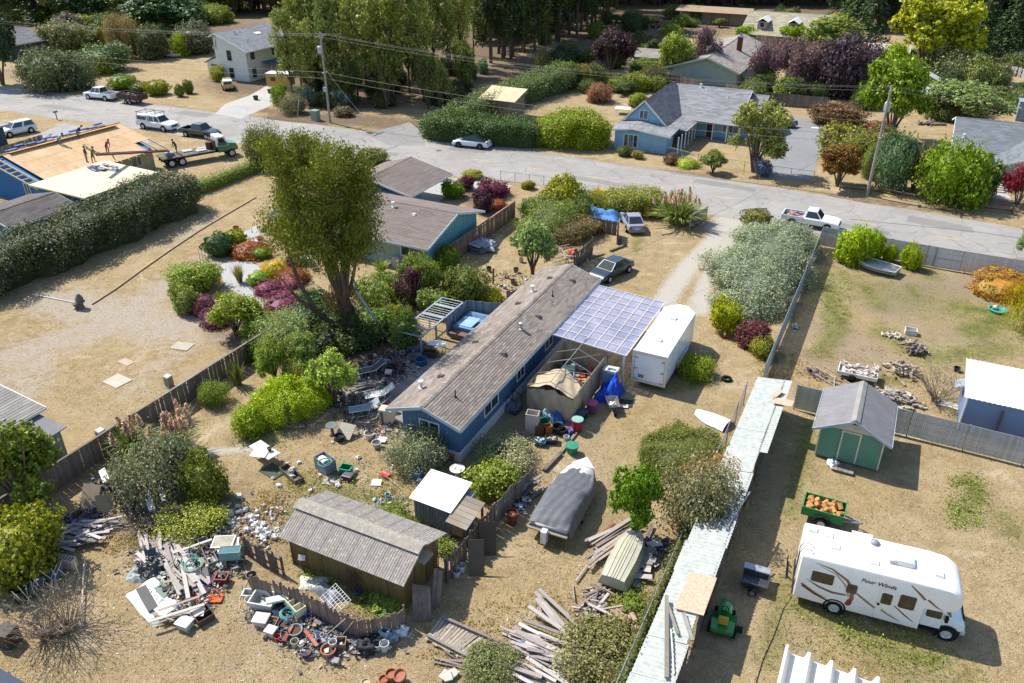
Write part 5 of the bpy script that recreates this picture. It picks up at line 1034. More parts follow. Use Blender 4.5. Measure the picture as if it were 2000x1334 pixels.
# ------------------------------------------------------------------ single plants: name, label, kind, box in the photo, colour
PL='''
shade_laurel|glossy dark shrub left of the leaning plank|fine|640,600,715,672|5f7a3a|shrub|.75
leafy_hydrangea|mid-green leafy shrub in front of the eucalyptus foot|bush|690,600,770,672|7d9446|shrub|.8
bushy_escallonia|dense green shrub between the animal run and the eucalyptus|fine|760,612,830,690|6f8440|shrub|.75
pale_hebe|pale green mound beside the animal run|bush|815,560,880,622|98a860|shrub|.85
copper_bush|copper-tinted bush behind the domed evergreen|bush|818,548,866,600|8a5a48|shrub|.85
spirea_mound|bright mid-green mound in the garden belt|fine|470,606,545,672|93a84a|shrub|.85
silver_senecio|silvery pale shrub in the garden belt|rough|540,600,612,668|a8b48c|shrub|.9
dark_viburnum|dark glossy shrub beside the silvery one|fine|580,560,640,618|506a34|shrub|.7
apple_sapling|small leafy apple tree by the fence corner|loose|500,650,575,745|8fa04c|tree|.85
bamboo_clump|feathery light green clump at the fence|bush|555,690,625,760|a3b45c|shrub|.9
lime_hebe|lime green bush in front of the rush clump|bush|505,735,590,825|aabc44|shrub|.95
fern_bank|low bright fern bank at the thicket foot|bush|455,790,520,862|a0b044|fern|.95
twiggy_heap|grey twiggy heap beside the lime thicket|dead|555,800,640,850|9a8c7c|brush|1
fence_nettles|nettle-green growth along the wooden fence|rough|395,745,450,800|8a9a48|weeds|.85
cone_juniper|dark spreading juniper by the garden fence|bush|470,660,520,712|6a7c40|shrub|.75
crimson_dock|crimson mound at the garden's front edge|mat|395,600,452,642|7d4458|heather|.72
ruby_mound|ruby heather mound by the eucalyptus root|mat|560,585,610,625|8a4660|heather|.72
rosy_barberry|burgundy barberry behind the yellow heather|bush|555,495,600,525|6f3a4c|shrub|.85
lawn_lime|bright lime weeds under the teal house window|bush|800,480,850,512|a3b83c|shrub|.95
street_laurel|deep green shrub by the street mound|bush|1010,385,1065,430|7c9044|shrub|.8
bank_bramble|bramble mound between brush and golden grass|bush|1098,392,1150,432|94984a|shrub|.85
dock_weeds|yellow-flowered weeds beside the cargo trailer|rough|1322,690,1392,748|93a03c|weeds|.85
olive_tree|grey-olive bushy tree overhanging the lean-to roof|rough|1288,898,1428,1072|9a9673|tree|.8
maple_tree|bright green young maple beside the overturned boat|round|1186,908,1292,1050|86a83c|tree|.68
juniper_shrub|grey-green feathery shrub behind the picket fence by the home|rough|922,846,1046,935|a5a47c|shrub|.85
fence_shrub|green and yellow leafy shrub in front of the feathery shrub|bush|905,890,1010,985|94a049|shrub|.85
buddleia|sprawling grey-green buddleia in front of the pampas plumes|rough|246,862,380,1008|8c9070|shrub|.8
low_conifer_shrub|olive green spreading shrub beside the white bag heap|bush|365,892,446,998|81893e|shrub|.8
dry_weed_clump|dry straw-coloured weeds by the collapsed fence|dead|222,980,330,1065|a99a80|weeds|1
garden_weeds|yellow-green weeds growing through the junk pile|rough|315,1000,430,1062|a3a84a|weeds|.85
yellow_shrub|yellow-green shrub in the lower corner by the timber pile|bush|-20,1005,118,1150|989a3a|shrub|.8
bare_tree|half bare tree with pale branches next to the grey outbuilding|airy|-30,815,140,1000|84903f|tree|.8
bottom_shrub|dry brownish shrub at the bottom beside the scattered boards|rough|1085,1225,1245,1345|8e8b5a|shrub|.8
cut_shrub|grey-green shrub at the bottom edge near the wooden walkway|rough|905,1278,1012,1345|868a58|shrub|.8
weed_bush|small green weed bush beside the stern of the overturned boat|bush|1215,1160,1262,1206|8a9a48|weeds|.8
mallow_plant|broad-leaved weed beside the brown shed wall|bush|722,1165,792,1206|94a856|weeds|.9
ribes_bush|lime round shrub under the silver shrub border|bush|1385,585,1448,660|a9ad30|shrub|.9
barberry_bush|dark red barberry beside the orange cone|bush|1432,622,1502,688|7d4a4c|shrub|.85
yellow_bush|small yellow-green bush at the foot of the slat fence|bush|1462,655,1508,705|a3a24a|shrub|.85
gate_bush|small round bush at the gravel drive entrance|ball|1450,410,1502,448|8a8a48|shrub|.75
shade_tree|round-topped small tree on three slim stems near the dead brush|round|992,422,1088,535|98ac6a|tree|.85
weigela_shrub|yellow-green mound with dead twigs near the street fence|bush|1056,345,1138,425|a3a03c|shrub|.85
camellia_bush|large domed evergreen by the rabbit run|fine|862,512,960,606|7a8440|shrub|.75
hebe_bush|tall green shrub below the teal house window|fine|782,494,868,592|8a9a4a|shrub|.75
laurel_bush|glossy green bush at the corner of the teal house|bush|852,478,902,532|7d9440|shrub|.8
rhododendron|broad pale-green rhododendron beside the eucalyptus trunk|fine|690,528,792,618|8a9a4a|shrub|.8
plum_sapling|dark plum-leaved sapling between two green shrubs|wisp|770,520,845,612|6b4650|sapling|.8
olive_bush|yellow-green feathery bush by the leaning plank|wisp|745,582,805,645|93983f|shrub|.85
dwarf_hedge|low yellow-green shrubs behind the hot tub screen|bush|920,570,985,600|a8a238|shrub|.9
garden_azalea|round bright green azalea at the garden's gravel edge|fine|330,510,428,580|8fa040|shrub|.85
clipped_yew|dark green clipped yew block beside the garden path|ball|405,460,456,505|55743c|shrub|.65
golden_yew|yellow-green clipped mound behind the dark yew|ball|440,452,482,490|9aa038|shrub|.8
orange_heather|orange flowering heather strip in the garden|mat|452,476,528,508|b06a40|heather|.7
green_ball|small green clipped ball among the heather|ball|492,484,526,508|86a038|shrub|.8
golden_heather|golden yellow heather mound|mat|512,506,562,542|c0a63a|heather|1
rust_heather|rusty orange heather carpet|mat|542,520,604,560|a86440|heather|.7
pink_heather|small pink heather clump beside the rust carpet|mat|548,540,588,566|a8607a|heather|.95
magenta_heather|deep magenta heather mound near the gravel path|mat|500,545,552,580|8a4660|heather|.72
maroon_heather|large maroon heather mound in front of the magenta one|mat|516,565,598,620|86405a|heather|.72
lime_ball|bright lime ball beside the magenta heather|ball|488,532,526,562|93b03a|shrub|.85
yucca_plant|spiky yucca standing in the gravel circle|yucca|450,512,488,558|98945c|yucca|.9
variegated_bush|pale variegated bush in front of the azalea|bush|342,558,392,618|a3ac62|shrub|.85
purple_sedum|dusty purple mound at the lot edge|mat|378,575,424,618|7d4c5c|shrub|.9
garden_fern|arching green fern between the mounds|flax|412,566,448,596|8f9c3e|fern|.85
spreading_maple|yellow-green spreading shrub on twisted stems|loose|412,568,512,655|94a03e|shrub|.85
mock_orange|pale green open shrub at the fence corner|rough|500,612,606,708|9aa86c|shrub|.85
dark_holly|dark evergreen under the eucalyptus|bush|575,578,668,655|4f6a34|shrub|.7
birch_sapling|light green leafy young tree beside the rubbish-strewn patio|airy|598,668,712,790|a0b258|tree|.95
elder_sapling|thin elder sapling at the fence with pale leaves|airy|548,640,625,735|94a45c|tree|.85
rush_clump|tall dry rush clump between saplings|blade|540,700,625,785|8f8c56|grass|.85
cycad_plant|dark fern-like plant against the wooden fence|flax|436,700,494,765|7d8248|fern|.8
fence_fern|grey-green fern overhanging the wooden fence|flax|325,785,392,840|80824e|fern|.8
lime_yard_shrub|bright lime shrub by the road-side slat fence|bush|1632,445,1698,525|a0b436|shrub|.95
slim_lime_shrub|slim lime shrub beside the larger lime one|bush|1692,458,1722,512|9cb03a|shrub|.9
small_lime_bush|small lime bush between the slim shrub and the gate|bush|1724,482,1748,515|a4b23c|shrub|.9
gate_lime_bush|yellow-green bush beside the double slat gate|bush|1758,482,1794,530|a3b03e|shrub|.9
nasturtium_patch|orange flowering patch at the end of the slat fence|mat|1908,528,2012,588|b88a48|flowers|.8
marigold_clump|small orange flower clump by the black pot|mat|1920,555,1956,578|c08a48|flowers|.8
willow_tree|weeping golden willow at the right edge of the yard|willow|1952,555,2060,650|a8a13c|tree|.9
bare_bush|leafless twiggy bush growing over the slat fence|dead|1780,715,1872,805|8d8570|shrub|1
edge_sapling|grey-green sapling in front of the street at the frame edge|loose|1982,445,2035,505|8fa070|tree|.8
pepper_tree|wispy feathery tree in the blue house's front yard|airy|1408,196,1534,336|a0a25c|tree|.9
bonsai_pine|small flat-topped garden pine by the wire fence|round|1366,293,1418,338|8c9450|tree|.8
porch_shrub|dark shrub under the blue house's front window|bush|1203,285,1232,308|6d7a44|shrub|.75
rosemary_bush|yellow-green low bush behind the wire fence|bush|1234,294,1258,312|a09a58|shrub|.85
brown_bush|reddish-brown bush behind the wire fence|bush|1296,302,1324,324|8c6e50|shrub|.85
lime_border|low lime border plants behind the wire fence|mat|1322,308,1364,330|a3ac48|shrub|.95
hydrangea_bush|dark hydrangea with white flower heads at the asphalt drive|bush|1472,312,1506,348|77809a|shrub|.85
smoke_bush|large brown-purple smoke bush at the end of the asphalt drive|fine|1594,204,1690,252|7d6248|shrub|.8
rhododendron_bank|big yellow-green rhododendron beside the asphalt drive|fine|1598,250,1706,328|959248|shrub|.85
autumn_maple|orange autumn-coloured maple near the power pole|round|1588,282,1682,364|987440|tree|.75
red_geranium|bright red flowers under the green walnut tree|mat|1694,238,1746,262|984452|flowers|.75
tan_bush|tan-green round bush behind the power pole|fine|1690,252,1752,305|85804a|shrub|.8
pale_pittosporum|pale green narrow shrub against the pole|fine|1678,290,1708,352|93a05c|shrub|.85
spruce_blue|blue-green shrub right behind the pole foot|fine|1700,275,1772,380|708a62|shrub|.75
red_maple|red-brown maple between green shrubs|wisp|1744,288,1822,380|8a4c3a|shrub|.9
lime_cypress|tall bright lime cypress by the split-rail fence|fine|1786,288,1902,408|8aa534|shrub|.68
rail_shrub|dark green shrub at the split-rail fence|bush|1880,325,1936,392|758c3c|shrub|.8
japanese_maple|crimson Japanese maple by the concrete path|wisp|1950,328,2022,408|84313f|tree|.9
walnut_tree|big deep-green walnut with spreading crown|round|1676,128,1796,275|8aa03c|tree|.85
green_elm|bright green elm behind the walnut|round|1700,95,1764,190|9db23c|tree|.9
fig_tree|broad-leaved pale tree beside the paddock sheds|loose|1815,168,1948,238|93a468|tree|.85
willow_shrub|grey-olive domed tree in the dry paddock|fine|1806,106,1892,165|8b9162|shrub|.8
paddock_shrub|green vase-shaped shrub in the dry paddock|bush|1884,128,1938,188|8a9456|shrub|.8
sunny_acacia|large yellow-lime tree at the wood edge|round|1722,8,1878,145|a9ac42|tree|.95
broad_elder|broad green tree behind the purple plums|round|1556,38,1682,120|8f9c50|tree|.85
gold_elder|golden tree top beside the broad green tree|round|1595,34,1655,90|b8ac38|tree|.95
lime_laurel|lime-green rounded tree in front of the dormer house|round|1518,52,1572,100|98b43c|tree|.9
vivid_bay|vivid green clipped bay trees by the weathered house|round|1426,52,1492,92|8fae34|tree|.9
plum_tree|purple plum closest to the weathered house roof|wisp|1334,62,1404,158|7c5f6c|tree|.9
mauve_plum|mauve-grey plum with visible stems on the lawn|wisp|1454,78,1534,178|80646c|tree|.9
silver_plum|silvery purple plum in the middle of the row|wisp|1515,82,1612,186|866c70|tree|.9
dark_plum|dark purple plum at the end of the row|fine|1598,88,1712,200|584652|tree|.85
ivy_screen|dark green shrubs under the plum trees by the board fence|bush|1520,158,1570,198|5d6c3c|shrub|.75
pear_tree|leafy yellow-green pear tree beside the purple plum|loose|1272,68,1350,158|97a44c|tree|.9
copper_beech|dark maroon beech between the grove and the sheds|loose|1150,58,1232,148|4c3438|tree|.85
autumn_cherry|rusty yellow-green cherry behind the tall privet|fine|1112,128,1178,172|8f8442|shrub|.85
fuchsia_bush|pink-flowered fuchsia in the back garden|fine|1146,164,1196,204|a37a62|shrub|.9
quince_bush|yellow-green quince by the garden fence|bush|1222,144,1268,182|a0a63e|shrub|.9
currant_bush|thin green currant by the blue house|bush|1270,152,1302,182|8c9448|shrub|.8
garden_lime|lime shrubs at the back of the blue house|bush|1228,183,1262,212|a0a848|shrub|.85
back_hedge_bush|dark shrubs below the weathered house|bush|1395,140,1448,166|7f9440|shrub|.8
lilac_bush|dark green lilac in front of the copper beech|bush|1065,98,1140,135|4f6a42|shrub|.7
bay_bush|blue-green sapling alone on the litter slope|bush|932,118,954,146|7c9a70|shrub|.85
blue_gum_sapling|blue-grey gum seedlings beside the pole foot|wisp|644,178,686,218|7f9a92|sapling|.8
grey_gum_seedling|blue-green gum seedlings beside the utility box|wisp|588,170,622,212|7d968a|sapling|.8
holly_bush|bright green bush at the concrete driveway|bush|530,170,562,208|8aa03c|shrub|.85
grey_broom|grey-brown scrubby bush near the utility box|rough|546,188,596,226|8c8a68|shrub|.8
roadside_weed|dark scrubby weeds at the pole foot|bush|650,208,690,230|7c7450|weeds|.8
hawthorn_bush|big dark roadside thicket at the side lane|fine|54,108,148,184|76805a|shrub|.75
thicket_bush|grey-green thicket behind the white pickup|fine|135,118,192,176|7c8464|shrub|.75
photinia_hedge|glossy green shrubs behind the roadside thicket|fine|150,96,250,146|6d8450|shrub|.75
yellow_sapling|yellow-green sapling in the sunny garden|bush|190,118,220,146|b0b04a|shrub|.95
round_box_bush|clipped round bush beside the brown trailer|ball|220,152,264,176|7f9438|shrub|.8
euonymus_bush|yellow-green clipped bush on the dry verge|ball|290,162,328,188|96982e|shrub|.85
small_boxwood|small dark boxwood at the verge|ball|345,170,360,190|76883c|shrub|.75
twin_boxwood|taller of two small boxwoods at the verge|ball|361,162,378,184|76883c|shrub|.75
verge_bush|dark bush between the trailer and the round bush|ball|262,164,294,180|6e8044|shrub|.75
purple_beech|purple-topped tree in the scrub beside the barn|loose|118,34,166,84|6d5d62|tree|.8
scrub_tree|grey-green scrub tree behind the barn lane|fine|100,52,182,106|8a8a5c|tree|.8
tan_scrub|tan feathery scrub in the middle distance|rough|222,48,272,118|9a8a60|shrub|.85
dark_scrub|dark scrubby evergreen behind the dry lawn|fine|268,60,330,118|6c7450|shrub|.75
lime_scrub|lime shrub at the back of the dry lawn|bush|336,74,374,112|9cb040|shrub|.9
wild_plum|grey scrub next to the white farmhouse|fine|345,54,424,108|767a5c|shrub|.75
garden_flowers|yellow-green shrub at the farmhouse wall|bush|412,132,440,160|a8ac48|shrub|.9
cypress_mass|deep green cypress mass behind the scrub|round|250,-10,400,75|4f7040|tree|.75
lawn_poplar|narrow yellow-green poplar in the field|bush|196,62,216,98|a0a04a|shrub|.85
edge_cypress|dark cypress at the left edge beside the barn|round|-40,50,52,165|4c6038|tree|.7
euc_front_bush|loose grey-green bush beside the eucalyptus crown|rough|488,250,560,335|8a8a58|shrub|.8
street_ceanothus|olive shrub at the street between carport and tree|bush|700,288,762,325|84884c|shrub|.8
path_azalea|round bright azalea at the carport corner|bush|862,352,908,392|86a03e|shrub|.85
crimson_barberry|crimson barberry behind the bright azalea|bush|890,344,926,374|6f3048|shrub|.75
yellow_spirea|yellow-green spirea at the driveway|bush|900,332,944,352|a3a040|shrub|.85
ruby_barberry|ruby red barberry hedge by the wire fence|bush|932,350,996,392|7a3a50|shrub|.75
smoke_plum|dark purple bush in the front garden bed|bush|924,374,965,420|57384a|shrub|.85
coral_heather|coral orange heather under the dark purple bush|mat|958,388,990,412|b0664a|heather|.7
moss_heap|small yellow bush beside the shingle stack|bush|1018,352,1045,372|9a9440|shrub|.85
'''
for row in PL.strip().split('\n'):
 nm,lb,kd,bx,hx,ct,kk=row.split('|');shrub(nm,lb,kd,*map(float,bx.split(',')),hx,ct,k=float(kk))
plant('cotoneaster','grey-green arching cotoneaster against the near end of the mobile home','shrub','rough',W(-20.7,29.9),1.75,2.3,'98a07c',k=.85)
# ------------------------------------------------------------------ pampas and golden grasses
def pampas(label,u0,v0,u1,v1,hexs,plumes,ph,seed,pc_='c9b0a6'):
 p,r,h=bbox(u0,v0,u1,v1);o=plant('pampas_grass',label,'grass','blade',p,r*1.15,h*1.1,hexs,k=.85);q=random.Random(seed)
 for i in range(plumes):
  an=q.uniform(0,6.28);rr=r*q.uniform(.1,.8);x,y=rr*cos(an),rr*sin(an);hh=ph*q.uniform(.72,1.1);lx,ly=q.uniform(-.25,.35),q.uniform(-.2,.2)
  m=MB();m.tube([(x*.4,y*.4,.2),(x*.8,y*.8,hh*.6),(x,y,hh*.78)],.015,5,.008);s=link('plume_stalk',m.mesh('plume_stalk'),TWIG,o)
  n=220;t=np.random.default_rng(seed*50+i).random(n);g=np.random.default_rng(seed*70+i);C=np.c_[x+lx*t*.6+g.normal(0,.075,n)*(1.2-t),y+ly*t*.6+g.normal(0,.075,n)*(1.2-t),hh*.72+t*.75]
  f=link('plume',quads_mesh('plume',leaf_quads(C,norm(g.normal(size=(n,3))),.2,.3,.5,g)),PETAL,s);f.color=leafcol(pc_,1.35)
 return o
pampas('pampas grass with tall pink plumes beside the gravel drive gate',1262,372,1385,455,'93a05c',22,3.3,5)
pampas('pampas grass with pink plumes hanging over the wooden fence',300,815,395,905,'8fa060',18,2.6,8)
pampas('smaller pampas clump with plumes behind the buddleia',222,820,300,905,'8a9a5c',9,2.4,9)
shrub('golden_grass','golden arching grass clump by the blue tarp','blade',1130,358,1205,412,'c8b450','grass',k=1.1)
shrub('golden_grass','small golden grass clump beside the silver coupe','blade',1236,392,1288,432,'bfae52','grass',k=1.05)
shrub('flax_plant','spiky green flax below the teal house wall','flax',715,500,775,545,'93a058','flax')
shrub('reed_grass','long green grass spilling beside the buddleia','blade',335,865,385,930,'8fa852','grass')
# ------------------------------------------------------------------ dead brush heap lower corner
for i,(u0,v0,u1,v1)in enumerate(((60,1135,205,1275),(35,1165,150,1280))):
 shrub('brush_pile',['heap of bare pale branches at the lower corner','lower darker half of the bare branch heap'][i],'dead',u0,v0,u1,v1,'8a7c6c','brush')
# ------------------------------------------------------------------ eucalyptus grove and woods
GL='tall eucalyptus in the grove between the utility pole and the long dark hedge'
gq=random.Random(4)
for i,(u,v,h,r)in enumerate([(572,196,13,2.6),(590,178,15,2.8),(608,200,12,2.3),(622,182,17,2.8),(652,196,16,2.8),(676,184,18,3),(700,200,15,2.6),(716,178,18,3),(738,194,16,2.7),(800,184,17,3),(826,178,16,2.8),(848,160,19,3),(876,158,16,2.8),(900,146,18,3),(925,108,17,2.6),(690,158,20,3),(745,152,20,3),(785,150,21,3.2),(835,138,21,3),(640,160,18,2.8),(880,128,20,3.2)]):
 plant('eucalyptus_tree',GL,'tree','euc',P(u,v),r*1.05,h,gq.choice(['949a58','868f50','9ea25c','7d8850']),'eucalyptus grove',bark=BARKP,k=1.0)
plant('eucalyptus_tree','stout leaning eucalyptus with pale forked trunk at the grove edge','tree','euc',P(770,206),4.6,19,'8a9048',bark=BARKP,k=.78)
GT='straight tall trunk in the dark row along the litter path'
for i in range(46):
 t=(i//2)/22;row=i%2;u=955+235*t+gq.uniform(-8,8)+row*14;v=126-84*t-row*26+gq.uniform(-5,5)
 plant('grove_tree',GT,'tree','pole',P(u,max(14,v)),4.0,gq.uniform(26,32),gq.choice(['5f6c3c','6b763e','566438']),'dark tree row',bark=BARK,k=.62)
FT='tall dark tree in the forest edge across the top'
for i in range(96):
 t=(i//3)/31;u=1170+900*t+gq.uniform(-12,12);row=i%3;v=[14,2,-8][row]+(78 if u>1860 else 40 if u>1640 else 0)*[1,.62,.3][row]+gq.uniform(-3,3)
 if 1175<u<1470:v=min(v,12)-6
 if 1470<u<1640:v=min(v,8)-8
 kd='pole' if u<1650 else gq.choice(['loose','conifer','round','conifer'])
 plant('forest_tree',FT,'tree',kd,P(u,v),gq.uniform(4.5,6.5),gq.uniform(18,27),gq.choice(['4f6038','5a6c3c','465a3a','62703c']),'forest edge',bark=BARK,k=.6)
WL='tree in the mixed wood beyond the barn and farmhouse'
for i in range(90):
 t=(i//3)/29;row=i%3;u=-60+640*t+gq.uniform(-12,12);v=[44,22,-2][row]+gq.uniform(-8,8)+(14 if u<90 else 0)
 if row==0 and(u<120 or 395<u):v-=20
 plant('wood_tree',WL,'tree',gq.choice(['round','loose','round','conifer']),P(u,v),gq.uniform(4.5,8),gq.uniform(7,12 if row==0 else 17),gq.choice(['5d7340','8a9a40','71823c','4c6238','7d7a4a','98a244']),'mixed wood',k=.85)
UL='dark low tree filling the forest edge between the trunks'
for i in range(150):
 t=i/149;u=940+1100*t+gq.uniform(-10,10);v=[22,8,-4][i%3]+(66 if u>1870 else 34 if u>1650 else 0)*[1,.6,.3][i%3]+gq.uniform(-4,4)
 if u<1200:v=max(2,96-88*(u-940)/260+[-14,-30,-46][i%3])
 if 1180<u<1640:v=[14,4,-6][i%3]-4
 plant('understorey_tree',UL,'tree',gq.choice(['loose','round']),P(u,v),gq.uniform(4,6.5),gq.uniform(8,15),gq.choice(['44552f','4f6036','3c4e30','5a6a38']),'forest understorey',k=.55)
TL='scrubby tree or bush in the wild ground between barn and farmhouse'
for i in range(60):
 u,v=gq.uniform(-20,425),gq.uniform(48,98)
 if(u<125 and v>45)or(u>395 and v>50)or(250<u and v>92):v=gq.uniform(30,46)
 plant('scrub_bush',TL,'bush',gq.choice(['fine','rough','bush']),P(u,v),gq.uniform(2.5,4.5),gq.uniform(2.5,5),gq.choice(['6f7c48','7d7a50','8a9050','5d7040','94a048','85785a']),'wild scrub',k=.85)
NL='low bush in the shade under the eucalyptus grove'
for i in range(34):plant('grove_bush',NL,'bush',gq.choice(['rough','bush']),P(gq.uniform(575,930),gq.uniform(128,210)),gq.uniform(1.5,3),gq.uniform(1.5,3.5),gq.choice(['5f6c3c','6f7444','4f6036']),'grove undergrowth',k=.7)
SL='young slender tree in the thicket behind the utility pole'
for i in range(16):plant('thicket_tree',SL,'tree','airy',P(580+gq.uniform(0,330),gq.uniform(150,215)),2.2,gq.uniform(6,10),gq.choice(['7d8644','6f7a40','8a9050']),'grove thicket',k=.75)
GB='garden shrub in the neighbourhood beyond the street'
for i in range(115):
 u,v=gq.choice([(gq.uniform(1050,1340),gq.uniform(60,190)),(gq.uniform(1180,1640),gq.uniform(36,62)),(gq.uniform(1440,1720),gq.uniform(120,215)),(gq.uniform(1760,2000),gq.uniform(90,240))]);b,a=LB(u,v)
 if(-39<b<-25 and 134<a<165)or(-33<b<-16 and 94<a<119)or(4<b<26 and 102<a<120)or(1480<u<1600 and v>195)or v<30:continue
 plant('garden_bush',GB,'bush',gq.choice(['fine','bush','rough','round']),P(u,v),gq.uniform(1.4,3),gq.uniform(1.6,4.2),gq.choice(['6f7c48','7d7a50','5d7040','8a9a48','7f8c50']),'neighbourhood shrubs',k=.75)
# pines beside the acacia
for u,v,h,lb in((1655,92,15,'dark pine beside the golden elder'),(1692,100,18,'taller dark pine behind the lime elm'),(1905,118,19,'dense dark cypress at the paddock corner'),(1965,112,20,'dark broad cypress above the picket fence'),(1880,100,22,'dark cypress right behind the sunny acacia')):shrub('pine_tree',lb,'conifer',u-42,v-130,u+42,v,'4c6238','tree',k=.75)
# ------------------------------------------------------------------ vehicles (local frame: x forward, y to its left, z up)
def axle_pts(r,f):
 a,b=P(*r),P(*f);return(a+b)/2,atan2(b.y-a.y,b.x-a.x)
def wheel_mesh(r,w_,rim):
 m=MB();m.lathe([(r*.62,-w_/2),(r*.93,-w_/2),(r,-w_*.3),(r,w_*.3),(r*.93,w_/2),(r*.62,w_/2)],18,cap=False);t=m.mesh('tyre',True)
 m=MB();m.lathe([(0,-w_*.2),(r*.62,-w_*.42),(r*.66,-w_*.42),(r*.66,w_*.42),(r*.6,w_*.42),(r*.5,w_*.25),(r*.18,w_*.3),(0,w_*.36)],14)
 for i in range(5):
  a=i*2*pi/5;m.cbox((r*.38*cos(a),r*.38*sin(a),w_*.33),(r*.44,r*.13,w_*.14),a)
 k=m.mesh('rim',False);t.materials.append(TYRE);k.materials.append(rim);return t,k
_WH={}
def wheel(par,x,y,r,w_=.24,rim=None):
 key=(r,w_,rim and rim.name)
 if key not in _WH:_WH[key]=wheel_mesh(r,w_,rim or CHROME)
 t,k=_WH[key];o=link('wheel',t,None,par);o.location=(x,y,r);o.rotation_euler=(-pi/2 if y>0 else pi/2,0,0)
 link('rim',k,None,o);return o
def arch(par,x,y,r,z=None):
 z=z or r;n=20;a=[(x+r*1.2*cos(2*pi*i/n),y,z+r*1.2*sin(2*pi*i/n))for i in range(n)];b=[(x+r*.98*cos(2*pi*i/n),y,z+r*.98*sin(2*pi*i/n))for i in range(n)]
 part(MB().add(a+b,[(i,(i+1)%n,n+(i+1)%n,n+i)for i in range(n)]),'wheel_arch',DARK,par)
def ring(x,zt,w_,zb,sh=.12):return[(x,w_*.86,zb),(x,w_,zb+.16),(x,w_*.995,zt-sh),(x,w_*.88,zt),(x,-w_*.88,zt),(x,-w_*.995,zt-sh),(x,-w_,zb+.16),(x,-w_*.86,zb)]
def face_window(par,name,quad,k=.86,off=.012,m=None):
 q=[Vector(p)for p in quad];c=sum(q,Vector())/4;n=(q[1]-q[0]).cross(q[3]-q[0]).normalized()
 if n.dot(c-Vector((c.x*.6,0,.8)))<0:n=-n
 mb=MB();v=[c+(p-c)*k+n*off for p in q];mb.add(v+[p-n*.03 for p in v],[(0,1,2,3),(7,6,5,4),(0,4,5,1),(1,5,6,2),(2,6,7,3),(3,7,4,0)]);return part(mb,name,m or CARGLASS,par)
def car(name,label,cat,rear,front,L,Wd,Ht,col,st,style='sedan',rr=.33,extra=None,rim=None,roofm=None):
 "st: stations (x/L, top z); cabin given by (rear base, rear roof, front roof, front base) as x/L"
 loc,hd=axle_pts(rear,front);o=thing(name,label,cat,loc,hd);w_=Wd/2;pm=paint(col)
 bx={'sedan':(-.40,-.22,.06,.24),'coupe':(-.38,-.2,.04,.22),'suv':(-.485,-.42,.08,.24),'fast':(-.45,-.16,.04,.27),'pickup':(-.10,-.075,.10,.2),'crew':(-.13,-.11,.13,.23),'canopy':(-.12,-.10,.08,.18)}[style]
 belt=st;zb=.26 if style not in('pickup','crew','canopy')else .38
 if style in('pickup','crew','canopy'):
  m=MB();xs=[(bx[0]*L-.05,belt),(bx[0]*L+.05,belt),(bx[3]*L,belt),(bx[3]*L+.1,belt-.01),(.42*L,belt-.09),(.485*L,belt-.2),(.5*L,belt-.4)]
  m.loft([ring(x,z,w_*(1 if abs(x)<.44*L else .93),zb)for x,z in xs]);part(m,'body',pm,o,auto=35)
  x0,x1=-.5*L,bx[0]*L-.08;bw=w_*.97
  m=MB();m.box(x0,x1,-bw,-bw+.07,zb+.1,belt-.02);m.box(x0,x1,bw-.07,bw,zb+.1,belt-.02);m.box(x1-.06,x1,-bw+.07,bw-.07,zb+.1,belt-.02);m.box(x0+.06,x1-.06,-bw+.07,bw-.07,zb+.14,zb+.24)
  bed=part(m,'bed',pm,o);part(MB().box(x0+.08,x1-.08,-bw+.09,bw-.09,zb+.241,zb+.26),'bed_liner',mat('bed_liner','4a4a50',.7),bed)
  part(MB().box(x0-.02,x0+.05,-bw+.075,bw-.075,zb+.12,belt-.03),'tailgate',pm,o)
 else:
  xs=[(-.5*L,belt-.42),(-.49*L,belt-.16),(-.465*L,belt-.02),(bx[0]*L,belt),(bx[3]*L,belt-.02),(.40*L,belt-.13),(.47*L,belt-.24),(.5*L,belt-.42)]
  m=MB();m.loft([ring(x,z,w_*(1 if abs(x)<.43*L else .92),zb)for x,z in xs]);part(m,'body',pm,o,auto=35)
 a,b,c,d=[q*L for q in bx];lo,hi=w_*.90,w_*.70;zl,zh=belt-.03,Ht
 B=[(a,-lo,zl),(d,-lo,zl),(d,lo,zl),(a,lo,zl)];T=[(b,-hi,zh),(c,-hi,zh),(c,hi,zh),(b,hi,zh)];mid=[((b+c)/2,-hi*1.01,zh+.035),((b+c)/2,hi*1.01,zh+.035)]
 m=MB();m.add(B+T,[(0,1,5,4),(1,2,6,5),(2,3,7,6),(3,0,4,7),(4,5,6,7)]);cab=part(m,'cabin',roofm or pm,o)
 face_window(o,'windshield',[B[1],B[2],T[2],T[1]],.88);face_window(o,'rear_window',[B[3],B[0],T[0],T[3]],.84)
 for sgn,q in((-1,[B[0],B[1],T[1],T[0]]),(1,[B[3],B[2],T[2],T[3]])):
  q=[Vector(p)for p in q];nwin=2 if style not in('pickup','canopy')else 1
  for i in range(nwin):
   t0,t1=i/nwin,(i+1)/nwin;face_window(o,'side_window',[q[0].lerp(q[1],t0),q[0].lerp(q[1],t1),q[3].lerp(q[2],t1),q[3].lerp(q[2],t0)],.84)
 part(MB().slab([(b+.03,-hi+.02,zh+.012),(c-.03,-hi+.02,zh+.012),(c-.03,hi-.02,zh+.012),(b+.03,hi-.02,zh+.012)],.01),'roof_panel',roofm or pm,cab)
 for sx in(-.3,.31):
  for sy in(-1,1):
   wheel(o,sx*L,sy*(w_-.05),rr,.23,rim);arch(o,sx*L,sy*(w_+.006),rr)
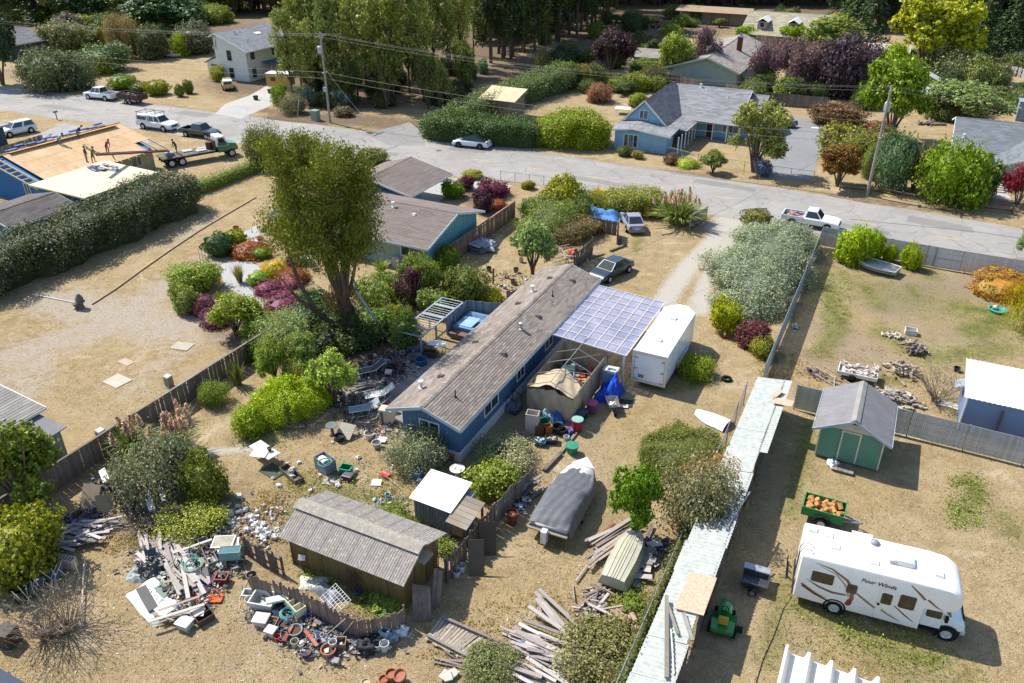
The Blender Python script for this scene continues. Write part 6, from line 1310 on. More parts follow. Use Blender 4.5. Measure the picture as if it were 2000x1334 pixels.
 for sy in(-1,1):
  part(MB().cbox((.485*L,sy*w_*.68,belt-.3),(.09,w_*.36,.13)),'headlight',mat('lamp_clear','d8dcdc',.15,.05),o);part(MB().cbox((-.492*L,sy*w_*.72,belt-.2),(.06,w_*.3,.15)),'tail_light',mat('lamp_red','8c1c1c',.3,.1),o)
  part(MB().cbox((d-.12,sy*(w_+.06),belt+.05),(.12,.16,.12)),'mirror',pm,o)
 part(MB().box(.49*L,.512*L,-w_*.88,w_*.88,zb+.04,zb+.24),'bumper',mat('bumper_'+col,col,.5),o);part(MB().box(-.512*L,-.49*L,-w_*.88,w_*.88,zb+.04,zb+.24),'bumper',mat('bumper_'+col,col,.5),o)
 part(MB().box(.498*L,.506*L,-w_*.5,w_*.5,zb+.28,belt-.32 if belt>1 else zb+.38),'grille',DARK,o);part(MB().box(-.507*L,-.499*L,-.18,.18,zb+.26,zb+.38),'number_plate',mat('plate','d5d5cf',.5),o)
 return o
car('white_pickup','white pickup hitched to the brown dump trailer','pickup',(232,197),(168,190),5.6,2.0,1.85,'e4e6e6',1.15,'crew',.39)
car('crossover_car','white electric crossover with dark glass roof parked by the hedge','car',(956,290),(889,283),4.75,1.92,1.55,'e3e6e8',.98,'fast',.36,rim=mat('dark_rim','55565a',.4),roofm=CARGLASS)
car('silver_coupe','silver-grey coupe beside the golden grass clump','car',(1243,458),(1226,428),4.4,1.75,1.38,'8b8b93',.9,'coupe',.32)
car('green_sedan','dark green sedan parked behind the mobile home','car',(1212,527),(1174,547),4.5,1.75,1.36,'24333a',.88,'sedan',.32)
car('grey_sedan','grey sedan on the asphalt driveway of the blue house','car',(1545,249),(1498,240),4.6,1.8,1.42,'6f6c66',.92,'sedan',.32)
car('pale_blue_sedan','pale blue sedan by the far fence at the wood edge','car',(1326,65),(1286,62),4.8,1.8,1.42,'a9c0cc',.92,'sedan',.32)
car('red_wagon','old red car half hidden behind the pale blue sedan','car',(1300,53),(1276,54),4.4,1.8,1.45,'7c2e2e',.95,'suv',.32)
car('white_suv','white suv with black roof rails in the neighbour driveway','suv',(58,257),(12,267),4.6,1.85,1.66,'dfe3e4',1.02,'suv',.36)
yp=car('small_pickup','small gold pickup with white canopy parked on the dry lawn','pickup',(449,183),(442,162),4.7,1.75,1.6,'b5a66a',1.0,'canopy',.33)
part(MB().loft([[(-2.33,.8,.96),(-2.25,.72,1.55),(-2.25,-.72,1.55),(-2.33,-.8,.96)],[(-.62,.8,.96),(-.66,.72,1.58),(-.66,-.72,1.58),(-.62,-.8,.96)]]),'canopy',paint('e2dfd0'),yp);part(MB().box(-2.36,-2.30,-.6,.6,1.05,1.45),'canopy_window',CARGLASS,yp)
rp_=car('ladder_rack_pickup','white crew-cab pickup with canopy and black ladder rack','pickup',(274,247),(348,257),5.9,2.0,1.88,'e0e2e2',1.18,'crew',.41)
part(MB().loft([[(-2.9,.92,1.14),(-2.82,.82,1.86),(-2.82,-.82,1.86),(-2.9,-.92,1.14)],[(-.86,.92,1.14),(-.86,.82,1.9),(-.86,-.82,1.9),(-.86,-.92,1.14)]]),'canopy',paint('e0e2e2'),rp_)
for s in(-1,1):part(MB().box(-2.6,-1.1,s*.9-.012,s*.9+.012,1.3,1.72),'canopy_window',CARGLASS,rp_)
m=MB()
for x in(-2.6,-1.0,.6):
 for s in(-1,1):m.cyl((x,s*.85,1.2),(x,s*.85,2.25),.03,n=6)
 m.cyl((x,-.9,2.25),(x,.9,2.25),.03,n=6)
for s in(-1,1):m.cyl((-2.8,s*.85,2.27),(.9,s*.85,2.27),.03,n=6)
part(m,'ladder_rack',DARK,rp_)
bp=car('black_pickup','dark green pickup behind the flatbed truck','pickup',(357,262),(429,271),5.4,1.9,1.75,'2b3a38',1.08,'crew',.37)
wp_=car('street_pickup','older white pickup with open loaded bed beside the slat fence','pickup',(1529,432),(1636,450),5.3,1.9,1.68,'e6e8e8',1.06,'pickup',.36)
m=MB();q=random.Random(2)
for i in range(14):m.cbox((-2.2+q.random()*1.6,q.uniform(-.6,.6),.75+q.random()*.15),(q.uniform(.2,.8),q.uniform(.08,.25),q.uniform(.08,.2)),q.uniform(0,3))
single(m,'bed_load',mat('pinkish_scrap','b08f86',.8,.3),'pinkish scrap heaped in the bed of the older white pickup','scrap',wp_.location,wp_.rotation_euler.z)
# dump trailer
loc,hd=axle_pts((288,205),(234,198));dt=thing('dump_trailer','brown twin-axle dump trailer full of debris behind the white pickup','trailer',loc,hd);BR=mat('brown_steel','4b3c38',.6,.25)
for q in((-2.1,2.1,-1,-.94,.7,1.5),(-2.1,2.1,.94,1,.7,1.5),(-2.16,-2.1,-1,1,.7,1.5),(2.1,2.16,-1,1,.7,1.5),(-2.1,2.1,-.94,.94,.66,.76)):part(MB().box(*q),'side_panel',BR,dt)
for x in(-1.5,-.5,.5,1.5):
 for y in(-1.03,1.03):part(MB().box(x-.05,x+.05,y-.03,y+.03,.7,1.5),'stake',BR,dt)
for x in(-.45,.4):
 for s in(-1,1):wheel(dt,x,s*.98,.34,.22,STEEL)
part(MB().beam((2.1,0,.6),(3.2,0,.55),.12,.12),'drawbar',BR,dt)
m=MB();q=random.Random(5)
for i in range(40):m.cbox((q.uniform(-1.9,1.9),q.uniform(-.8,.8),1.1+q.uniform(0,.22)),(q.uniform(.15,.5),q.uniform(.1,.3),q.uniform(.05,.15)),q.uniform(0,3),q.uniform(-.4,.4))
single(m,'debris_load',mat('rubble','8c7c70',.9,.3,island=.4),'mixed roofing debris heaped in the brown dump trailer','debris',loc,hd)
# ------------------------------------------------------------------ flatbed conveyor truck
loc,hd=axle_pts((318,326),(462,300));ft=thing('conveyor_truck','white and green flatbed truck with red roofing conveyor','truck',loc,hd)
TG=paint('2f6f58');TW=paint('e2e4e2')
part(MB().box(-4.6,1.6,-1.2,1.2,1.05,1.18),'flatbed',wood('6f675c'),ft);part(MB().box(-4.6,3.9,-.45,-.3,.7,1.05).box(-4.6,3.9,.3,.45,.7,1.05),'chassis',DARK,ft)
part(MB().loft([ring(x,z,w_,.75)for x,z,w_ in((2.0,2.0,1.12),(3.15,2.0,1.12),(3.3,1.75,1.05),(4.3,1.55,.95),(4.45,1.2,.9))]),'hood',TG,ft,auto=35)
m=MB();B=[(1.95,-1.12,1.5),(3.3,-1.12,1.5),(3.3,1.12,1.5),(1.95,1.12,1.5)];T=[(1.98,-.98,2.62),(2.95,-.98,2.62),(2.95,.98,2.62),(1.98,.98,2.62)]
m.add(B+T,[(0,1,5,4),(1,2,6,5),(2,3,7,6),(3,0,4,7),(4,5,6,7)]);part(m,'cab',TW,ft)
face_window(ft,'windshield',[B[1],B[2],T[2],T[1]],.84)
for q in([B[0],B[1],T[1],T[0]],[B[3],B[2],T[2],T[3]]):face_window(ft,'side_window',q,.7)
for x,ys in((3.55,(1.0,)),(-2.4,(1.0,)),(-3.6,(1.0,))):
 for s in(-1,1):wheel(ft,x,s*.98,.5,.32,CHROME)
part(MB().box(1.55,1.75,-1.1,1.1,1.18,2.3),'headboard',BR,ft);part(MB().cyl((1.3,0,1.2),(1.3,0,2.0),.4,n=12),'drum',mat('rust_drum','6a4038',.7),ft)
part(MB().box(-3.9,-2.9,-.4,.4,1.18,1.55),'turret',mat('grey_machine','8a8d92',.5),ft)
for x,y in((-1.2,.5),(.2,-.3),(.6,.4)):part(MB().box(x-.6,x+.6,y-.45,y+.45,1.18,1.3),'pallet_load',mat('grey_shingle_pack','a9abb0',.7),ft)
tip=P(186,302,4.75);w0=ft.matrix_basis if 0 else None
mi=Matrix.Translation(loc)@Matrix.Rotation(hd,4,'Z');lt_=mi.inverted()@tip;s0=Vector((-3.4,0,1.75));RED=mat('conveyor_red','7c2f33',.5,.15)
boom=part(MB().beam(s0+Vector((0,.28,0)),lt_+Vector((0,.28,0)),.06,.16).beam(s0+Vector((0,-.28,0)),lt_+Vector((0,-.28,0)),.06,.16),'conveyor_boom',RED,ft)
part(MB().beam(s0+Vector((0,0,.03)),lt_+Vector((0,0,.03)),.5,.02),'conveyor_belt',mat('belt_grey','5a5658',.8),boom)
for i in range(12):t=(i+.5)/12;part(MB().beam(s0.lerp(lt_,t)+Vector((0,-.28,0)),s0.lerp(lt_,t)+Vector((0,.28,0)),.05,.05),'cross_bar',RED,boom)
for t in(.80,):p_=s0.lerp(lt_,t);part(MB().cyl(p_+Vector((0,.25,0)),p_+Vector((.2,.3,-.75)),.03,n=6).cyl(p_+Vector((0,-.25,0)),p_+Vector((.2,-.3,-.75)),.03,n=6),'boom_leg',RED,boom)
# ------------------------------------------------------------------ white cargo trailer
ct=lot_thing('cargo_trailer','long white enclosed cargo trailer with rear ramp door','trailer',-11.4,46.6);CW=paint('e6e9ec',.35);RW=mat('white_roof_skin','eceeee',.45,.04)
part(MB().prism([(-12.55,43.2),(-10.3,43.2),(-10.3,49.9),(-11.1,50.75),(-11.75,50.75),(-12.55,49.9)],.5,2.62),'body',CW,ct)
part(MB().prism([(-12.52,43.23),(-10.33,43.23),(-10.33,49.88),(-11.1,50.7),(-11.75,50.7),(-12.52,49.88)],2.62,2.66),'roof',RW,ct)
m=MB()
for i in range(14):m.box(-10.302,-10.293,43.5+i*.47,43.54+i*.47,.6,2.5)
part(m,'side_seam',mat('seam_grey','c3c7ca',.5),ct)
part(MB().box(-12.4,-10.45,43.13,43.2,.6,2.42),'ramp_door',CW,ct)
for x0,x1,z0,z1 in((-12.58,-12.42,.42,2.68),(-10.43,-10.27,.42,2.68),(-12.42,-10.43,2.44,2.68),(-12.42,-10.43,.42,.58)):part(MB().box(x0,x1,43.1,43.22,z0,z1),'rear_frame',mat('cream_frame','d9d4c6',.5),ct)
for x in(-12.3,-10.55):
 for z in(.62,1.4,2.2):part(MB().box(x-.1,x+.1,43.07,43.13,z-.03,z+.03),'hinge',STEEL,ct)
part(MB().box(-12.1,-11.75,43.08,43.13,.78,.98),'number_plate',mat('plate_green','6d7f78',.5),ct)
for a in(45,48.4):part(MB().box(-11.65,-11.25,a-.2,a+.2,2.66,2.78),'roof_vent',WHITE,ct)
part(MB().box(-12.45,-10.4,43.3,49.8,.38,.5),'chassis',DARK,ct);part(MB().beam((-11.9,50.6,.45),(-11.42,52,.45),.08,.1).beam((-10.95,50.6,.45),(-11.42,52,.45),.08,.1),'drawbar',DARK,ct)
part(MB().box(-10.3,-10.08,45.7,48.0,.85,.93).box(-10.3,-10.08,45.65,45.72,.55,.93).box(-10.3,-10.08,47.98,48.05,.55,.93),'fender',STEEL,ct)
for a in(46.3,47.3):
 for b,ry in((-10.2,pi/2),(-12.62,-pi/2)):
  wt,wr=wheel_mesh(.36,.2,CHROME)if 'ctw' not in _WH else _WH['ctw'];_WH['ctw']=(wt,wr)
  o=link('wheel',wt,None,ct);o.location=(b+11.4,a-46.6,.36);o.rotation_euler=(0,ry,0);link('rim',wr,None,o)
# ------------------------------------------------------------------ motorhome
rv=thing('motorhome','white class C motorhome with brown swoosh stripes','motorhome',W(3.35,30.3),ROTZ+radians(5.4),None,(.97,.97,.94));RVW=paint('eceae4',.32,'rv_white');RVG=glass('rv_glass',(.035,.025,.02),.08)
hw=1.2
def rrect(x,w_,z0,z1,r):return[(x,w_,z0),(x,w_,z1-r),(x,w_-r*.3,z1-r*.3),(x,w_-r,z1),(x,-w_+r,z1),(x,-w_+r*.3,z1-r*.3),(x,-w_,z1-r),(x,-w_,z0)]
part(MB().loft([rrect(-3.6,hw-.05,.55,3.0,.15),rrect(-3.55,hw,.5,3.08,.15),rrect(-2.6,hw,.45,3.12,.15),rrect(1.75,hw,.42,3.12,.15)]),'body',RVW,rv,auto=32)
part(MB().loft([rrect(1.75,hw,1.75,3.12,.15),rrect(2.5,hw,1.8,3.08,.2),rrect(2.95,hw-.06,1.95,2.9,.3),rrect(3.15,hw-.2,2.15,2.6,.2)]),'cabover',RVW,rv,auto=40)
part(MB().loft([ring(x,z,w_,.5)for x,z,w_ in((1.75,1.74,1.02),(2.6,1.74,1.0),(2.95,1.32,.98),(3.45,1.15,.95),(3.6,.9,.88))]),'cab',paint('dfe9ee',.25,'rv_cab'),rv,auto=35)
part(MB().add([(2.62,-.9,1.72),(2.98,-.93,1.34),(2.98,.93,1.34),(2.62,.9,1.72)],[(0,1,2,3)]).add([(2.61,-.9,1.75),(2.97,-.93,1.37),(2.97,.93,1.37),(2.61,.9,1.75)],[(0,1,2,3)]),'windshield',CARGLASS,rv)
def rvwin(x0,x1,z0,z1,nm='window',par=None,y=-hw):
 m=MB();r=.08;c=[]
 for cx,cz,a0 in((x1-r,z1-r,0),(x0+r,z1-r,90),(x0+r,z0+r,180),(x1-r,z0+r,270)):
  for k in range(4):t=radians(a0+30*k);c.append((cx+r*cos(t),y,cz+r*sin(t)))
 m.ext(c,(0,-.022 if y<0 else .022,0));return part(m,nm,RVG,par or rv)
rvwin(-3.0,-2.05,1.72,2.35);rvwin(-1.45,-1.02,1.55,2.1);rvwin(.72,1.38,1.45,2.25);rvwin(-2.4,-1.2,1.7,2.3,y=hw);rvwin(.2,1.3,1.7,2.3,y=hw)
dr=part(MB().box(-.12,.56,-hw-.03,-hw-.002,.5,2.32),'door',RVW,rv);rvwin(.0,.44,1.45,2.1,'door_window',dr,-hw-.03);part(MB().box(-.09,-.0,-hw-.07,-hw-.03,1.3,1.42),'handle',DARK,dr)
cdr=part(MB().box(1.8,2.62,-1.055,-1.03,.62,1.72),'cab_door',paint('dfe9ee',.25,'rv_cab'),rv);rvwin(1.92,2.55,1.22,1.66,'cab_window',cdr,-1.055)
for s in(-1,1):
 part(MB().box(1.7,2.5,s*1.0-.08,s*1.0+.08,.36,.46),'step',DARK,rv)
 for x in(-1.75,2.95):wheel(rv,x,s*(hw-.07 if x<0 else .95),.39,.26,CHROME)
 arch(rv,-1.75,s*(hw+.008),.42,.42);arch(rv,2.95,s*1.02,.41,.41)
 part(MB().cbox((3.55,s*.68,.85),(.12,.3,.2)),'headlight',mat('lamp_clear','d8dcdc'),rv);part(MB().cbox((2.75,s*1.12,1.35),(.12,.18,.3)),'mirror',DARK,rv)
part(MB().box(3.5,3.68,-.9,.9,.42,.62),'bumper',CHROME,rv);part(MB().box(3.56,3.62,-.45,.45,.68,1.0),'grille',DARK,rv)
def swoosh(pts,wds,col,yo):
 m=MB();L_=[];
 for i,(x,z)in enumerate(pts):
  a=Vector(pts[max(0,i-1)]);b=Vector(pts[min(len(pts)-1,i+1)]);d=(b-a).normalized();n=Vector((-d.y,d.x))*wds[i]/2;L_.append(((x+n.x,z+n.y),(x-n.x,z-n.y)))
 y=-hw-yo
 for(p,q),(r,s)in zip(L_[:-1],L_[1:]):m.add([(p[0],y,p[1]),(q[0],y,q[1]),(s[0],y,s[1]),(r[0],y,r[1])],[(0,1,2,3)])
 part(m,'stripe',mat('stripe_'+col,col,.45,.05,1,0,.4,0,.02),rv)
swoosh([(-2.95,2.85),(-2.2,2.7),(-1.5,2.25),(-1.2,1.75),(-1.15,1.2),(-1.3,.75)],[.02,.1,.14,.16,.2,.2],'8a6a4c',.004)
swoosh([(-2.8,2.75),(-2.0,2.45),(-1.5,1.9),(-1.3,1.3)],[.02,.07,.09,.1],'b29a7c',.006)
swoosh([(-1.0,1.62),(-.55,1.3),(-.12,1.02)],[.1,.12,.1],'9a7a58',.005);swoosh([(.12,1.05),(.56,.8),(1.0,.62)],[.1,.08,.02],'9a7a58',.034)
swoosh([(-3.2,1.75),(-2.6,1.45),(-2.0,1.3),(-1.4,1.35)],[.02,.12,.14,.1],'7c6350',.004);swoosh([(-3.3,1.3),(-2.7,.95),(-2.1,.72),(-1.95,.68)],[.14,.12,.09,.05],'6b3f33',.006)
swoosh([(-3.35,1.4),(-2.75,1.05),(-2.2,.85)],[.14,.1,.03],'a5825a',.004);swoosh([(-1.22,1.12),(-1.2,.95),(-1.26,.78)],[.2,.24,.22],'8c3a30',.008)
swoosh([(.6,1.45),(1.1,1.05),(1.5,.78)],[.05,.07,.04],'4a2f2a',.005);swoosh([(1.0,2.9),(1.45,2.5),(1.7,2.25)],[.05,.12,.12],'8a6a4c',.004)
swoosh([(1.8,2.3),(2.2,2.0),(2.5,1.85)],[.12,.08,.02],'8a6a4c',.006)
def lettering(text,par,loc,rot,size,m,shear=.25):
 c=bpy.data.curves.new('lettering','FONT');c.body=text;c.size=size;c.shear=shear;c.extrude=.004;c.offset=.004;c.materials.append(m)
 o=bpy.data.objects.new('lettering',c);COL.objects.link(o);o.parent=par;o.location=loc;o.rotation_euler=rot;return o
lettering('Four Winds',rv,(-.98,-hw-.01,2.42),(pi/2,0,0),.30,mat('script_black','2a2422',.5))
for x,y in((-2.5,.55),(-3.2,.7),(-2.2,-.15),(-.55,-.55),(2.1,-.3)):part(MB().loft([[(x-.2,y-.2,3.12),(x+.2,y-.2,3.12),(x+.2,y+.2,3.12),(x-.2,y+.2,3.12)],[(x-.16,y-.16,3.22),(x+.17,y-.16,3.2),(x+.17,y+.16,3.2),(x-.16,y+.16,3.22)]]),'roof_vent',WHITE,rv)
part(MB().loft([rrect(.1,.34,3.12,3.3,.06),rrect(.3,.36,3.12,3.42,.1),rrect(.95,.36,3.12,3.4,.1),rrect(1.1,.32,3.12,3.3,.06)]),'air_conditioner',WHITE,rv,auto=40);part(MB().box(.08,.4,-.38,-.2,3.16,3.28),'grille',STEEL,rv)
part(MB().lathe([(.2,3.12),(.2,3.2),(.14,3.27),(0,3.3)],14,(-.5,.75,0)),'satellite_dome',mat('dome_grey','7f8790',.4),rv,smooth=True)
part(MB().box(-1.5,-.6,1.0,1.25,3.1,3.16),'awning_rail',WHITE,rv)
m=MB()
for y in(-.95,-.55):m.tube([(-3.68,y,.7),(-3.68,y,3.05),(-3.55,y,3.3),(-3.2,y,3.28),(-3.1,y,3.1)],.018,6)
for z in(.9,1.25,1.6,1.95,2.3,2.65):m.cyl((-3.68,-.95,z),(-3.68,-.55,z),.015,n=6)
part(m,'ladder',mat('dark_rail','3c3c3e',.4),rv)
m=MB()
for y in(-.3,.1,.5):m.tube([(-3.75,y,.6),(-4.0,y,.8),(-4.02,y,1.3)],.03,6)
m.cbox((-3.95,.1,.75),(.1,1.1,.1));part(m,'bike_rack',DARK,rv)
part(MB().box(-3.66,-3.58,-1.1,1.1,.5,.7),'rear_bumper',DARK,rv)
for s in(-.95,.95):part(MB().box(-3.63,-3.57,s-.08,s+.08,.95,1.3),'tail_light',mat('lamp_red','8c1c1c'),rv)
part(MB().box(.5,1.5,-hw-.015,-hw,.5,.75),'hatch',RVW,rv);part(MB().box(-.75,-.4,-hw-.012,-hw,.7,.95),'hatch',RVW,rv)
cb=[P(1547,1165,.5),P(1530,1190,.02),P(1512,1240,.02),P(1490,1290,.02),P(1475,1340,.02)]
single(MB().tube(cb,.018,5),'power_cord',DARK,'dark power cord trailing from the motorhome across the grass','cord')
# ------------------------------------------------------------------ boats
def hull(xs): # xs: (x, halfwidth, keel z, gunwale z)
 return[[(x,w_,zg),(x,w_*.92,(zk+zg)*.5),(x,w_*.45,zk+.05),(x,0,zk),(x,-w_*.45,zk+.05),(x,-w_*.92,(zk+zg)*.5),(x,-w_,zg)]for x,w_,zk,zg in xs]
s_,f_=P(1068,1062),P(1143,930);loc=(s_+f_)/2;hd=atan2(f_.y-s_.y,f_.x-s_.x)
cb_=thing('covered_boat','motor boat on a trailer under a dark grey cover','boat',loc,hd,None,(.93,.95,.84))
part(MB().loft(hull([(-2.85,1.05,.5,1.15),(-1,1.15,.45,1.18),(1,1.1,.5,1.22),(2.2,.78,.65,1.3),(2.9,.35,.9,1.36),(3.25,.04,1.2,1.4)])),'hull',mat('white_hull','d9d7d0',.4),cb_,smooth=True)
def cov(u,v):
 x=-2.95+5.5*u;w_=float(np.interp(x,[-2.95,1,2.0,2.55],[1.2,1.2,.98,.72]));y=(v*2-1)
 cab=np.interp(x,[-2.95,-2.5,-2.2,.0,.35,2.55],[.05,.3,.45,.5,.2,.04]);prof=(1-abs(y)**(5 if x<.2 else 2.2));z=1.22+cab*prof
 if abs(y)>.88:z-=(abs(y)-.88)*4.2
 z+=.02*sin(x*9+y*4)+.015*sin(y*17+x*3)*(1-.3*u);return(x,y*w_*(1.03 if abs(y)<.9 else 1.06),z)
part(MB().grid(cov,56,30),'cover',mat('grey_cover','5d5f63',.55,.18,1.6,0,.35,.4,.12),cb_,smooth=True)
part(MB().box(-3.15,-2.85,-1.1,1.1,.85,.93),'swim_board',wood('9a8f82'),cb_);part(MB().cbox((-3.25,.1,.7),(.35,.3,.9)),'outboard_leg',mat('white_motor','d5d5d2',.4),cb_)
part(MB().add([(2.5,-.7,1.33),(3.27,0,1.42),(2.5,.7,1.33)],[(0,1,2)]).add([(2.5,-.7,1.36),(3.27,0,1.45),(2.5,.7,1.36)],[(0,1,2)]),'bow_deck',WHITE,cb_)
for s in(-1,1):
 wheel(cb_,-.7,s*1.12,.3,.18,STEEL);part(MB().beam((-2.7,s*.6,.42),(2.4,s*.5,.42),.08,.1),'trailer_rail',STEEL,cb_)
part(MB().beam((2.2,0,.42),(3.7,0,.42),.08,.1),'drawbar',STEEL,cb_)
s_,f_=P(1193,1158),P(1248,1046);loc=(s_+f_)/2;hd=atan2(f_.y-s_.y,f_.x-s_.x)
ov=thing('overturned_boat','upturned pale olive aluminium boat with ribbed bottom','boat',loc+Vector((0,0,.0)),hd);OL=mat('olive_hull','b9b6a0',.4,.1,1.2,.15,.4,0,.1)
m=MB()
def uh(u,v):
 x=-1.95+3.9*u;w_=float(np.interp(x,[-1.95,-.5,.6,1.3,1.75,1.95],[.72,.82,.78,.56,.28,.06]));y=v*2-1;zt=float(np.interp(x,[-1.95,.6,1.4,1.95],[.72,.76,.68,.4]))
 t=abs(y);yy=(t/.62*.72 if t<.62 else .72+(t-.62)/.38*.28);z=zt*(1 if t<.62 else 1-((t-.62)/.38)**1.3*.86);
 if t<.62:z-=.05*(t/.62)**2
 return(x,(1 if y>0 else-1)*yy*w_,.12+z)
m.grid(uh,30,24);part(m,'hull',OL,ov,auto=50)
part(MB().add([uh(0,k/24)for k in range(25)]+[(-1.95,-.7,.12),(-1.95,.7,.12)],[tuple(range(25))]),'transom',OL,ov)
for y in(.32,.43,.5,.57,.68):m=MB();m.tube([Vector(uh(u,y))+Vector((0,0,.015))for u in(0,.15,.3,.45,.6,.75,.88)],.018,5);part(m,'rib',OL,ov)
s_,f_=P(1735,535),P(1688,522);loc=(s_+f_)/2;hd=atan2(f_.y-s_.y,f_.x-s_.x)
bpn=thing('boat_planter','old rowing boat used as a planter in the yard','boat',loc,hd)
part(MB().loft(hull([(-1.7,.75,.05,.6),(-.5,.95,.0,.58),(.6,.85,.02,.6),(1.3,.5,.1,.66),(1.75,.05,.3,.72)])),'hull',mat('grey_hull','a9a9a4',.6,.2),bpn,smooth=True);part(MB().prism([(-1.68,-.72),(-.5,-.92),(.6,-.82),(1.3,-.46),(1.6,0),(1.3,.46),(.6,.82),(-.5,.92),(-1.68,.72)],.4,.48),'soil',mat('soil','5f4a38',.95,.3),bpn)
m=MB();
rim_=[(-1.7,-.75,.6),(-.5,-.95,.58),(.6,-.85,.6),(1.3,-.5,.66),(1.75,0,.72),(1.3,.5,.66),(.6,.85,.6),(-.5,.95,.58),(-1.7,.75,.6),(-1.7,-.75,.6)]
part(m.tube(rim_,.035,6),'gunwale',WHITE,bpn)
shrub('boat_greens','lettuce-green plants growing in the boat planter','mat',1692,510,1732,530,'a3b83c','plants',k=1)
s_,f_=P(1385,838),P(1396,805);hd=atan2(f_.y-s_.y,f_.x-s_.x)
wb_=thing('white_hull_half','upturned white dinghy hull half hidden in brambles','boat',(s_+f_)/2,hd+1.2,None,(1,1,.6));m=MB()
m.grid(lambda u,v:(-1.1+2.2*u,(v*2-1)*.68*(1-max(0,u-.45)**1.6*1.6),.12+.62*(1-abs(v*2-1)**2.4)*(1-.35*u)),14,14);part(m,'hull',mat('gloss_white','dfe4e8',.3),wb_,smooth=True);part(MB().tube([(-1.12,-.68,.12),(-1.12,0,.16),(-1.12,.68,.12)],.03,6),'gunwale',mat('blue_grey_rim','6d7f97',.5),wb_)
# ------------------------------------------------------------------ fences
def pts_along(path,step):
 out=[]
 for(x0,y0),(x1,y1)in zip(path[:-1],path[1:]):
  L=math.hypot(x1-x0,y1-y0);n=max(1,round(L/step));an=atan2(y1-y0,x1-x0)
  out+=[(x0+(x1-x0)*i/n,y0+(y1-y0)*i/n,an,L/n)for i in range(n)]
 return out
def board_fence(name,label,path,h,mt,bw=.145,jit=.06,lean=.0,rails=True,seed=1,gaps=0,dog=False,cap=False):
 "each board its own piece; path in lot coordinates"
 q=random.Random(seed);b0,a0=path[len(path)//2];o=lot_thing(name,label,'fence',b0,a0)
 me=MB()
 if dog:me.ext([(-bw/2+.003,-.01,0),(bw/2-.003,-.01,0),(bw/2-.003,-.01,.93),(bw*.25,-.01,1),(-bw*.25,-.01,1),(-bw/2+.003,-.01,.93)],(0,.02,0))
 else:me.box(-bw/2+.003,bw/2-.003,-.01,.01,0,1)
 me=me.mesh('board');me.materials.append(mt)
 for x,y,an,st in pts_along(path,bw):
  if q.random()<gaps:continue
  c=link('board',me,None,o);c.location=(x-b0+q.uniform(-.01,.01),y-a0+q.uniform(-.012,.012),0);k_=.025 if jit>.05 else .006;c.rotation_euler=(lean+q.uniform(-.03,.03),q.uniform(-k_,k_),an);c.scale=(st/bw,1,h+q.uniform(-jit,jit))
 if rails:
  for(x0,y0),(x1,y1)in zip(path[:-1],path[1:]):
   an=atan2(y1-y0,x1-x0);nx,ny=-sin(an)*.05,cos(an)*.05
   for z in(.3*h,.8*h):part(MB().beam((x0+nx,y0+ny,z),(x1+nx,y1+ny,z),.05,.09),'rail',mt,o)
   if cap:part(MB().beam((x0,y0,h+.02),(x1,y1,h+.02),.14,.035),'cap_rail',mt,o)
   n=max(1,int(math.hypot(x1-x0,y1-y0)/2.4))
   for i in range(n+1):part(MB().box(x0+(x1-x0)*i/n+nx*1.6-.045,x0+(x1-x0)*i/n+nx*1.6+.045,y0+(y1-y0)*i/n+ny*1.6-.045,y0+(y1-y0)*i/n+ny*1.6+.045,0,h*.97),'post',mt,o)
 return o
GW=wood('857a72','fence_grey');BW=wood('8d7664','fence_brown');DW=wood('75675f','fence_dark')
board_fence('wooden_fence','long weathered board fence along the dry gravel lot',[(-37,13.5),(-37.05,25),(-37,37.6)],1.5,GW,.155,.03,seed=2,cap=True)
board_fence('wooden_fence','board fence beside the teal house gable',[(-32.9,54.6),(-32.8,60),(-32.8,67.4)],1.75,BW,.16,.03,seed=3,cap=True)
cp_=[LB(u,v,1.25)for u,v in((488,1124),(545,1140),(578,1152),(606,1167),(632,1178),(652,1192),(677,1202),(705,1213),(732,1207),(752,1205),(772,1198),(790,1182))]
board_fence('picket_fence','curved weathered board fence in front of the brown shed',cp_,1.25,wood('8a786e','picket_grey'),.135,.12,.0,seed=4,gaps=.05,dog=True)
board_fence('picket_fence','crooked board fence running from the brown shed to the coop',[LB(u,v,1.5)for u,v in((872,1092),(900,1060),(922,1032),(965,985))],1.5,DW,.15,.15,seed=5,gaps=.06,dog=True)
board_fence('picket_fence','grey board fence beside the covered boat',[LB(u,v,1.5)for u,v in((968,982),(1005,945),(1042,914))],1.5,GW,.15,.08,seed=6)
board_fence('broken_fence','short collapsing fence stub by the white bag heap',[LB(u,v,1.2)for u,v in((472,1048),(505,1068),(545,1088))],1.2,DW,.15,.25,seed=7,gaps=.2)
board_fence('broken_fence','leaning grey fence stub under the buddleia',[LB(u,v,1.2)for u,v in((212,925),(228,950),(248,990))],1.3,GW,.16,.25,.2,seed=8,gaps=.1)
board_fence('broken_fence','low broken fence with white planks behind the junk',[LB(u,v,.9)for u,v in((262,970),(310,1000),(345,990),(392,1012))],.9,GW,.15,.2,.1,seed=9,gaps=.15)
board_fence('board_screen','dark leaning board screen between the brush and the sedan',[LB(u,v,1.7)for u,v in((1124,492),(1142,478),(1159,462))],1.75,DW,.15,.08,.08,seed=10)
board_fence('board_screen','short board fence in front of the blue tarp',[LB(u,v,1.3)for u,v in((1135,420),(1170,428),(1207,434))],1.35,BW,.15,.05,seed=11)
board_fence('board_screen','board fence end facing the silver coupe',[LB(u,v,1.3)for u,v in((1207,434),(1206,452))],1.35,BW,.15,.05,seed=12)
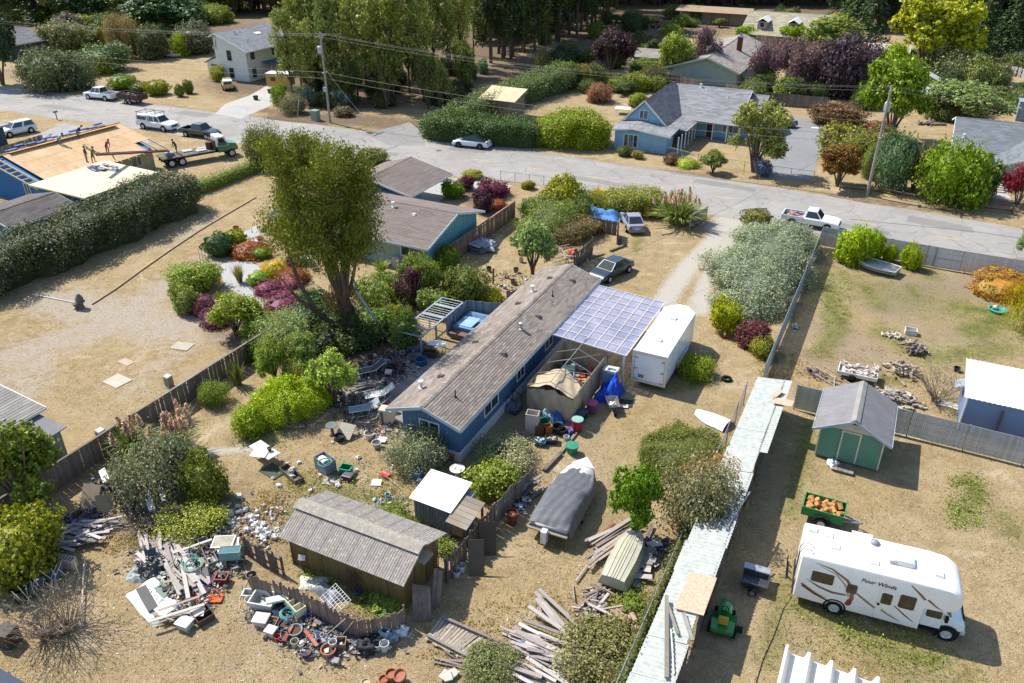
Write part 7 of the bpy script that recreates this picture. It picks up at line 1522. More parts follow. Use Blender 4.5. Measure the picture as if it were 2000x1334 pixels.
board_fence('wooden_fence','tan board fence beside the re-roofed house',[LB(u,v,1.6)for u,v in((-10,292),(82,264))],1.7,wood('a09684','tan_fence'),.16,.02,seed=13)
board_fence('wooden_fence','low brown fence on the roofers\' side of the driveway',[LB(u,v,1.5)for u,v in((82,266),(132,282))],1.3,BW,.16,.02,seed=14)
board_fence('wooden_fence','dark board fence before the pale blue sedan',[LB(u,v,1.8)for u,v in((1218,66),(1312,72))],1.9,DW,.35,.04,seed=15)
board_fence('wooden_fence','grey board fence behind the blue house',[LB(u,v,1.7)for u,v in((1258,140),(1330,150),(1372,160))],1.8,DW,.3,.04,seed=16)
board_fence('wooden_fence','board fence under the row of plums',[LB(u,v,1.7)for u,v in((1420,165),(1500,182),(1620,192))],1.8,GW,.3,.04,seed=17)
board_fence('wooden_fence','reddish board fence by the copper beech',[LB(u,v,1.6)for u,v in((1125,108),(1160,92))],1.8,wood('7d4a3a','red_fence'),.3,.04,seed=18)
board_fence('picket_fence','pale picket fence at the far paddock',[LB(u,v,1.4)for u,v in((1952,128),(2030,140))],1.6,WHITE,.25,.04,seed=19,gaps=.3)
board_fence('board_screen','weathered screen around the hot tub',[(-26.7,43.7),(-26.7,46.6),(-24.0,47.4)],1.5,wood('8b98a2','blue_grey_board'),.18,.03,seed=20)
def chain_fence(name,label,path,h,slats=True,post=3.0,col='8f9aa3',gates=()):
 b0,a0=path[0];o=lot_thing(name,label,'fence',b0,a0);SM=mat('slat_'+col,col,.55,.12,1.5,.1,.4,0,.2,island=.25)
 for(x0,y0),(x1,y1)in zip(path[:-1],path[1:]):
  L=math.hypot(x1-x0,y1-y0);n=max(1,round(L/post));dx,dy=(x1-x0)/L,(y1-y0)/L
  for i in range(n):
   m=MB();s0,s1=L*i/n,L*(i+1)/n
   if slats:
    k=int((s1-s0)/.095)
    for j in range(k):
     s=s0+.04+(s1-s0-.08)*(j+.5)/k;m.cbox((x0+dx*s,y0+dy*s,.05+h/2),(.085,.008,h-.1+.04*((j*7)%3)/2),atan2(dy,dx)+.12)
    part(m,'slat_panel',SM,o,kind='stuff')
    w2=MB()
    for z in(.25,.5,.75):w2.beam((x0+dx*s0,y0+dy*s0,h*z),(x0+dx*s1,y0+dy*s1,h*z),.025,.012)
    part(w2,'wire',STEEL,o,kind='stuff')
   else:
    k=int((s1-s0)/.35)
    for j in range(k):
     for sg in(-1,1):
      sa=s0+(s1-s0)*j/k;sb=min(s1,sa+h*.9)if sg>0 else max(s0,sa-h*.9)
      m.cyl((x0+dx*sa,y0+dy*sa,.03),(x0+dx*sb,y0+dy*sb,.03+abs(sb-sa)/.9),.006,n=3,cap=False)
    part(m,'wire_mesh',STEEL,o,kind='stuff')
   part(MB().cyl((x0+dx*s0,y0+dy*s0,h+.02),(x0+dx*s1,y0+dy*s1,h+.02),.022,n=6),'top_rail',STEEL,o)
   part(MB().cyl((x0+dx*s0,y0+dy*s0,0),(x0+dx*s0,y0+dy*s0,h+.08),.035,n=8),'post',STEEL,o)
  part(MB().cyl((x1,y1,0),(x1,y1,h+.08),.035,n=8),'post',STEEL,o)
 for gb0,gb1,ga in gates:
  g_=MB()
  for z in(.12,h*.5,h-.02):g_.cyl((gb0,ga-.06,z),(gb1,ga-.06,z),.025,n=6)
  for b in(gb0,gb1):g_.cyl((b,ga-.06,.1),(b,ga-.06,h),.03,n=6)
  part(g_,'gate_frame',STEEL,o)
 return o
chain_fence('slat_fence','blue-grey slatted wire fence between the shrub border and the yard',[(-4.75,46.6),(-4.7,73)],1.8,col='a9b6c0')
chain_fence('slat_fence','silvery slatted wire fence with double gates along the street',[(-4.7,73.1),(4,72.5),(26,72.3)],1.85,col='c3c8cc',gates=((2.6,4.6,72.6),(4.7,6.7,72.5)))
chain_fence('slat_fence','grey slatted wire fence behind the green shed',[(-2.5,44.95),(4,44.95),(16,44.7)],1.75,col='b4babe')
chain_fence('wire_fence','low wire mesh fence in front of the blue house',[LB(1232,294),LB(1300,304),LB(1362,320),LB(1500,342),LB(1588,354)],1.1,False,2.4)
chain_fence('wire_fence','wire fence along the teal house front garden',[LB(978,352),LB(1062,362)],1.0,False,2.0)
chain_fence('wire_fence','old wire fence running beside the lean-to',[(-5.35,16),(-5.35,31.5),(-5.4,44)],1.7,False,2.6)
chain_fence('wire_gate','open wire gate leaning at the pampas grass',[LB(1346,452),LB(1379,432)],1.5,True,2.5,'59615a')
rf=lot_thing('rail_fence','low brown split-rail fence along the shady verge','fence',*LB(1750,382))
pr=[LB(u,v)for u,v in((1640,372),(1700,378),(1760,390),(1830,402),(1905,410),(1975,418))]
for(x0,y0),(x1,y1)in zip(pr[:-1],pr[1:]):
 for z in(.35,.75):part(MB().beam((x0,y0,z),(x1,y1,z),.09,.11),'rail',wood('6d4a38','rail_brown'),rf)
for x,y in pr:part(MB().box(x-.07,x+.07,y-.07,y+.07,0,.95),'post',wood('6d4a38','rail_brown'),rf)
# ------------------------------------------------------------------ poles and wires
def upole(label,base,h,seed):
 o=thing('utility_pole',label,'utility pole',base,ROTZ);WP=wood('9c9288','pole_wood',.05)
 part(MB().cyl((0,0,0),(0,0,h),.17,.12,12),'mast',WP,o)
 arm=part(MB().box(-.06,.06,-1.2,1.2,h-.55,h-.42),'crossarm',WP,o)
 for y in(-1.05,-.4,.4,1.05):part(MB().lathe([(.05,0),(.07,.06),(.04,.14),(0,.16)],8,(0,y,h-.42)),'insulator',mat('insulator','9aa3a3',.3),arm)
 part(MB().lathe([(.26,0),(.3,.06),(.3,.85),(.2,.95),(0,.98)],14,(.0,-.5 if seed else .45,h-2.6)),'transformer',mat('transformer_grey','a9b0b2',.5),o,auto=40)
 part(MB().box(-.12,.12,-.5,.5,h-5.2,h-5.1),'lower_arm',WP,o);return o
PLb,PRb=P(645,240),P(1693,383)
p1=upole('grey utility pole with transformer beside the grove',PLb,11.9,1);part(MB().box(-.25,.25,-.45,-.15,4.3,4.9),'meter_box',mat('meter_grey','a5aaa8',.5),p1)
upole('tall utility pole with transformer in the shrub border',PRb,11.4,0)
single(MB().cyl((0,0,0),(.5,0,2.3),.06,n=8),'guy_guard',mat('pale_guard','c9c3b6',.6),'pale guy-wire guard leaning by the gum seedlings','guard',P(581,226),0)
def wire(label,p,q,sag,r=.012):
 pts=[p.lerp(q,t)-Vector((0,0,4*sag*t*(1-t)))for t in[i/16 for i in range(17)]]
 single(MB().tube(pts,r,4),'overhead_wire',mat('wire_grey','6d6a64',.5,.05),label,'wire',group='overhead wires')
A_=Vector((CA,SA,0));
for i,y in enumerate((-1.05,-.4,.4,1.05)):
 p=PLb+A_*y+Vector((0,0,11.6));q=PRb+A_*y+Vector((0,0,11.1));far=W(-190,82+y,12)
 if i!=1:wire('thin power line high between the two utility poles',p,q,1.4);wire('thin power line running off beyond the barn',far,p,1.8)
 if i in(0,3):wire('power line running off past the grey bungalow',q,W(70,86+y,11.5),1.2)
for i,z in enumerate((6.8,6.0)):
 wire(['upper phone cable between the utility poles','lower phone cable between the utility poles'][i],PLb+Vector((0,0,z)),PRb+Vector((0,0,z-.4)),1.1,.018);wire(['upper phone cable leading past the barn','lower phone cable leading past the barn'][i],W(-190,84,z+.3),PLb+Vector((0,0,z)),1.2,.018)
wire('service drop to the mobile home roof',PRb+Vector((0,0,8)),W(-20,49,3.6),1.0);wire('service drop toward the teal carport',PLb+Vector((0,0,7.5)),W(-46,69,3.6),.8);wire('service drop to the blue house gable',PRb+Vector((0,0,8)),W(-17,108,4.2),.6)
# ------------------------------------------------------------------ small things
def bucket(lb,u,v,r,h,col,name='bucket',z=0,fill=None,cat=None,tip=0,handle=True):
 o=thing(name,lb,cat or name.replace('_',' ').split()[-1],P(u,v,z)+Vector((0,0,r*.6 if tip else 0)),rnd.uniform(0,6));m=plastic(col)if isinstance(col,str)else col
 part(MB().lathe([(r*.78,0),(r,h*.93),(r*1.07,h*.93),(r*1.07,h),(r*.95,h),(r*.74,.03),(0,.03)],16),'body',m,o,auto=40)
 if fill:part(MB().lathe([(r*.9,h*.82),(r*.5,h*.92),(0,h*.95)],12),'contents',fill,o,smooth=True)
 if handle:part(MB().tube([(-r*1.02,0,h*.9),(-r*.75,.25*r,h*.75),(0,.55*r,h*.62),(r*.75,.25*r,h*.75),(r*1.02,0,h*.9)]if tip else[(-r*1.02,0,h*.9),(-r*.9,-r*.6,h*.82),(0,-r*1.12,h*.75),(r*.9,-r*.6,h*.82),(r*1.02,0,h*.9)],.008,4),'handle',STEEL,o)
 if tip:o.rotation_euler=(tip,0,rnd.uniform(0,6))
 return o
SOIL=mat('soil','5f4a38',.95,.3);JUNKM=mat('junk_mix','8c8478',.8,.3,6,island=.7)
def pot(lb,u,v,r,h,col,z=0,soil=True,tip=0):
 o=thing('plant_pot',lb,'pot',P(u,v,z)+Vector((0,0,r*.7 if tip else 0)),rnd.uniform(0,6));m=mat('pot_'+col,col,.8,.15,3,0,.2,0,.2)
 part(MB().lathe([(r*.66,0),(r*.92,h*.8),(r*1.04,h*.8),(r*1.04,h),(r*.9,h),(r*.8,h*.7),(0,h*.68)],16),'body',m,o,auto=40)
 if soil:part(MB().lathe([(r*.84,h*.72),(0,h*.78)],12),'soil',SOIL,o)
 if tip:o.rotation_euler=(tip,0,rnd.uniform(0,6))
 return o
def tote(lb,u,v,l,w_,h,col,name='storage_tub',z=0,rz=0,lid=None,fill=None,cat=None):
 o=thing(name,lb,cat or name.replace('_',' ').split()[-1],P(u,v,z),ROTZ+rz);m=plastic(col);t=.03;a,b=l/2,w_/2;k=.9
 R=lambda x,y,zz:[(-x,-y,zz),(x,-y,zz),(x,y,zz),(-x,y,zz)]
 part(MB().loft([R(a*k,b*k,0),R(a,b,h),R(a+t,b+t,h),R(a+t,b+t,h+.03),R(a-t,b-t,h+.03),R(a*k-t,b*k-t,.03)]),'body',m,o)
 if lid:part(MB().loft([R(a+t*1.3,b+t*1.3,h+.032),R(a+t*1.3,b+t*1.3,h+.07),R(a-t,b-t,h+.09)]),'lid',plastic(lid),o)
 if fill:
  q=random.Random(lb);mm=MB()
  for i in range(9):mm.cbox((q.uniform(-a*.6,a*.6),q.uniform(-b*.6,b*.6),h*.75+q.uniform(0,h*.35)),(q.uniform(.1,.35)*l,q.uniform(.1,.35)*w_,q.uniform(.05,.2)),q.uniform(0,3),q.uniform(-.5,.5))
  part(mm,'contents',mat('fill_'+fill,fill,.8,.3,5,island=.5),o)
 return o
def cabinet(lb,u,v,l,w_,h,col,name='cabinet',z=0,rz=0,rx=0,open_=True,cells=1,cat=None,mm=None):
 "open-fronted box: five panels and shelves"
 o=thing(name,lb,cat or name.split('_')[-1],P(u,v,z),ROTZ+rz);o.rotation_euler=(rx,0,ROTZ+rz);m=mm or mat('case_'+col,col,.7,.12,2);t=.03;a,b=l/2,w_/2
 for q in((-a,a,-b,b,0,t),(-a,-a+t,-b,b,t,h),(a-t,a,-b,b,t,h),(-a+t,a-t,-b,-b+t,t,h),(-a+t,a-t,b-t,b,t,h)):part(MB().box(*q),'panel',m,o)
 for i in range(1,cells):x=-a+l*i/cells;part(MB().box(x-t/2,x+t/2,-b+t,b-t,t,h-.01),'divider',m,o)
 if not open_:part(MB().box(-a-.01,a+.01,-b-.01,b+.01,h,h+t),'lid',m,o)
 return o
def sheet(lb,u,v,l,w_,col,name='board_sheet',z=.03,rz=0,rx=0,ry=0,th=.02,cat=None,m=None):
 mb=MB();mb.cbox((0,0,0),(l,w_,th));return single(mb,name,m or mat('sheet_'+col,col,.8,.14,1.6,0,.2,.1,.2),lb,cat or name.split('_')[-1],P(u,v,z),ROTZ+rz,rx=rx,ry=ry)
_bd={}
def boards(lb,grp,pts,n,L,wd,cols,rz,seed,zmax=.35,spread=1.0,jit=.35,name='board',cat='board'):
 "loose boards dropped about px points"
 q=random.Random(seed)
 for i in range(n):
  u,v=q.choice(pts)if len(pts)<6 else pts[i%len(pts)];col=q.choice(cols)
  if col not in _bd:me=MB().box(-.5,.5,-.5,.5,-.5,.5).mesh('board');me.materials.append(wood(col,'plank_'+col,.35));_bd[col]=me
  o=link(name,_bd[col]);p=P(u,v)+Vector((q.gauss(0,spread*.5),q.gauss(0,spread*.5),0));o.location=p+Vector((0,0,.04+q.random()*zmax));l=q.uniform(*L);o.scale=(l,q.uniform(*wd),q.uniform(.025,.06))
  o.rotation_euler=(q.uniform(-.15,.15),q.uniform(-.1,.1)*(zmax>.2),ROTZ+rz+q.gauss(0,jit));tag(o,lb,cat,grp)
def bag(lb,u,v,r,col,name='plastic_bag',z=0,grp=None,fl=.75,cat='bag'):
 bm=bmesh.new();bmesh.ops.create_icosphere(bm,subdivisions=3,radius=1);q=random.Random(lb+str(u));ph=[q.uniform(0,6)for _ in range(6)]
 for x in bm.verts:
  c=x.co;k=1+.34*sin(c.x*4+ph[0])*sin(c.y*5+ph[1])+.2*sin(c.z*7+ph[2]+c.x*6)+.1*sin(c.y*13+ph[3]+c.x*4);x.co=Vector((c.x*k*r,c.y*k*r*.85,max(-.55,c.z)*k*r*fl+.5*r*fl))
 me=bpy.data.meshes.new(name);bm.to_mesh(me);bm.free();o=link(name,me,mat('bag_'+col,col,.45,.18,6,0,.4,.5,.1));o.location=P(u,v,z);o.rotation_euler=(0,0,q.uniform(0,6));me.polygons.foreach_set('use_smooth',[True]*len(me.polygons));return tag(o,lb,cat,grp)
def heap(lb,u,v,l,w_,h,col,name='tarp',rz=0,z=0,rough=1,cat=None,m=None):
 "draped cloth or tarp over lumps"
 q=random.Random(lb);L=[(q.uniform(-.7,.7),q.uniform(-.7,.7),q.uniform(.4,.8),q.uniform(.4,1))for _ in range(5)];ph=q.uniform(0,6)
 def fn(a,b):
  x,y=a*2-1,b*2-1;e=max(abs(x),abs(y));zz=max([k*math.exp(-((x-cx)**2+(y-cy)**2)/s**2)for cx,cy,s,k in L]+[.35])*(1-e**5)
  zz+=rough*(.05*sin(x*11+ph+y*5)+.04*sin(y*17-x*7+ph))*(1-e**4);return(x*l/2*(1-.12*sin(y*3+ph)),y*w_/2*(1-.1*sin(x*3+ph)),max(.01,zz*h))
 return single(MB().grid(fn,26,26),name,m or cloth(col),lb,cat or name.split('_')[-1],P(u,v,z),ROTZ+rz,smooth=True)
def hose(lb,pts,col,r=.018,name='garden_hose',loops=0,z=.02,lr=.35):
 q=random.Random(lb);w3=[P(u,v,z)for u,v in pts];out=[]
 for i in range(len(w3)-1):
  for t in(0,.33,.66):out.append(w3[i].lerp(w3[i+1],t)+Vector((q.uniform(-.06,.06),q.uniform(-.06,.06),0)))
 out.append(w3[-1])
 for i in range(loops*14):a=i*2*pi/14;k=lr*(1+.15*sin(i*.37));out.append(w3[-1]+Vector((k*cos(a)-lr,k*sin(a),.01+.012*i/7+.03*abs(sin(i*.9)))))
 return single(MB().tube(out,r,5),name,plastic(col),lb,'hose')
def chair(lb,u,v,col,rz=0,z=0,tip=0):
 o=thing('plastic_chair',lb,'chair',P(u,v,z)+Vector((0,0,.25 if tip else 0)),ROTZ+rz);o.rotation_euler=(tip,0,ROTZ+rz);m=plastic(col)
 part(MB().loft([[(-.24,-.22,.40),(.24,-.22,.40),(.24,.24,.42),(-.24,.24,.42)],[(-.25,-.23,.43),(.25,-.23,.43),(.25,.25,.46),(-.25,.25,.46)]]),'seat',m,o)
 part(MB().grid(lambda a,b:((a-.5)*.52*(1-.2*b*b),-.22-.12*b-.06*cos((a-.5)*3),.44+.45*b),8,6).grid(lambda a,b:((.5-a)*.52*(1-.2*b*b),-.24-.12*b-.06*cos((a-.5)*3),.44+.45*b),8,6),'backrest',m,o,smooth=True)
 for x in(-.24,.24):
  for y in(-.2,.22):part(MB().cyl((x*1.1,y*1.1,0),(x,y,.42),.025,.03,6),'leg',m,o)
  part(MB().tube([(x*1.08,.22,.42),(x*1.12,.2,.66),(x*1.1,-.2,.68)],.025,6),'armrest',m,o)
 return o
def logs(lb,grp,u,v,n,L,R,cols,seed,spread,zh,name='firewood_piece',cat='firewood',z0=0):
 q=random.Random(seed);c0=P(u,v)
 for i in range(n):
  col=q.choice(cols);key='log'+col
  if key not in _bd:me=MB().lathe([(.0,-.5),(1,-.5),(.96,0),(1,.5),(0,.5)],7).mesh('log');me.materials.append(wood(col,'log_'+col,.4));_bd[key]=me
  o=link(name,_bd[key]);x,y=q.gauss(0,.42),q.gauss(0,.42);k=max(0,1-(x*x+y*y));r=q.uniform(*R)
  o.location=c0+W(x*spread[0],y*spread[1],0)+Vector((0,0,z0+r+zh*k*q.uniform(.3,1)));o.scale=(r,r*q.uniform(.6,1),q.uniform(*L));o.rotation_euler=(pi/2+q.uniform(-.3,.3),q.uniform(-.3,.3),q.uniform(0,6.28));tag(o,lb,cat,grp)
GREYW=['b7aca3','a3958c','c3b9b0','8f827a'];BRNW=['a58f78','8c7460','b8a48c']
# --- inside and around the tarp shelter
heap('crumpled blue tarp inside the roofless shelter',1112,775,1.6,1.1,1.1,'2f62b8','blue_tarp',.3);heap('white and blue sheet over boxes inside the shelter',1120,758,.9,.9,1.2,'9db4d8','draped_sheet');tote('white cooler on the pile in the shelter',1098,757,.8,.5,.5,'d5d8da','cooler',.9,.3,'e8e8e8')
tote('dark tub at the back of the shelter',1108,735,.9,.6,.6,'2f4a50','storage_tub',.5,.4,'3d5c62');bag('grey sack beside the cooler in the shelter',1120,722,.4,'8f8c8a',z=.6)
q=random.Random(3)
for i in range(34):
 o=link('toy_piece',MB().cbox((0,0,0),(q.uniform(.15,.5),q.uniform(.1,.35),q.uniform(.06,.25))).mesh('toy_piece'),plastic(q.choice(['c9502c','d8873a','b83a2c','e0d8c8','8a3a30','dd9a5a'])));b,a=q.uniform(-15.9,-14.5),q.uniform(39.9,42.9);o.location=W(b,a,.2+q.random()*.75);o.rotation_euler=(q.uniform(-.6,.6),q.uniform(-.6,.6),q.uniform(0,6));tag(o,'orange and red plastic piece in the heap filling the shelter','plastic piece','orange heap in the shelter')
for i in range(26):
 o=link('stored_box',MB().cbox((0,0,0),(q.uniform(.3,.7),q.uniform(.25,.5),q.uniform(.2,.5))).mesh('stored_box'),plastic(q.choice(['3a4a58','6d7078','8a6a52','2f5f8c','a8a49c','3c3a3c'])));b,a=q.uniform(-17.0,-15.2),q.uniform(38.6,42.6);o.location=W(b,a,.2+q.random()*.8);o.rotation_euler=(q.uniform(-.3,.3),q.uniform(-.3,.3),q.uniform(0,6));tag(o,'dark box or case in the pile along the shelter wall','box','boxes in the shelter')
heap('bright blue tarp covering a stack beside the shelter',1190,775,1.5,1.8,2.0,'2554c8','tarp_stack',.1);tote('pale blue bin wrapped by the blue tarp',1192,745,.9,.6,.9,'8fb4d0','bin',.6,.1,'dde2e4');tote('white lid on top of the tarp stack',1195,728,.6,.4,.2,'dcdcd8','bin',1.5)
wb=thing('wheelbarrow','grey wheelbarrow holding a white bag by the blue tarp','wheelbarrow',P(1196,800),ROTZ-1.0)
part(MB().loft([[(-.4,-.25,.35),(.35,-.2,.35),(.35,.2,.35),(-.4,.25,.35)],[(-.6,-.4,.65),(.6,-.33,.6),(.6,.33,.6),(-.6,.4,.65)],[(-.57,-.37,.65),(.57,-.3,.6),(.57,.3,.6),(-.57,.37,.65)],[(-.38,-.23,.38),(.33,-.18,.38),(.33,.18,.38),(-.38,.23,.38)]]),'tray',metal('a59a94'),wb)
for s in(-1,1):part(MB().beam((.6,s*.12,.25),(-1.2,s*.35,.62),.04,.04),'handle',wood('b09a84'),wb);part(MB().cyl((-.35,s*.25,.4),(-.45,s*.28,0),.02,n=6),'leg',STEEL,wb)
o=link('wheel',_WH[list(_WH)[0]][0],None,wb);o.scale=(.5,.5,.5);o.location=(.72,0,.18);o.rotation_euler=(pi/2,0,0)
bag('white bag lying in the wheelbarrow',1196,792,.22,'e2e0dc',z=.45)
sheet('black rubber mat on the grass behind the wheelbarrow',1215,786,1.3,.8,'3a3a3e','rubber_mat',.05,.2);sheet('small pale board beside the rubber mat',1219,793,.5,.35,'d5c9b0','board_sheet',.09,.3);sheet('brown plank scrap in front of the mat',1216,803,.9,.4,'8a7660','board_sheet',.03,.2)
for a in((1155,806,.34,.75,'8a5566','pink-lidded bin beside the shelter wall'),(1131,822,.36,.6,'2f4f58','dark green barrel at the shelter corner'),(1142,815,.25,.5,'3a4c70','navy bucket beside the dark barrel'),(1127,842,.33,.85,'b52a34','red bin with a pale green lid'),(1117,884,.36,.5,'2f9a78','upturned green tub alone on the grass')):
 o=bucket(a[5],a[0],a[1],a[2],a[3],a[4],'bin' if 'bin' in a[5]else 'tub' if 'tub' in a[5]else 'barrel' if 'barrel' in a[5]else 'bucket',handle=False)
 part(MB().lathe([(a[2]*1.09,a[3]),(a[2]*1.09,a[3]+.04),(0,a[3]+.06)],16),'lid',plastic({'8a5566':'c05a86','b52a34':'9cc8b8'}.get(a[4],a[4])),o)
cabinet('tall open whitewashed box in front of the shelter',1040,842,.75,.6,1.35,'c3bdae','wooden_box',0,.2,cells=1);cabinet('brown chest of drawers tipped in the clutter',1053,848,.5,.45,.6,'6d3f2c','drawer_unit',0,.5,cells=1,open_=False);cabinet('orange-brown drawer on its side in the clutter',1070,845,.45,.4,.55,'a5683c','drawer_unit',0,.8)
bucket('green bin among the clutter by the shelter',1064,836,.33,.55,'2f7f5c','bin',handle=False);heap('blue jeans and cloth heap by the shelter front',1088,822,1.1,.7,.8,'3c64a0','cloth_heap');heap('pale blue sheeting heap beside the tall box',1070,820,.9,.6,1.0,'b9cad8','cloth_heap');hose('teal hose coiled on the shelter clutter',[(1060,815),(1068,812)],'2f8c84',.03,loops=4,z=.7)
bucket('black lidded pot in the shelter clutter',1089,845,.33,.5,'2c2c30','tub',handle=False);bucket('round dark planter in the shelter clutter',1098,848,.25,.4,'3a3a40','tub',handle=False);bag('purple sack beside the red bin',1113,845,.3,'5a4a88');bucket('white pail in front of the purple sack',1106,860,.17,.3,'d8dce0');tote('teal tub holding white scraps',1055,868,.65,.5,.3,'2f7078',rz=.2,fill='d5d8da');tote('dark basket of pale odds and ends',1077,864,.7,.5,.3,'3a3640','basket',rz=.4,fill='c9c0b8');sheet('wooden frame leaning in the clutter by the hedge',1020,850,.7,.5,'8a6a60','slatted_panel',.3,.3,.9)
def timber(lb,a,b,w_=.16,h=.14,col='8c7c6c',z=.0,name='timber'):
 p,r=P(*a),P(*b);d=r-p;return single(MB().beam((0,0,h/2+z),(d.x,d.y,h/2+z),w_,h),name,wood(col,'beam_'+col,.15),lb,'timber',p)
timber('long timber edging below the clutter',(1125,848),(1096,886));timber('dark timber edging ending by the fence shrub',(1095,888),(1063,922),.2,.2,'6d6055')
timber('short railway sleeper by the silver coupe',(1214,465),(1210,477),.2,.2,'6d6055');timber('weathered log near the leaning screen',(1192,492),(1222,480),.2,.18,'75675a');timber('thin dark plank on the dry grass by the coupe',(1292,460),(1317,455),.12,.06,'5f564e');timber('grey beam under the leaning board screen',(1145,508),(1180,497),.14,.12,'75675a');timber('prop pole against the leaning screen',(1150,520),(1135,492),.05,.05,'b5aca0',.3)
bag('red cloth bundle by the leaning screen',1119,496,.45,'b8502c','cloth_bundle',z=.3,cat='bundle')
boards('pale branch or lath in the heap by the leaning screen','lath heap',[(1105,495),(1112,508),(1100,512)],14,(1,2.2),(.05,.1),GREYW,.6,31,.6,.8,.9)
heap('sagging blue tarp over a frame behind the board fence',1172,424,4.4,2.4,1.3,'5a90cc','blue_tarp',-.05,rough=.25);
# --- sacks of white jugs and the yard in front of the brown shed
q=random.Random(8)
for i in range(84):
 u,v=(q.gauss(405,14),q.gauss(1000,9))if i%3==0 else(q.gauss(470,24),q.gauss(1008,16))if i%3==1 else(q.gauss(515,12),q.gauss(1038,14))
 bag('white plastic bag or jug in the heap behind the broken fence',u,v,q.uniform(.08,.19),q.choice(['d4d4d2','c8c8c6','dcdad6']),z=q.random()*.15,grp='white bag heap')
for i,(u,v)in enumerate(((533,935),(546,950),(584,905),(605,985),(640,1010),(700,895),(650,865),(625,930),(697,920),(660,950),(585,990),(607,960),(820,940),(770,912),(730,850),(560,910))):
 bag(['white jug lying on the dry grass of the yard','pale plastic scrap on the dry grass of the yard'][i%2],u,v,q.uniform(.1,.17),q.choice(['e6e4e0','d0cecb']),grp=['white jugs on the yard grass','pale scraps on the yard grass'][i%2])
def folding_table(lb,u,v,l,w_,h,rz,col):
 o=thing('folding_table',lb,'table',P(u,v),ROTZ+rz);part(MB().cbox((0,0,h),(l,w_,.05)),'table_top',mat('tabletop_'+col,col,.6),o)
 for x in(-l*.4,l*.4):
  for y in(-w_*.38,w_*.38):part(MB().cyl((x,y,0),(x,y,h),.02,n=6),'leg',STEEL,o)
 return o
folding_table('white folding table with lattice on the near yard',520,898,1.9,.8,.7,-.25,'cfcac0');sheet('white lattice panel lying on the folding table',506,886,.9,.6,'e2e0da','lattice_panel',.78,.3);pot('dark pot on the folding table',527,880,.13,.2,'3a3a3e',z=.74);pot('second dark pot standing on the folding table',532,872,.1,.18,'55555a',z=.74);sheet('dark glass sheet under the folding table',533,920,1.3,.9,'4a5244','glass_sheet',.05,-.2)
cabinet('long wooden planter box with a pale sack',570,930,1.7,.55,.3,'6a5f54','planter_box',0,-.85+.5);bag('pale stone-coloured sack in the planter box',572,920,.2,'c9bca8',z=.2);bag('blue-white jug at the planter box end',571,932,.17,'a9b8cc')
cr=cabinet('grey-sided hose reel box with white drum',637,918,1.1,.7,.85,'76838a','reel_box',0,-.3);part(MB().cyl((-.4,0,.45),(.2,0,.45),.33,n=16),'drum',WHITE,cr);hose('teal hose draped over the reel box',[(632,905),(640,900),(648,905)],'3f8f96',.03,loops=3,z=.85)
tote('bright green tub on the yard',677,924,.65,.5,.42,'2aa37c',rz=.2);tote('black lidded box beside the green tub',681,936,.5,.42,.28,'4a4c50',rz=.1,lid='5c5e62');tote('blue washing-up tub near the coop',815,930,.6,.55,.4,'6a9cc8',rz=.1)
sheet('cracked concrete slab beside the green tub',648,938,.9,.8,'a8a294','concrete_slab',.03,.3,th=.05);sheet('stone slab leaning by the patio steps',675,842,1.0,1.0,'a39c8c','stone_slab',.35,.1,.5,th=.06);sheet('white board scrap near the red shovel',735,942,.55,.45,'dcdad8','board_sheet',.1,.4,.2)
sh=thing('snow_shovel','red plastic snow shovel lying on the weeds','shovel',P(750,930,.1),ROTZ-.15);part(MB().loft([[(-.3,-.05,0),(-.28,.25,.1),(-.28,.3,.1),(-.3,0,.02)],[(.2,-.05,0),(.22,.25,.1),(.22,.3,.1),(.2,0,.02)]]).cbox((0,.1,.05),(.5,.4,.04)),'blade',plastic('c43c44'),sh);part(MB().cyl((.2,0,.05),(1.3,-.25,.1),.018,n=6),'handle',mat('pink_handle','c48a84',.6),sh)
def birdbath(lb,u,v,r,h,col='8f8f8a'):
 o=thing('bird_bath',lb,'bird bath',P(u,v));m=mat('stone_'+col,col,.8,.15);part(MB().lathe([(r*.55,0),(r*.3,.1),(r*.22,h*.8)],12),'pedestal',m,o,smooth=True);part(MB().lathe([(r*.2,h*.78),(r,h*.95),(r,h),(r*.85,h),(0,h*.88)],16),'bowl',m,o,auto=40);return o
birdbath('dark bird bath by the patio corner post',650,850,.36,.75,'6a6e72');birdbath('pale bird bath behind the coop',894,940,.42,.9,'c9c9c4');birdbath('white bird bath in the heather garden',495,490,.5,.9,'dcdcd6')
bucket('black kettle stand on the yard grass',664,860,.28,.35,'2c2c2c','barrel',handle=False);pot('large white urn with soil by the patio',722,856,.3,.42,'cfcdc4');pot('pale urn at the shrub edge',736,873,.28,.36,'b9c0ba');sheet('white card sheet by the urns',743,858,.7,.5,'eceae6','card_sheet',.12,.3);pot('terracotta pot at the home corner',884,898,.22,.5,'a85a40');bucket('teal-grey churn at the home corner',863,902,.13,.65,'5f8088','churn',handle=False)
q=random.Random(12)
for i in range(46):
 p=P(q.uniform(755,860),q.uniform(878,905));bm=MB().lathe([(0,0),(.8,.15),(1,.5),(.6,.85),(0,1)],6);
 if 'rock' not in _bd:me=bm.mesh('garden_rock');me.materials.append(mat('garden_rock','8a817c',.9,.35,4,0,.2,.3,.2));_bd['rock']=me
 o=link('garden_rock',_bd['rock']);o.location=p;s=q.uniform(.07,.2);o.scale=(s,s*q.uniform(.7,1.2),s*.8);o.rotation_euler=(0,0,q.uniform(0,6));tag(o,'loose rock in the border under the cotoneaster','rock','rocks under the cotoneaster')
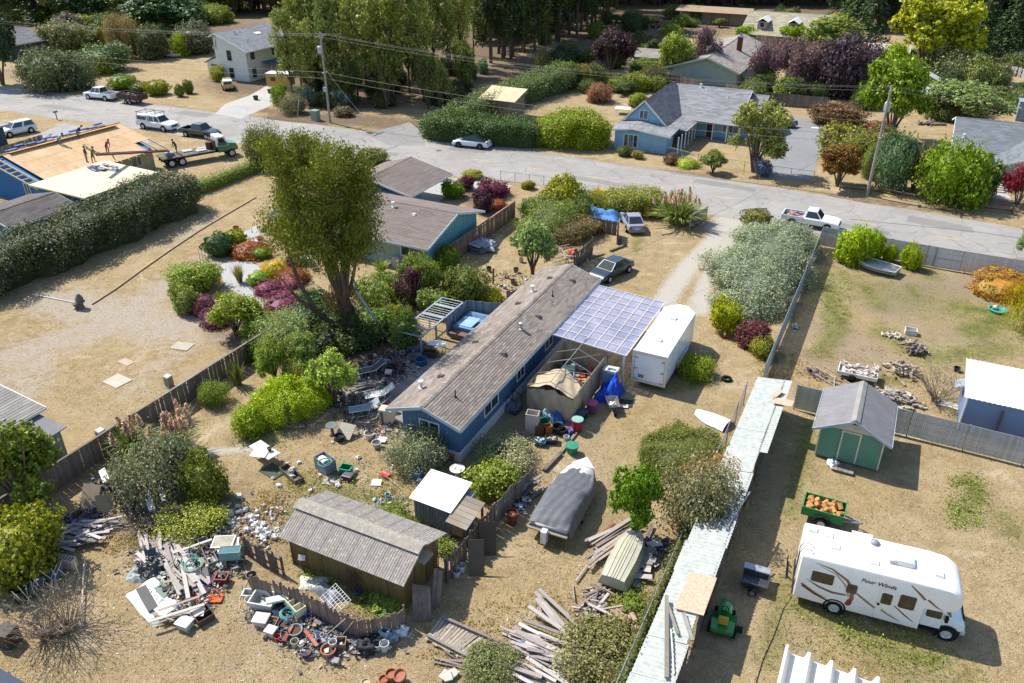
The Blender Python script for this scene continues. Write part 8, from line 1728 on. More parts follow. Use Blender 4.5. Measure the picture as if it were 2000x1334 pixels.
hose('thin metal frame of an old clothes airer by the shrub',[(915,918),(938,895),(948,905),(925,935),(915,918)],'dcd4d0',.02,'wire_airer',z=.6)
# --- patio beside the home
PT=wood('9a938e','patio_board',.3);pt=lot_thing('patio_deck','weathered patio deck strewn with junk beside the home','deck',-25.5,36.5)
for i in range(26):part(MB().box(-28.6+.0,-22.45,32.6+i*.3,32.88+i*.3,.05,.16),'deck_board',PT,pt)
for u,v in((655,765),(680,800),(748,830),(722,850),(700,735)):p=LB(u,v);part(MB().box(p[0]-.08,p[0]+.08,p[1]-.08,p[1]+.08,0,.95),'post',wood('7a7068'),pt)
for a_,b_ in(((655,765),(680,800)),((655,752),(672,762))):p,r=LB(*a_),LB(*b_);part(MB().beam((p[0],p[1],.95),(r[0],r[1],.95),.1,.06),'hand_rail',wood('c4b8ae'),pt)
def lounger(lb,u,v,rz,col):
 o=thing('garden_lounger',lb,'lounger',P(u,v,.16),ROTZ+rz);part(MB().grid(lambda a,b:(-.95+1.9*a,(b-.5)*.62,.38+(.45*max(0,a-.62)/.38)+.02*sin(a*30)),24,4).grid(lambda a,b:(.95-1.9*a,(b-.5)*.62,.37+(.45*max(0,1-a-.62)/.38)),24,4),'sling',cloth(col),o)
 for s in(-1,1):part(MB().tube([(-.95,s*.33,.38),(.25,s*.33,.38),(.95,s*.33,.83)],.022,6),'frame',WHITE,o);part(MB().tube([(-.75,s*.33,.38),(-.7,s*.34,0),(.2,s*.34,0),(.3,s*.33,.38)],.02,6),'leg',WHITE,o)
 return o
lounger('grey sling lounger with white frame at the patio edge',712,806,.75,'8d9aa4');lounger('white lounger tilted behind the grey one',742,778,.8,'d3d0cb');lounger('dark slatted lounger in the junk on the patio',725,730,.9,'4c5258')
cabinet('pale wooden cabinet under the eave',757,822,.8,.6,.9,'c4b4a0','cabinet',.16,.2,open_=False);hose('looping white hose around the loungers',[(765,772),(745,790),(735,815),(715,825),(695,822)],'d9d6cc',.022,z=.35)
JB=['3b3f46','57504c','6b3f34','7d8794','2c4a44','8f3a40','c9c4bc','3d5a80','9c8a6c']
def junk(lb,grp,pts,n,seed,cols,sz=(.12,.5),zmax=.5,spread=.7,name='junk_item',cat='junk'):
 q=random.Random(seed);D={}
 for i in range(n*10):
  u,v=pts[i%len(pts)];s=q.uniform(*sz)*.45;p=P(u,v)+Vector((q.gauss(0,spread*.6),q.gauss(0,spread*.6),.02+q.random()*zmax*.6));c=q.choice(cols);m=D.setdefault(c,MB());k=q.randrange(4)
  if k<2:m.cbox(p+Vector((0,0,s*.2)),(s*q.uniform(.6,1.8),s*q.uniform(.2,.9),s*q.uniform(.08,.5)),q.uniform(0,6),q.uniform(-.5,.5),q.uniform(-.5,.5))
  elif k==2:m.lathe([(s*.3,0),(s*.4,s*.6),(s*.34,s*.6),(s*.26,.05),(0,.05)],8,p)
  else:m.tube([p+Vector((q.uniform(-s,s),q.uniform(-s,s),q.uniform(0,s*.4)))for _ in range(4)],.015,4)
 for c,m in D.items():o=link('small_debris',m.mesh('small_debris'),mat('jk_'+c,c,.65,.2,4));o['kind']='stuff';tag(o,'tiny '+lb,'debris')
 n=int(n*.35)
 for i in range(n):
  u,v=pts[i%len(pts)];p=P(u,v)+Vector((q.gauss(0,spread*.5),q.gauss(0,spread*.5),q.random()*zmax));k=q.randrange(4);m=MB();s=q.uniform(*sz)
  if k==0:m.cbox((0,0,s*.3),(s,s*q.uniform(.4,.9),s*q.uniform(.15,.6)))
  elif k==1:m.lathe([(s*.3,0),(s*.4,s*.6),(s*.34,s*.6),(s*.26,.05),(0,.05)],10)
  elif k==2:m.tube([(q.uniform(-s,s),q.uniform(-s,s),q.uniform(0,s*.4))for _ in range(5)],.02,5)
  else:m.loft([[(-s*.4,-s*.3,0),(s*.4,-s*.3,0),(s*.4,s*.3,0),(-s*.4,s*.3,0)],[(-s*.3,-s*.2,s*.4),(s*.25,-s*.25,s*.35),(s*.3,s*.2,s*.45),(-s*.3,s*.25,s*.3)]])
  o=link(name,m.mesh(name),mat('jk_'+(c:=q.choice(cols)),c,.65,.2,4));o.location=p;o.rotation_euler=(q.uniform(-.5,.5),q.uniform(-.5,.5),q.uniform(0,6));tag(o,lb,cat,grp)
junk('dark odds and ends heaped at the back of the patio','patio junk heap',[(735,725),(755,715),(770,728),(745,740),(725,720)],60,41,['3b3f46','57504c','6b3f34','2c4a44','7d8794','3a3436','b8aca0'],(.15,.6),.6,.9)
junk('garden bits piled by the patio hand rail','patio rail clutter',[(680,790),(690,780),(700,800),(668,785)],30,42,['2c5a4c','57504c','c9c4bc','6b3f34','8a8078','3d3a3c'],(.12,.45),.4,.6)
junk('small things scattered on the patio steps','patio step clutter',[(730,835),(745,845),(760,838),(715,840),(770,850)],34,43,['b8a8a0','8f8a86','9c6a5c','d5d0cc','6d7a74'],(.1,.3),.2,.6)
junk('white or pale scraps on the loungers','lounger clutter',[(740,770),(750,765),(730,785)],14,44,['dcd8d2','c8b8b8','8c4a54','2f7a4c'],(.12,.4),.5,.5)
boards('grey plank in the stack at the patio edge','patio plank stack',[(715,765),(722,758)],14,(1.4,2.2),(.1,.16),['8f8781','a39b94'],.9,45,.35,.35,.08)
bucket('blue drum with ice-white lid against the home wall',823,715,.42,.6,'3c6a9c','drum',handle=False);pot('big grey pot beside the blue drum',808,708,.38,.55,'6d6d70');folding_table('white-topped table behind the home',855,690,1.2,.7,.8,.2,'e4e2de');cabinet('dark stack of crates along the home wall',840,700,.9,.5,.6,'4a4038','crate',0,.3)
single(MB().beam((0,0,0),P(760,665,.1)-P(690,560,4.2),.32,.07),'leaning_plank',wood('a8a398','lean_plank',.1),'long pale plank leaning against the eucalyptus trunk','plank',P(690,560,4.2))
junk('clutter in the shade behind the mobile home','shade clutter',[(800,690),(785,700),(830,690),(770,690)],30,46,['57504c','6d6a66','8a4a34','3d5a80','a39c94'],(.15,.5),.4,1.0)
# --- rabbit run and hot tub
cg=lot_thing('rabbit_run','wire mesh animal run with grey board roof frame','animal run',-27.4,43);CGM=mat('grey_board','8f98a2',.7)
for b in(-28.5,-26.7):
 for a in(40.1,42.1,44.1,46):part(MB().box(b-.05,b+.05,a-.05,a+.05,0,1.6),'post',CGM,cg)
 part(MB().beam((b,40.1,1.6),(b,46,1.6),.12,.05),'top_rail',CGM,cg)
for a in(40.1,41.2,43.2,44.8,46):part(MB().beam((-28.5,a,1.63),(-26.7,a,1.63),.28 if a in(41.2,44.8,43.2)else .1,.04),'roof_board',CGM,cg)
m=MB()
for i in range(20):m.cyl((-28.5,40.1+i*.31,1.58),(-26.7,40.1+i*.31,1.58),.006,n=3,cap=False);m.cyl((-26.7,40.1+i*.31,0),(-26.7,40.1+i*.31,1.6),.006,n=3,cap=False)
for i in range(8):m.cyl((-28.5+i*.25,40.1,1.57),(-28.5+i*.25,46,1.57),.006,n=3,cap=False);m.cyl((-28.5+i*.25,40.1,0),(-28.5+i*.25,40.1,1.6),.006,n=3,cap=False)
part(m,'wire_mesh',STEEL,cg,kind='stuff');part(MB().box(-28.4,-27.2,40.3,41.4,0,.5),'hutch',mat('hutch_grey','6a737c',.7),cg)
ht=lot_thing('hot_tub','blue hot tub behind a board screen beside the home','hot tub',-25,45);part(MB().loft([[(-26.3,44,.0),(-24,44,0),(-24,46.4,0),(-26.3,46.4,0)],[(-26.4,43.9,.75),(-23.9,43.9,.75),(-23.9,46.5,.75),(-26.4,46.5,.75)],[(-26.1,44.2,.78),(-24.2,44.2,.78),(-24.2,46.2,.78),(-26.1,46.2,.78)],[(-25.9,44.4,.55),(-24.4,44.4,.55),(-24.4,46,.55),(-25.9,46,.55)]]),'shell',plastic('6f9cc4'),ht);part(MB().slab([(-26.2,44.1,.8),(-25.0,44.1,.82),(-25.0,45.6,.82),(-26.2,45.6,.8)],.06),'cover',mat('cover_blue','8fb0cc',.6),ht);part(MB().box(-26.4,-24.6,43.3,43.9,.1,.45),'step',wood('8a6a58'),ht)
# --- junk pile in front of the brush
single(MB().grid(lambda a,b:((a-.5)*2.7+.1*sin(b*7),(b-.5)*1.5,.16+.05*sin(a*9)+.05*sin(b*8+a*3)-.14*(abs(a-.5)>.46)-.14*(abs(b-.5)>.46)),30,18),'plastic_sheeting',mat('white_sheeting','d9dcd8',.4,.1,1.5,0,.4,.2,.15),'large white plastic sheet weighed down on the near yard','sheeting',P(300,1175),ROTZ-.28,smooth=True)
sheet('long dark grey rough mat on the white sheet',287,1168,1.7,.45,'5f5e5e','mat',.25,-.42,th=.04);sheet('clear pane lying at the sheet end',320,1190,.7,.6,'d8d6cc','pane_sheet',.26,-.2);sheet('orange board under the white sheet',332,1165,1.2,.4,'b8683c','board_sheet',.12,-.35);sheet('orange square board by the tool clutter',418,1168,.75,.5,'c8602c','board_sheet',.1,.5);sheet('green-grey panel under the sheet edge',315,1148,1.3,.5,'76887c','board_sheet',.2,-.3)
boards('grey weathered board in the junk pile behind the white sheet','junk pile boards',[(290,1080),(310,1090),(330,1105),(350,1120),(370,1130),(340,1085),(385,1145),(300,1110),(360,1100)],60,(1.2,2.8),(.09,.2),['cdc3bb','b7aca3','a3958c','d5cdc5'],-.48,51,.4,.5,.15)
boards('pale board lying across the junk pile','crossing junk boards',[(345,1110),(340,1130),(350,1190),(345,1205),(375,1080)],8,(1.4,2.4),(.1,.16),['d0c4b4','c3b9b0'],.75,52,.55,.3,.2)
heap('shiny black plastic bag draped over the boards',295,1110,1.5,1.1,.6,'33353c','plastic_bag',.2,.15,2,m=mat('black_plastic','2c2e34',.25,.2,4,0,.5,.4,.05));heap('grey-white crumpled sheeting behind the white sheet',270,1125,1.0,.8,.45,'a9b0ac','sheeting',.4)
bucket('dark teal bucket tipped on the boards',299,1090,.24,.35,'2a5560',z=.35,tip=.7);hose('teal hose snaking over the junk pile',[(330,1105),(345,1085),(370,1075),(385,1095)],'3f9088',.022,loops=3,z=.45);hose('pale green hose coil by the tools',[(385,1115),(395,1105)],'9cc4b0',.02,loops=5,z=.4,lr=.42)
tote('red crate holding scraps at the pile edge',435,1137,.55,.45,.38,'8f3030','crate',rz=.4,fill='8a7a70');junk('cans and tools in the clutter at the pile edge','tool clutter',[(375,1165),(390,1180),(400,1165),(385,1150),(415,1150),(370,1185)],56,53,['b8a090','d8a83c','b83a34','3d5a8c','c9c4bc','6d6a66','2c5a44','e0dcd4'],(.1,.3),.25,.6)
junk('grey scrap packed into the junk pile behind the white sheet','packed scrap',[(275,1095),(300,1080),(330,1075),(355,1095),(380,1110),(400,1130),(425,1120),(320,1125),(350,1150),(440,1105),(395,1065)],90,101,['8f8a86','b8b0a8','6d6a66','a39c94','57504c','c9c4bc','4c5a5c'],(.12,.5),.35,.8)
junk('grey scrap packed along the curved fence','packed fence scrap',[(505,1195),(530,1205),(555,1215),(580,1225),(605,1245),(630,1255),(560,1245),(600,1270),(650,1280),(700,1250),(740,1255)],70,102,['8f8a86','b8b0a8','6d6a66','57504c','c9c4bc','3d4a60'],(.12,.4),.25,.6)
junk('mixed scrap between the loungers and the garden','packed patio scrap',[(690,750),(705,740),(720,775),(735,800),(755,800),(770,810),(700,815),(680,810),(785,720),(770,745)],70,103,['8f8a86','b8b0a8','6d6a66','57504c','c9c4bc','6b4a44'],(.12,.45),.3,.7)
junk('grey scrap among the white bags','bag heap scrap',[(400,1010),(440,1000),(480,1020),(510,1045),(450,1040),(540,1000)],50,104,['b8b0a8','d5d2cc','8f8a86','8a6a5c'],(.1,.35),.15,.8)
cabinet('dark brown cupboard on its back with open doors',398,1208,.8,.75,.35,'4c3f3a','cupboard',0,-.35,cells=2);tote('white cool box with dark outlined lid',363,1225,.6,.5,.32,'d9d4cc','cool_box',0,.1,'e6e2da');sheet('white framed window in the clutter',385,1195,.6,.45,'d9d0c4','window_frame',.35,.6,.3)
boards('pale lath at the near end of the white sheet','sheet end laths',[(335,1212),(350,1205),(365,1195)],8,(1,1.7),(.06,.1),['c9bdae','a89c90'],.55,54,.25,.25,.15)
def frame(lb,u,v,l,w_,z,rz,rx=0,col='d5cfc6',name='window_frame'):
 o=thing(name,lb,'window frame',P(u,v,z),ROTZ+rz);o.rotation_euler=(rx,0,ROTZ+rz);t=.07
 part(MB().box(-l/2,l/2,-w_/2,-w_/2+t,-.02,.02).box(-l/2,l/2,w_/2-t,w_/2,-.02,.02).box(-l/2,-l/2+t,-w_/2+t,w_/2-t,-.02,.02).box(l/2-t,l/2,-w_/2+t,w_/2-t,-.02,.02),'frame',mat('frame_'+col,col,.7,.15),o);part(MB().box(-l/2+t,l/2-t,-w_/2+t,w_/2-t,-.005,.005),'pane',mat('dusty_pane','a59e8c',.3,.25),o);return o
frame('old white window lying on the weeds by the fence stub',436,1058,1.05,.85,.5,.5);frame('second window frame under the first one',446,1064,1.0,.8,.42,.75)
aq=cabinet('teal-rimmed glass aquarium by the fence stub',452,1088,1.0,.5,.5,'8fb0a8','aquarium',.3,.55,mm=mat('aquarium_glass','7ea39c',.1,.15));part(MB().cbox((0,0,.47),(.95,.46,.02)),'lid',plastic('2f6f7c'),aq)
cabinet('long low trough beside the window frames',408,1085,2.0,.45,.4,'7a6f8c','trough',0,-.52,mm=wood('9a8f94'))
bucket('white bucket on the grass by the curved fence',489,1180,.2,.36,'e2e0dc');tote('white oval tub at the end of the fence',487,1165,.5,.4,.25,'d8d8d4',rz=.4);bucket('grey metal churn by the fence end',495,1140,.25,.6,'7f7a74','churn',handle=False);hose('white hose looping across the near grass',[(478,1105),(486,1130),(470,1160),(466,1190),(485,1200),(498,1205),(490,1215),(468,1216)],'d9d0bc',.022)
# --- row of things behind the curved fence
tote('large white foam box by the curved fence',517,1180,1.1,.8,.4,'e8e6e0','foam_box',.1,.25);sheet('white foam lid leaning on the foam box',542,1170,1.0,.32,'eceae4','foam_slab',.55,.75,th=.12);tote('upturned white dish box below the foam box',512,1218,.6,.5,.32,'dcd8d0','dish_box',rz=.3,lid='e8e4d8');cabinet('cream three-compartment shelf lying on its back',578,1192,1.15,.5,.55,'ddd6b8','shelf_unit',.1,-.35,cells=3);hose('teal hose tangle on the shelf unit',[(556,1188),(565,1195),(575,1200)],'4fa8a8',.025,loops=5,z=.4,lr=.3)
cabinet('square terracotta planter frame',532,1222,.5,.5,.3,'a5805c','planter',0,.3);tote('small white carton beside the planter',531,1240,.4,.35,.3,'e6e4e0','carton',rz=.1,lid='ecebe6');bucket('red fuel can by the carton',543,1250,.14,.26,'d04428','fuel_can');bucket('crimson fuel can beside the red one',552,1254,.12,.24,'a82050','fuel_can');pot('dark oval planter bowl',558,1228,.3,.3,'55504e');pot('grey oval planter bowl beside the dark one',578,1240,.32,.35,'8c8f8c');timber('red-brown board propped among the pots',(556,1262),(572,1232),.18,.05,'8c4a3c',.3)
bucket('cream jar among the pots',577,1262,.17,.34,'cfc4a8','jar',handle=False);bucket('small white jar beside the cream one',589,1266,.13,.28,'d8d4cc','jar',handle=False);pot('pot filled with white stones',599,1280,.22,.26,'6d5a58',soil=False);pot('large terracotta pot at the end of the pipes',643,1280,.32,.42,'a8705c');bucket('white lidded pail on the pipes',651,1262,.17,.3,'eceae6',z=.25,handle=False);timber('orange board leaning on the blue pipes',(598,1245),(622,1275),.15,.06,'b5603c',.4)
q=random.Random(17)
for i in range(9):
 p,r=P(600+i*2.0,1248-i*2.2,.12+.03*(i%3)),P(652+i*1.8,1272-i*2.2,.12+.03*(i%2));single(MB().cyl((0,0,0),r-p,.03,n=6),'blue_pipe',plastic('4f7ab8'),'blue plastic pipe in the bundle by the curved fence','pipe',p,group='blue pipe bundle')
junk('small garden items along the curved fence foot','fence foot clutter',[(600,1215),(615,1225),(630,1215),(620,1240),(590,1225),(660,1245)],44,55,['3a4660','6d6a66','8a8480','c9c4bc','57504c','3d5a80','a5805c'],(.1,.4),.25,.6)
for a,b in(((638,1240),(675,1208)),((665,1245),(690,1214))):p,r=P(*a,.05),P(*b,1.1);single(MB().cyl((0,0,0),r-p,.02,n=6),'rake_handle',wood('d5c4b4'),['pale tool handle leaning on the curved fence','second tool handle leaning nearer the fence bend'][a[0]>650],'tool',p)
cabinet('wooden crate at the end of the clutter row',667,1262,.45,.45,.35,'9a8468','crate',0,.5);bucket('white jug with handle by the dark tub',738,1268,.2,.38,'d3d6da');bucket('tall white pail beside the jug',752,1270,.2,.45,'e2e4e4');tote('narrow grey bin standing by the pails',753,1250,.35,.3,.6,'a9bcc4','bin');bag('blue-grey sack under the curved fence',766,1245,.3,'8fa0b4');bag('white sack under the curved fence',783,1238,.3,'dcdce0');bag('black sack in the fence shadow',716,1265,.45,'26262a');bag('black sack beside the small bin',728,1258,.35,'2c2c32');timber('pale offcut by the white sack',(798,1246),(803,1236),.1,.05,'b9c4c8')
pot('terracotta pot at the bottom edge',750,1334,.2,.28,'9c6048',soil=False);pot('taller terracotta pot at the bottom edge',765,1325,.25,.34,'a5684e',soil=False);pot('wide terracotta pot tipped at the bottom edge',787,1328,.27,.32,'a8705a',soil=False,tip=.5);pot('faded pot at the bottom edge',715,1338,.18,.2,'b5a888',soil=False)
# --- between curved fence and shed
heap('white and blue plastic sheet by the shed',612,1140,1.3,.9,.3,'d5d5cc','plastic_sheet',.4);heap('grey inflated mattress folded behind the fence',640,1160,1.7,.8,.6,'8c95a0','mattress',-.3,rough=.3);bt=thing('wire_grid','white wire grid panel on the mattress','grid',P(655,1170,.75),ROTZ-.35);bt.rotation_euler=(.35,.1,ROTZ-.35)
for i in range(9):part(MB().cyl((-.6+.15*i,-.45,0),(-.6+.15*i,.45,0),.012,n=5),'rod',WHITE,bt)
for i in range(6):part(MB().cyl((-.62,-.45+.18*i,.01),(.62,-.45+.18*i,.01),.012,n=5),'rod',WHITE,bt)
dc=thing('rusty_bedframe','rusty sprung frame leaning against the brown shed','frame',P(690,1158),ROTZ)
for i in range(7):part(MB().cyl((-.35,.02*i,.15+.16*i),(.35,.02*i,.15+.16*i),.02,n=5),'bar',mat('rust','5f4636',.9,.3),dc)
for x in(-.35,-.1,.12,.35):part(MB().cyl((x,0,0),(x,.14,1.25),.022,n=5),'upright',mat('rust','5f4636'),dc)
bucket('small blue bowl on the weeds by the shed',700,1160,.16,.2,'3f7fc0','bowl',handle=False);ss=thing('yard_sign','small white sign on a dark stake near the shed','sign',P(594,1118),ROTZ+.3);part(MB().cbox((0,0,.95),(.34,.03,.26),0,-.5),'sign_board',WHITE,ss);part(MB().cyl((0,.02,0),(0,0,.9),.025,n=6),'stake',wood('57493f'),ss)
ld=thing('leaning_door','wide grey board door propped against the shed corner','door',P(826,1215),ROTZ+.95);ld.rotation_euler=(-.45,0,ROTZ+.55)
for i in range(4):part(MB().box(-.4+.2*i,-.21+.2*i,-.02,.02,0,1.75-.05*i),'plank',wood('7d7068','door_plank'),ld)
ld2=thing('leaning_planks','pair of planks propped beside the grey door','planks',P(845,1190),ROTZ+.75);ld2.rotation_euler=(-.4,.2,ROTZ+.7)
for i in range(2):part(MB().box(-.1+.22*i,.1+.22*i,-.02,.02,0,1.9-.1*i),'plank',wood('7d7068','door_plank'),ld2)
for i,(u,v,c)in enumerate(((902,1115,'e2e4e6'),(892,1125,'dde3ea'))):bucket(['white bucket standing by the crooked fence','white bucket with lid beside the other by the crooked fence'][i],u,v,.19,.38,c)
cabinet('wooden crate of shelves standing behind the fence',897,1040,.6,.5,.9,'a8806a','crate_stack',.3,.1,cells=2);pot('terracotta pot tipped among weeds by the coop',812,1018,.18,.25,'9c6048',tip=1.2);sheet('tall dark door leaning on the coop fence',930,1090,.75,1.8,'5f5648','door_panel',.8,.5,1.15);sheet('second door panel leaning beside the dark one',953,1052,.8,1.7,'544c3e','door_panel',.8,.5,1.15)
junk('flower pots and bottles by the coop wall','coop clutter',[(745,985),(755,995),(765,985),(775,1000),(760,975)],26,56,['9c6048','d8dce0','3f9a8c','8fb0cc','c9c4bc','a8806a'],(.12,.32),.15,.5)
junk('planter debris along the coop front','coop front clutter',[(840,1020),(855,1030),(870,1035),(885,1050),(865,1045)],24,57,['8a6a54','6d5a48','c9bca8','9c6048'],(.12,.4),.15,.5)
bucket('rust-red drum beside the covered boat',1000,1022,.3,.75,'7d4034','drum',fill=mat('leaf_fill','a5683c',.9,.3,5),handle=False)
boards('grey plank leaning by the boat fence','planks by boat fence',[(1040,962),(1033,970),(1028,975)],6,(1.2,1.8),(.14,.2),['8f8a8a','7d7878'],1.2,58,.9,.3,.2);junk('white and blue packages by the boat fence','packages by boat fence',[(1010,978),(1020,985),(1005,990)],14,59,['d5dce4','a9bccc','3a4660','eceae6'],(.2,.45),.3,.5)
# --- walkway, board heaps
wk=lot_thing('wooden_walkway','broken slatted wooden walkway with side rails','walkway',-12.4,20.4)
p0,p1,p2,p3=[LB(u,v,.12)for u,v in((862,1208),(984,1262),(925,1292),(835,1245))]
for i in range(19):
 t=i/18;x0,y0=p0[0]+(p1[0]-p0[0])*t,p0[1]+(p1[1]-p0[1])*t;x1,y1=p3[0]+(p2[0]-p3[0])*t,p3[1]+(p2[1]-p3[1])*t;e=rnd.uniform(-.06,.08)
 part(MB().beam((x0,y0+.12+e,.13),(x1,y1-.15+e,.13),.13,.03),'slat',wood('b5a898','walk_slat'),wk)
for a,b in((p0,p1),(p3,p2)):part(MB().beam((a[0],a[1],.26),(b[0],b[1],.26),.12,.1),'side_rail',wood('9c8f86','walk_rail'),wk)
boards('branch-like offcut at the end of the walkway','walkway offcuts',[(905,1298),(885,1295),(915,1285)],9,(.8,1.4),(.06,.1),['8c7c78','a08f88'],.3,61,.15,.4,.2)
for i in range(5):sheet(['flat stone in the stack at the bottom shrub','broken slab beside the bottom shrub'][i%2],880+rnd.uniform(-12,14),1315+rnd.uniform(-8,10),.45,.35,'b9b4a8','stone_slab',.05+.05*i,rnd.uniform(0,3),th=.05).__setitem__('group',['flat stones by bottom shrub','slabs by bottom shrub'][i%2])
boards('long silvery board in the lumber heap at the bottom','bottom lumber heap',[(1040,1300),(1060,1280),(1080,1290),(1050,1320),(1075,1310),(1100,1320),(1030,1260),(1090,1270),(1060,1250)],44,(1.4,3.0),(.1,.2),['cdc4be','b7aca8','d8d0c8','a39892','c3b4a4'],-.02,62,.35,.55,.13)
boards('silvery board fanning out from the lumber heap','fanned lumber',[(1095,1225),(1085,1215),(1100,1235)],6,(3,3.8),(.16,.22),['d0c8c0','bcb2aa'],-.45,63,.3,.35,.12);boards('broken piece of wood in the scrap mound by the boat','scrap mound',[(1150,1170),(1160,1185),(1145,1190),(1165,1160),(1175,1190),(1155,1205)],58,(.4,1.3),(.05,.14),['cbb8a8','a8958a','d8cdc4','8f7d74','bda48c'],1.1,64,.35,.5,.8)
boards('long plank stacked beside the overturned boat','boat side planks',[(1195,1050),(1203,1065),(1190,1080),(1185,1095),(1210,1045)],20,(2,3),(.12,.2),['b8a99c','a39488','c4b8ae'],1.12,65,.4,.35,.1);timber('long pole lying along the plank stack',(1124,1140),(1170,1075),.07,.07,'b5a89c',.1,'pole');timber('reddish plank by the boat tarp',(1172,1045),(1200,1022),.14,.05,'8c5a4c')
boards('flat slab or plank beyond the overturned boat','slabs beyond boat',[(1255,1105),(1265,1090),(1270,1110),(1250,1125),(1275,1075)],16,(.5,1.2),(.25,.45),['b5b0b0','a39c98','c9c4c0'],.4,66,.3,.4,.6);boards('grey plank in the shade under the maple','maple shade planks',[(1260,1060),(1275,1050),(1285,1065)],10,(1,2),(.1,.18),['6d6a70','57545a'],.8,67,.2,.5,.6)
sheet('blue-green tarp scrap by the lumber heap',1028,1250,.7,.35,'7f9cb8','tarp_scrap',.15,.3);logs('split log near the ivy fence','split logs by ivy',1222,1215,9,(.4,.6),(.08,.12),['c4a488','a88468'],68,(1,1),.25)
# --- on the lean-to roof
OSB=mat('osb','c4a184',.85,.25,8,0,.2,.2,.1,col2='d8bda4');z_=2.2
sheet('speckled chipboard sheet lying on the lean-to roof',1360,1158,1.2,2.3,'c4a184','chipboard_sheet',2.22,.0,0,-.13,.02,m=OSB);sheet('broken chipboard piece at the far end of the roof',1530,785,1.1,.7,'c4a184','chipboard_sheet',2.32,-.1,0,-.1,.02,m=OSB);sheet('narrow chipboard offcut beside the broken piece',1518,768,.35,.9,'c4a184','chipboard_sheet',2.33,-.3,0,-.1,.02,m=OSB)
def roof_timber(lb,a,b,w_,h,col):p,r=P(*a,2.22),P(*b,2.22);single(MB().beam((0,0,.04),r-p+Vector((0,0,.04)),w_,h),'roof_timber',wood(col,'beam_'+col,.15),lb,'timber',p)
roof_timber('long weathered beam lying on the lean-to roof',(1302,1165),(1302,1325),.16,.1,'8d8378');roof_timber('short plank crossing the long roof beam',(1305,1185),(1324,1240),.12,.06,'8d8378');roof_timber('white batten beside the long roof beam',(1310,1230),(1316,1318),.05,.05,'e2e4e4');roof_timber('broken grey plank near the chipboard',(1335,1198),(1352,1252),.16,.05,'8f8c84')
la=thing('aluminium_ladder','aluminium ladder lying along the lean-to edge','ladder',P(1430,1000,2.26),0);d=P(1470,945,2.26)-P(1425,1015,2.26);s=Vector((-d.y,d.x,0)).normalized()*.2
for k in(-1,1):part(MB().beam(s*k-d*.4,s*k+d*.6,.05,.07),'stile',STEEL,la)
for i in range(9):part(MB().cyl(s+d*(-.38+.12*i),-s+d*(-.38+.12*i),.018,n=5),'rung',STEEL,la)
junk('leafy debris and moss on the lean-to roof','roof debris',[(1500,760),(1480,850),(1400,1100)],3,70,['8a8a5c','6d6a50'],(.2,.4),.02,.3)
# --- green lot: trailer of logs, tractor, cart, shed platform
gt=lot_thing('utility_trailer','green utility trailer loaded with cut logs','trailer',.5,35.3);TGm=mat('trailer_green','2f7f4a',.6,.12)
for q_ in((-.5,1.45,34.62,34.67,.45,.95),(-.5,1.45,35.85,35.9,.45,.95),(-.55,-.5,34.62,35.9,.45,.95),(1.45,1.5,34.62,35.9,.45,.95)):part(MB().box(*q_),'side_board',TGm,gt)
part(MB().box(-.5,1.45,34.67,35.85,.4,.47),'floor',wood('6d655a'),gt)
for a in(34.5,36.02):
 t,k=wheel_mesh(.3,.18,WHITE)if 'gtw' not in _WH else _WH['gtw'];_WH['gtw']=(t,k);o=link('wheel',t,None,gt);o.location=(0,a-35.3,.3);o.rotation_euler=(pi/2 if a<35 else-pi/2,0,0);link('rim',k,None,o)
 part(MB().tube([(.5-.42,a,.35),(.5-.3,a,.62),(.5,a,.72),(.5+.3,a,.62),(.5+.42,a,.35)],.06,6),'fender',DARK,gt)
part(MB().beam((1.5,35.0,.42),(2.4,35.26,.42),.06,.08).beam((1.5,35.5,.42),(2.4,35.26,.42),.06,.08),'drawbar',STEEL,gt)
q=random.Random(71)
for i in range(30):
 me=_bd.get('cutlog');
 if me is None:me=MB().lathe([(0,-.5),(1,-.5),(.98,0),(1,.5),(0,.5)],10).mesh('log');me.materials.append(mat('fresh_log','d8a86c',.8,.25,2,0,.2,.2,.1,col2='c08a50'));_bd['cutlog']=me
 o=link('cut_log',me);o.location=W(-.3+1.6*q.random(),34.8+.95*q.random(),.6+.3*q.random());r=q.uniform(.09,.17);o.scale=(r,r,q.uniform(.25,.4));o.rotation_euler=(q.uniform(.5,1.6),q.uniform(-.4,.4),q.uniform(0,6));tag(o,'fresh orange cut log in the green utility trailer','log','cut logs in the trailer')
lm=thing('lawn_tractor','green ride-on lawn tractor with yellow seat','lawn tractor',P(1411,1222),ROTZ+radians(96));JG=paint('2a8a3c');
part(MB().loft([[(x,w_,z0),(x,w_,z1),(x,w_*.6,z1+.08),(x,-w_*.6,z1+.08),(x,-w_,z1),(x,-w_,z0)]for x,w_,z0,z1 in((.1,.3,.35,.75),(.5,.28,.35,.78),(.85,.22,.4,.68),(.95,.12,.45,.55))]),'hood',JG,lm,auto=40)
part(MB().loft([[(x,w_,.3),(x,w_,z1),(x,-w_,z1),(x,-w_,.3)]for x,w_,z1 in((-.75,.48,.5),(-.2,.5,.56),(.05,.3,.45))]),'rear_body',JG,lm);part(MB().box(-.6,.5,-.55,.55,.14,.28),'mower_deck',mat('deck_green','256b34',.6),lm)
st=part(MB().cbox((-.3,0,.66),(.4,.42,.12)),'seat',plastic('d8b83c'),lm);part(MB().cbox((-.5,0,.85),(.1,.42,.34)),'backrest',plastic('d8b83c'),st)
part(MB().tube([(.12+.13*cos(t*pi/6),.14*sin(t*pi/6),.9+.05*cos(t*pi/6))for t in range(13)],.018,6).cyl((.25,0,.7),(.12,0,.9),.02,n=6),'steering_wheel',DARK,lm)
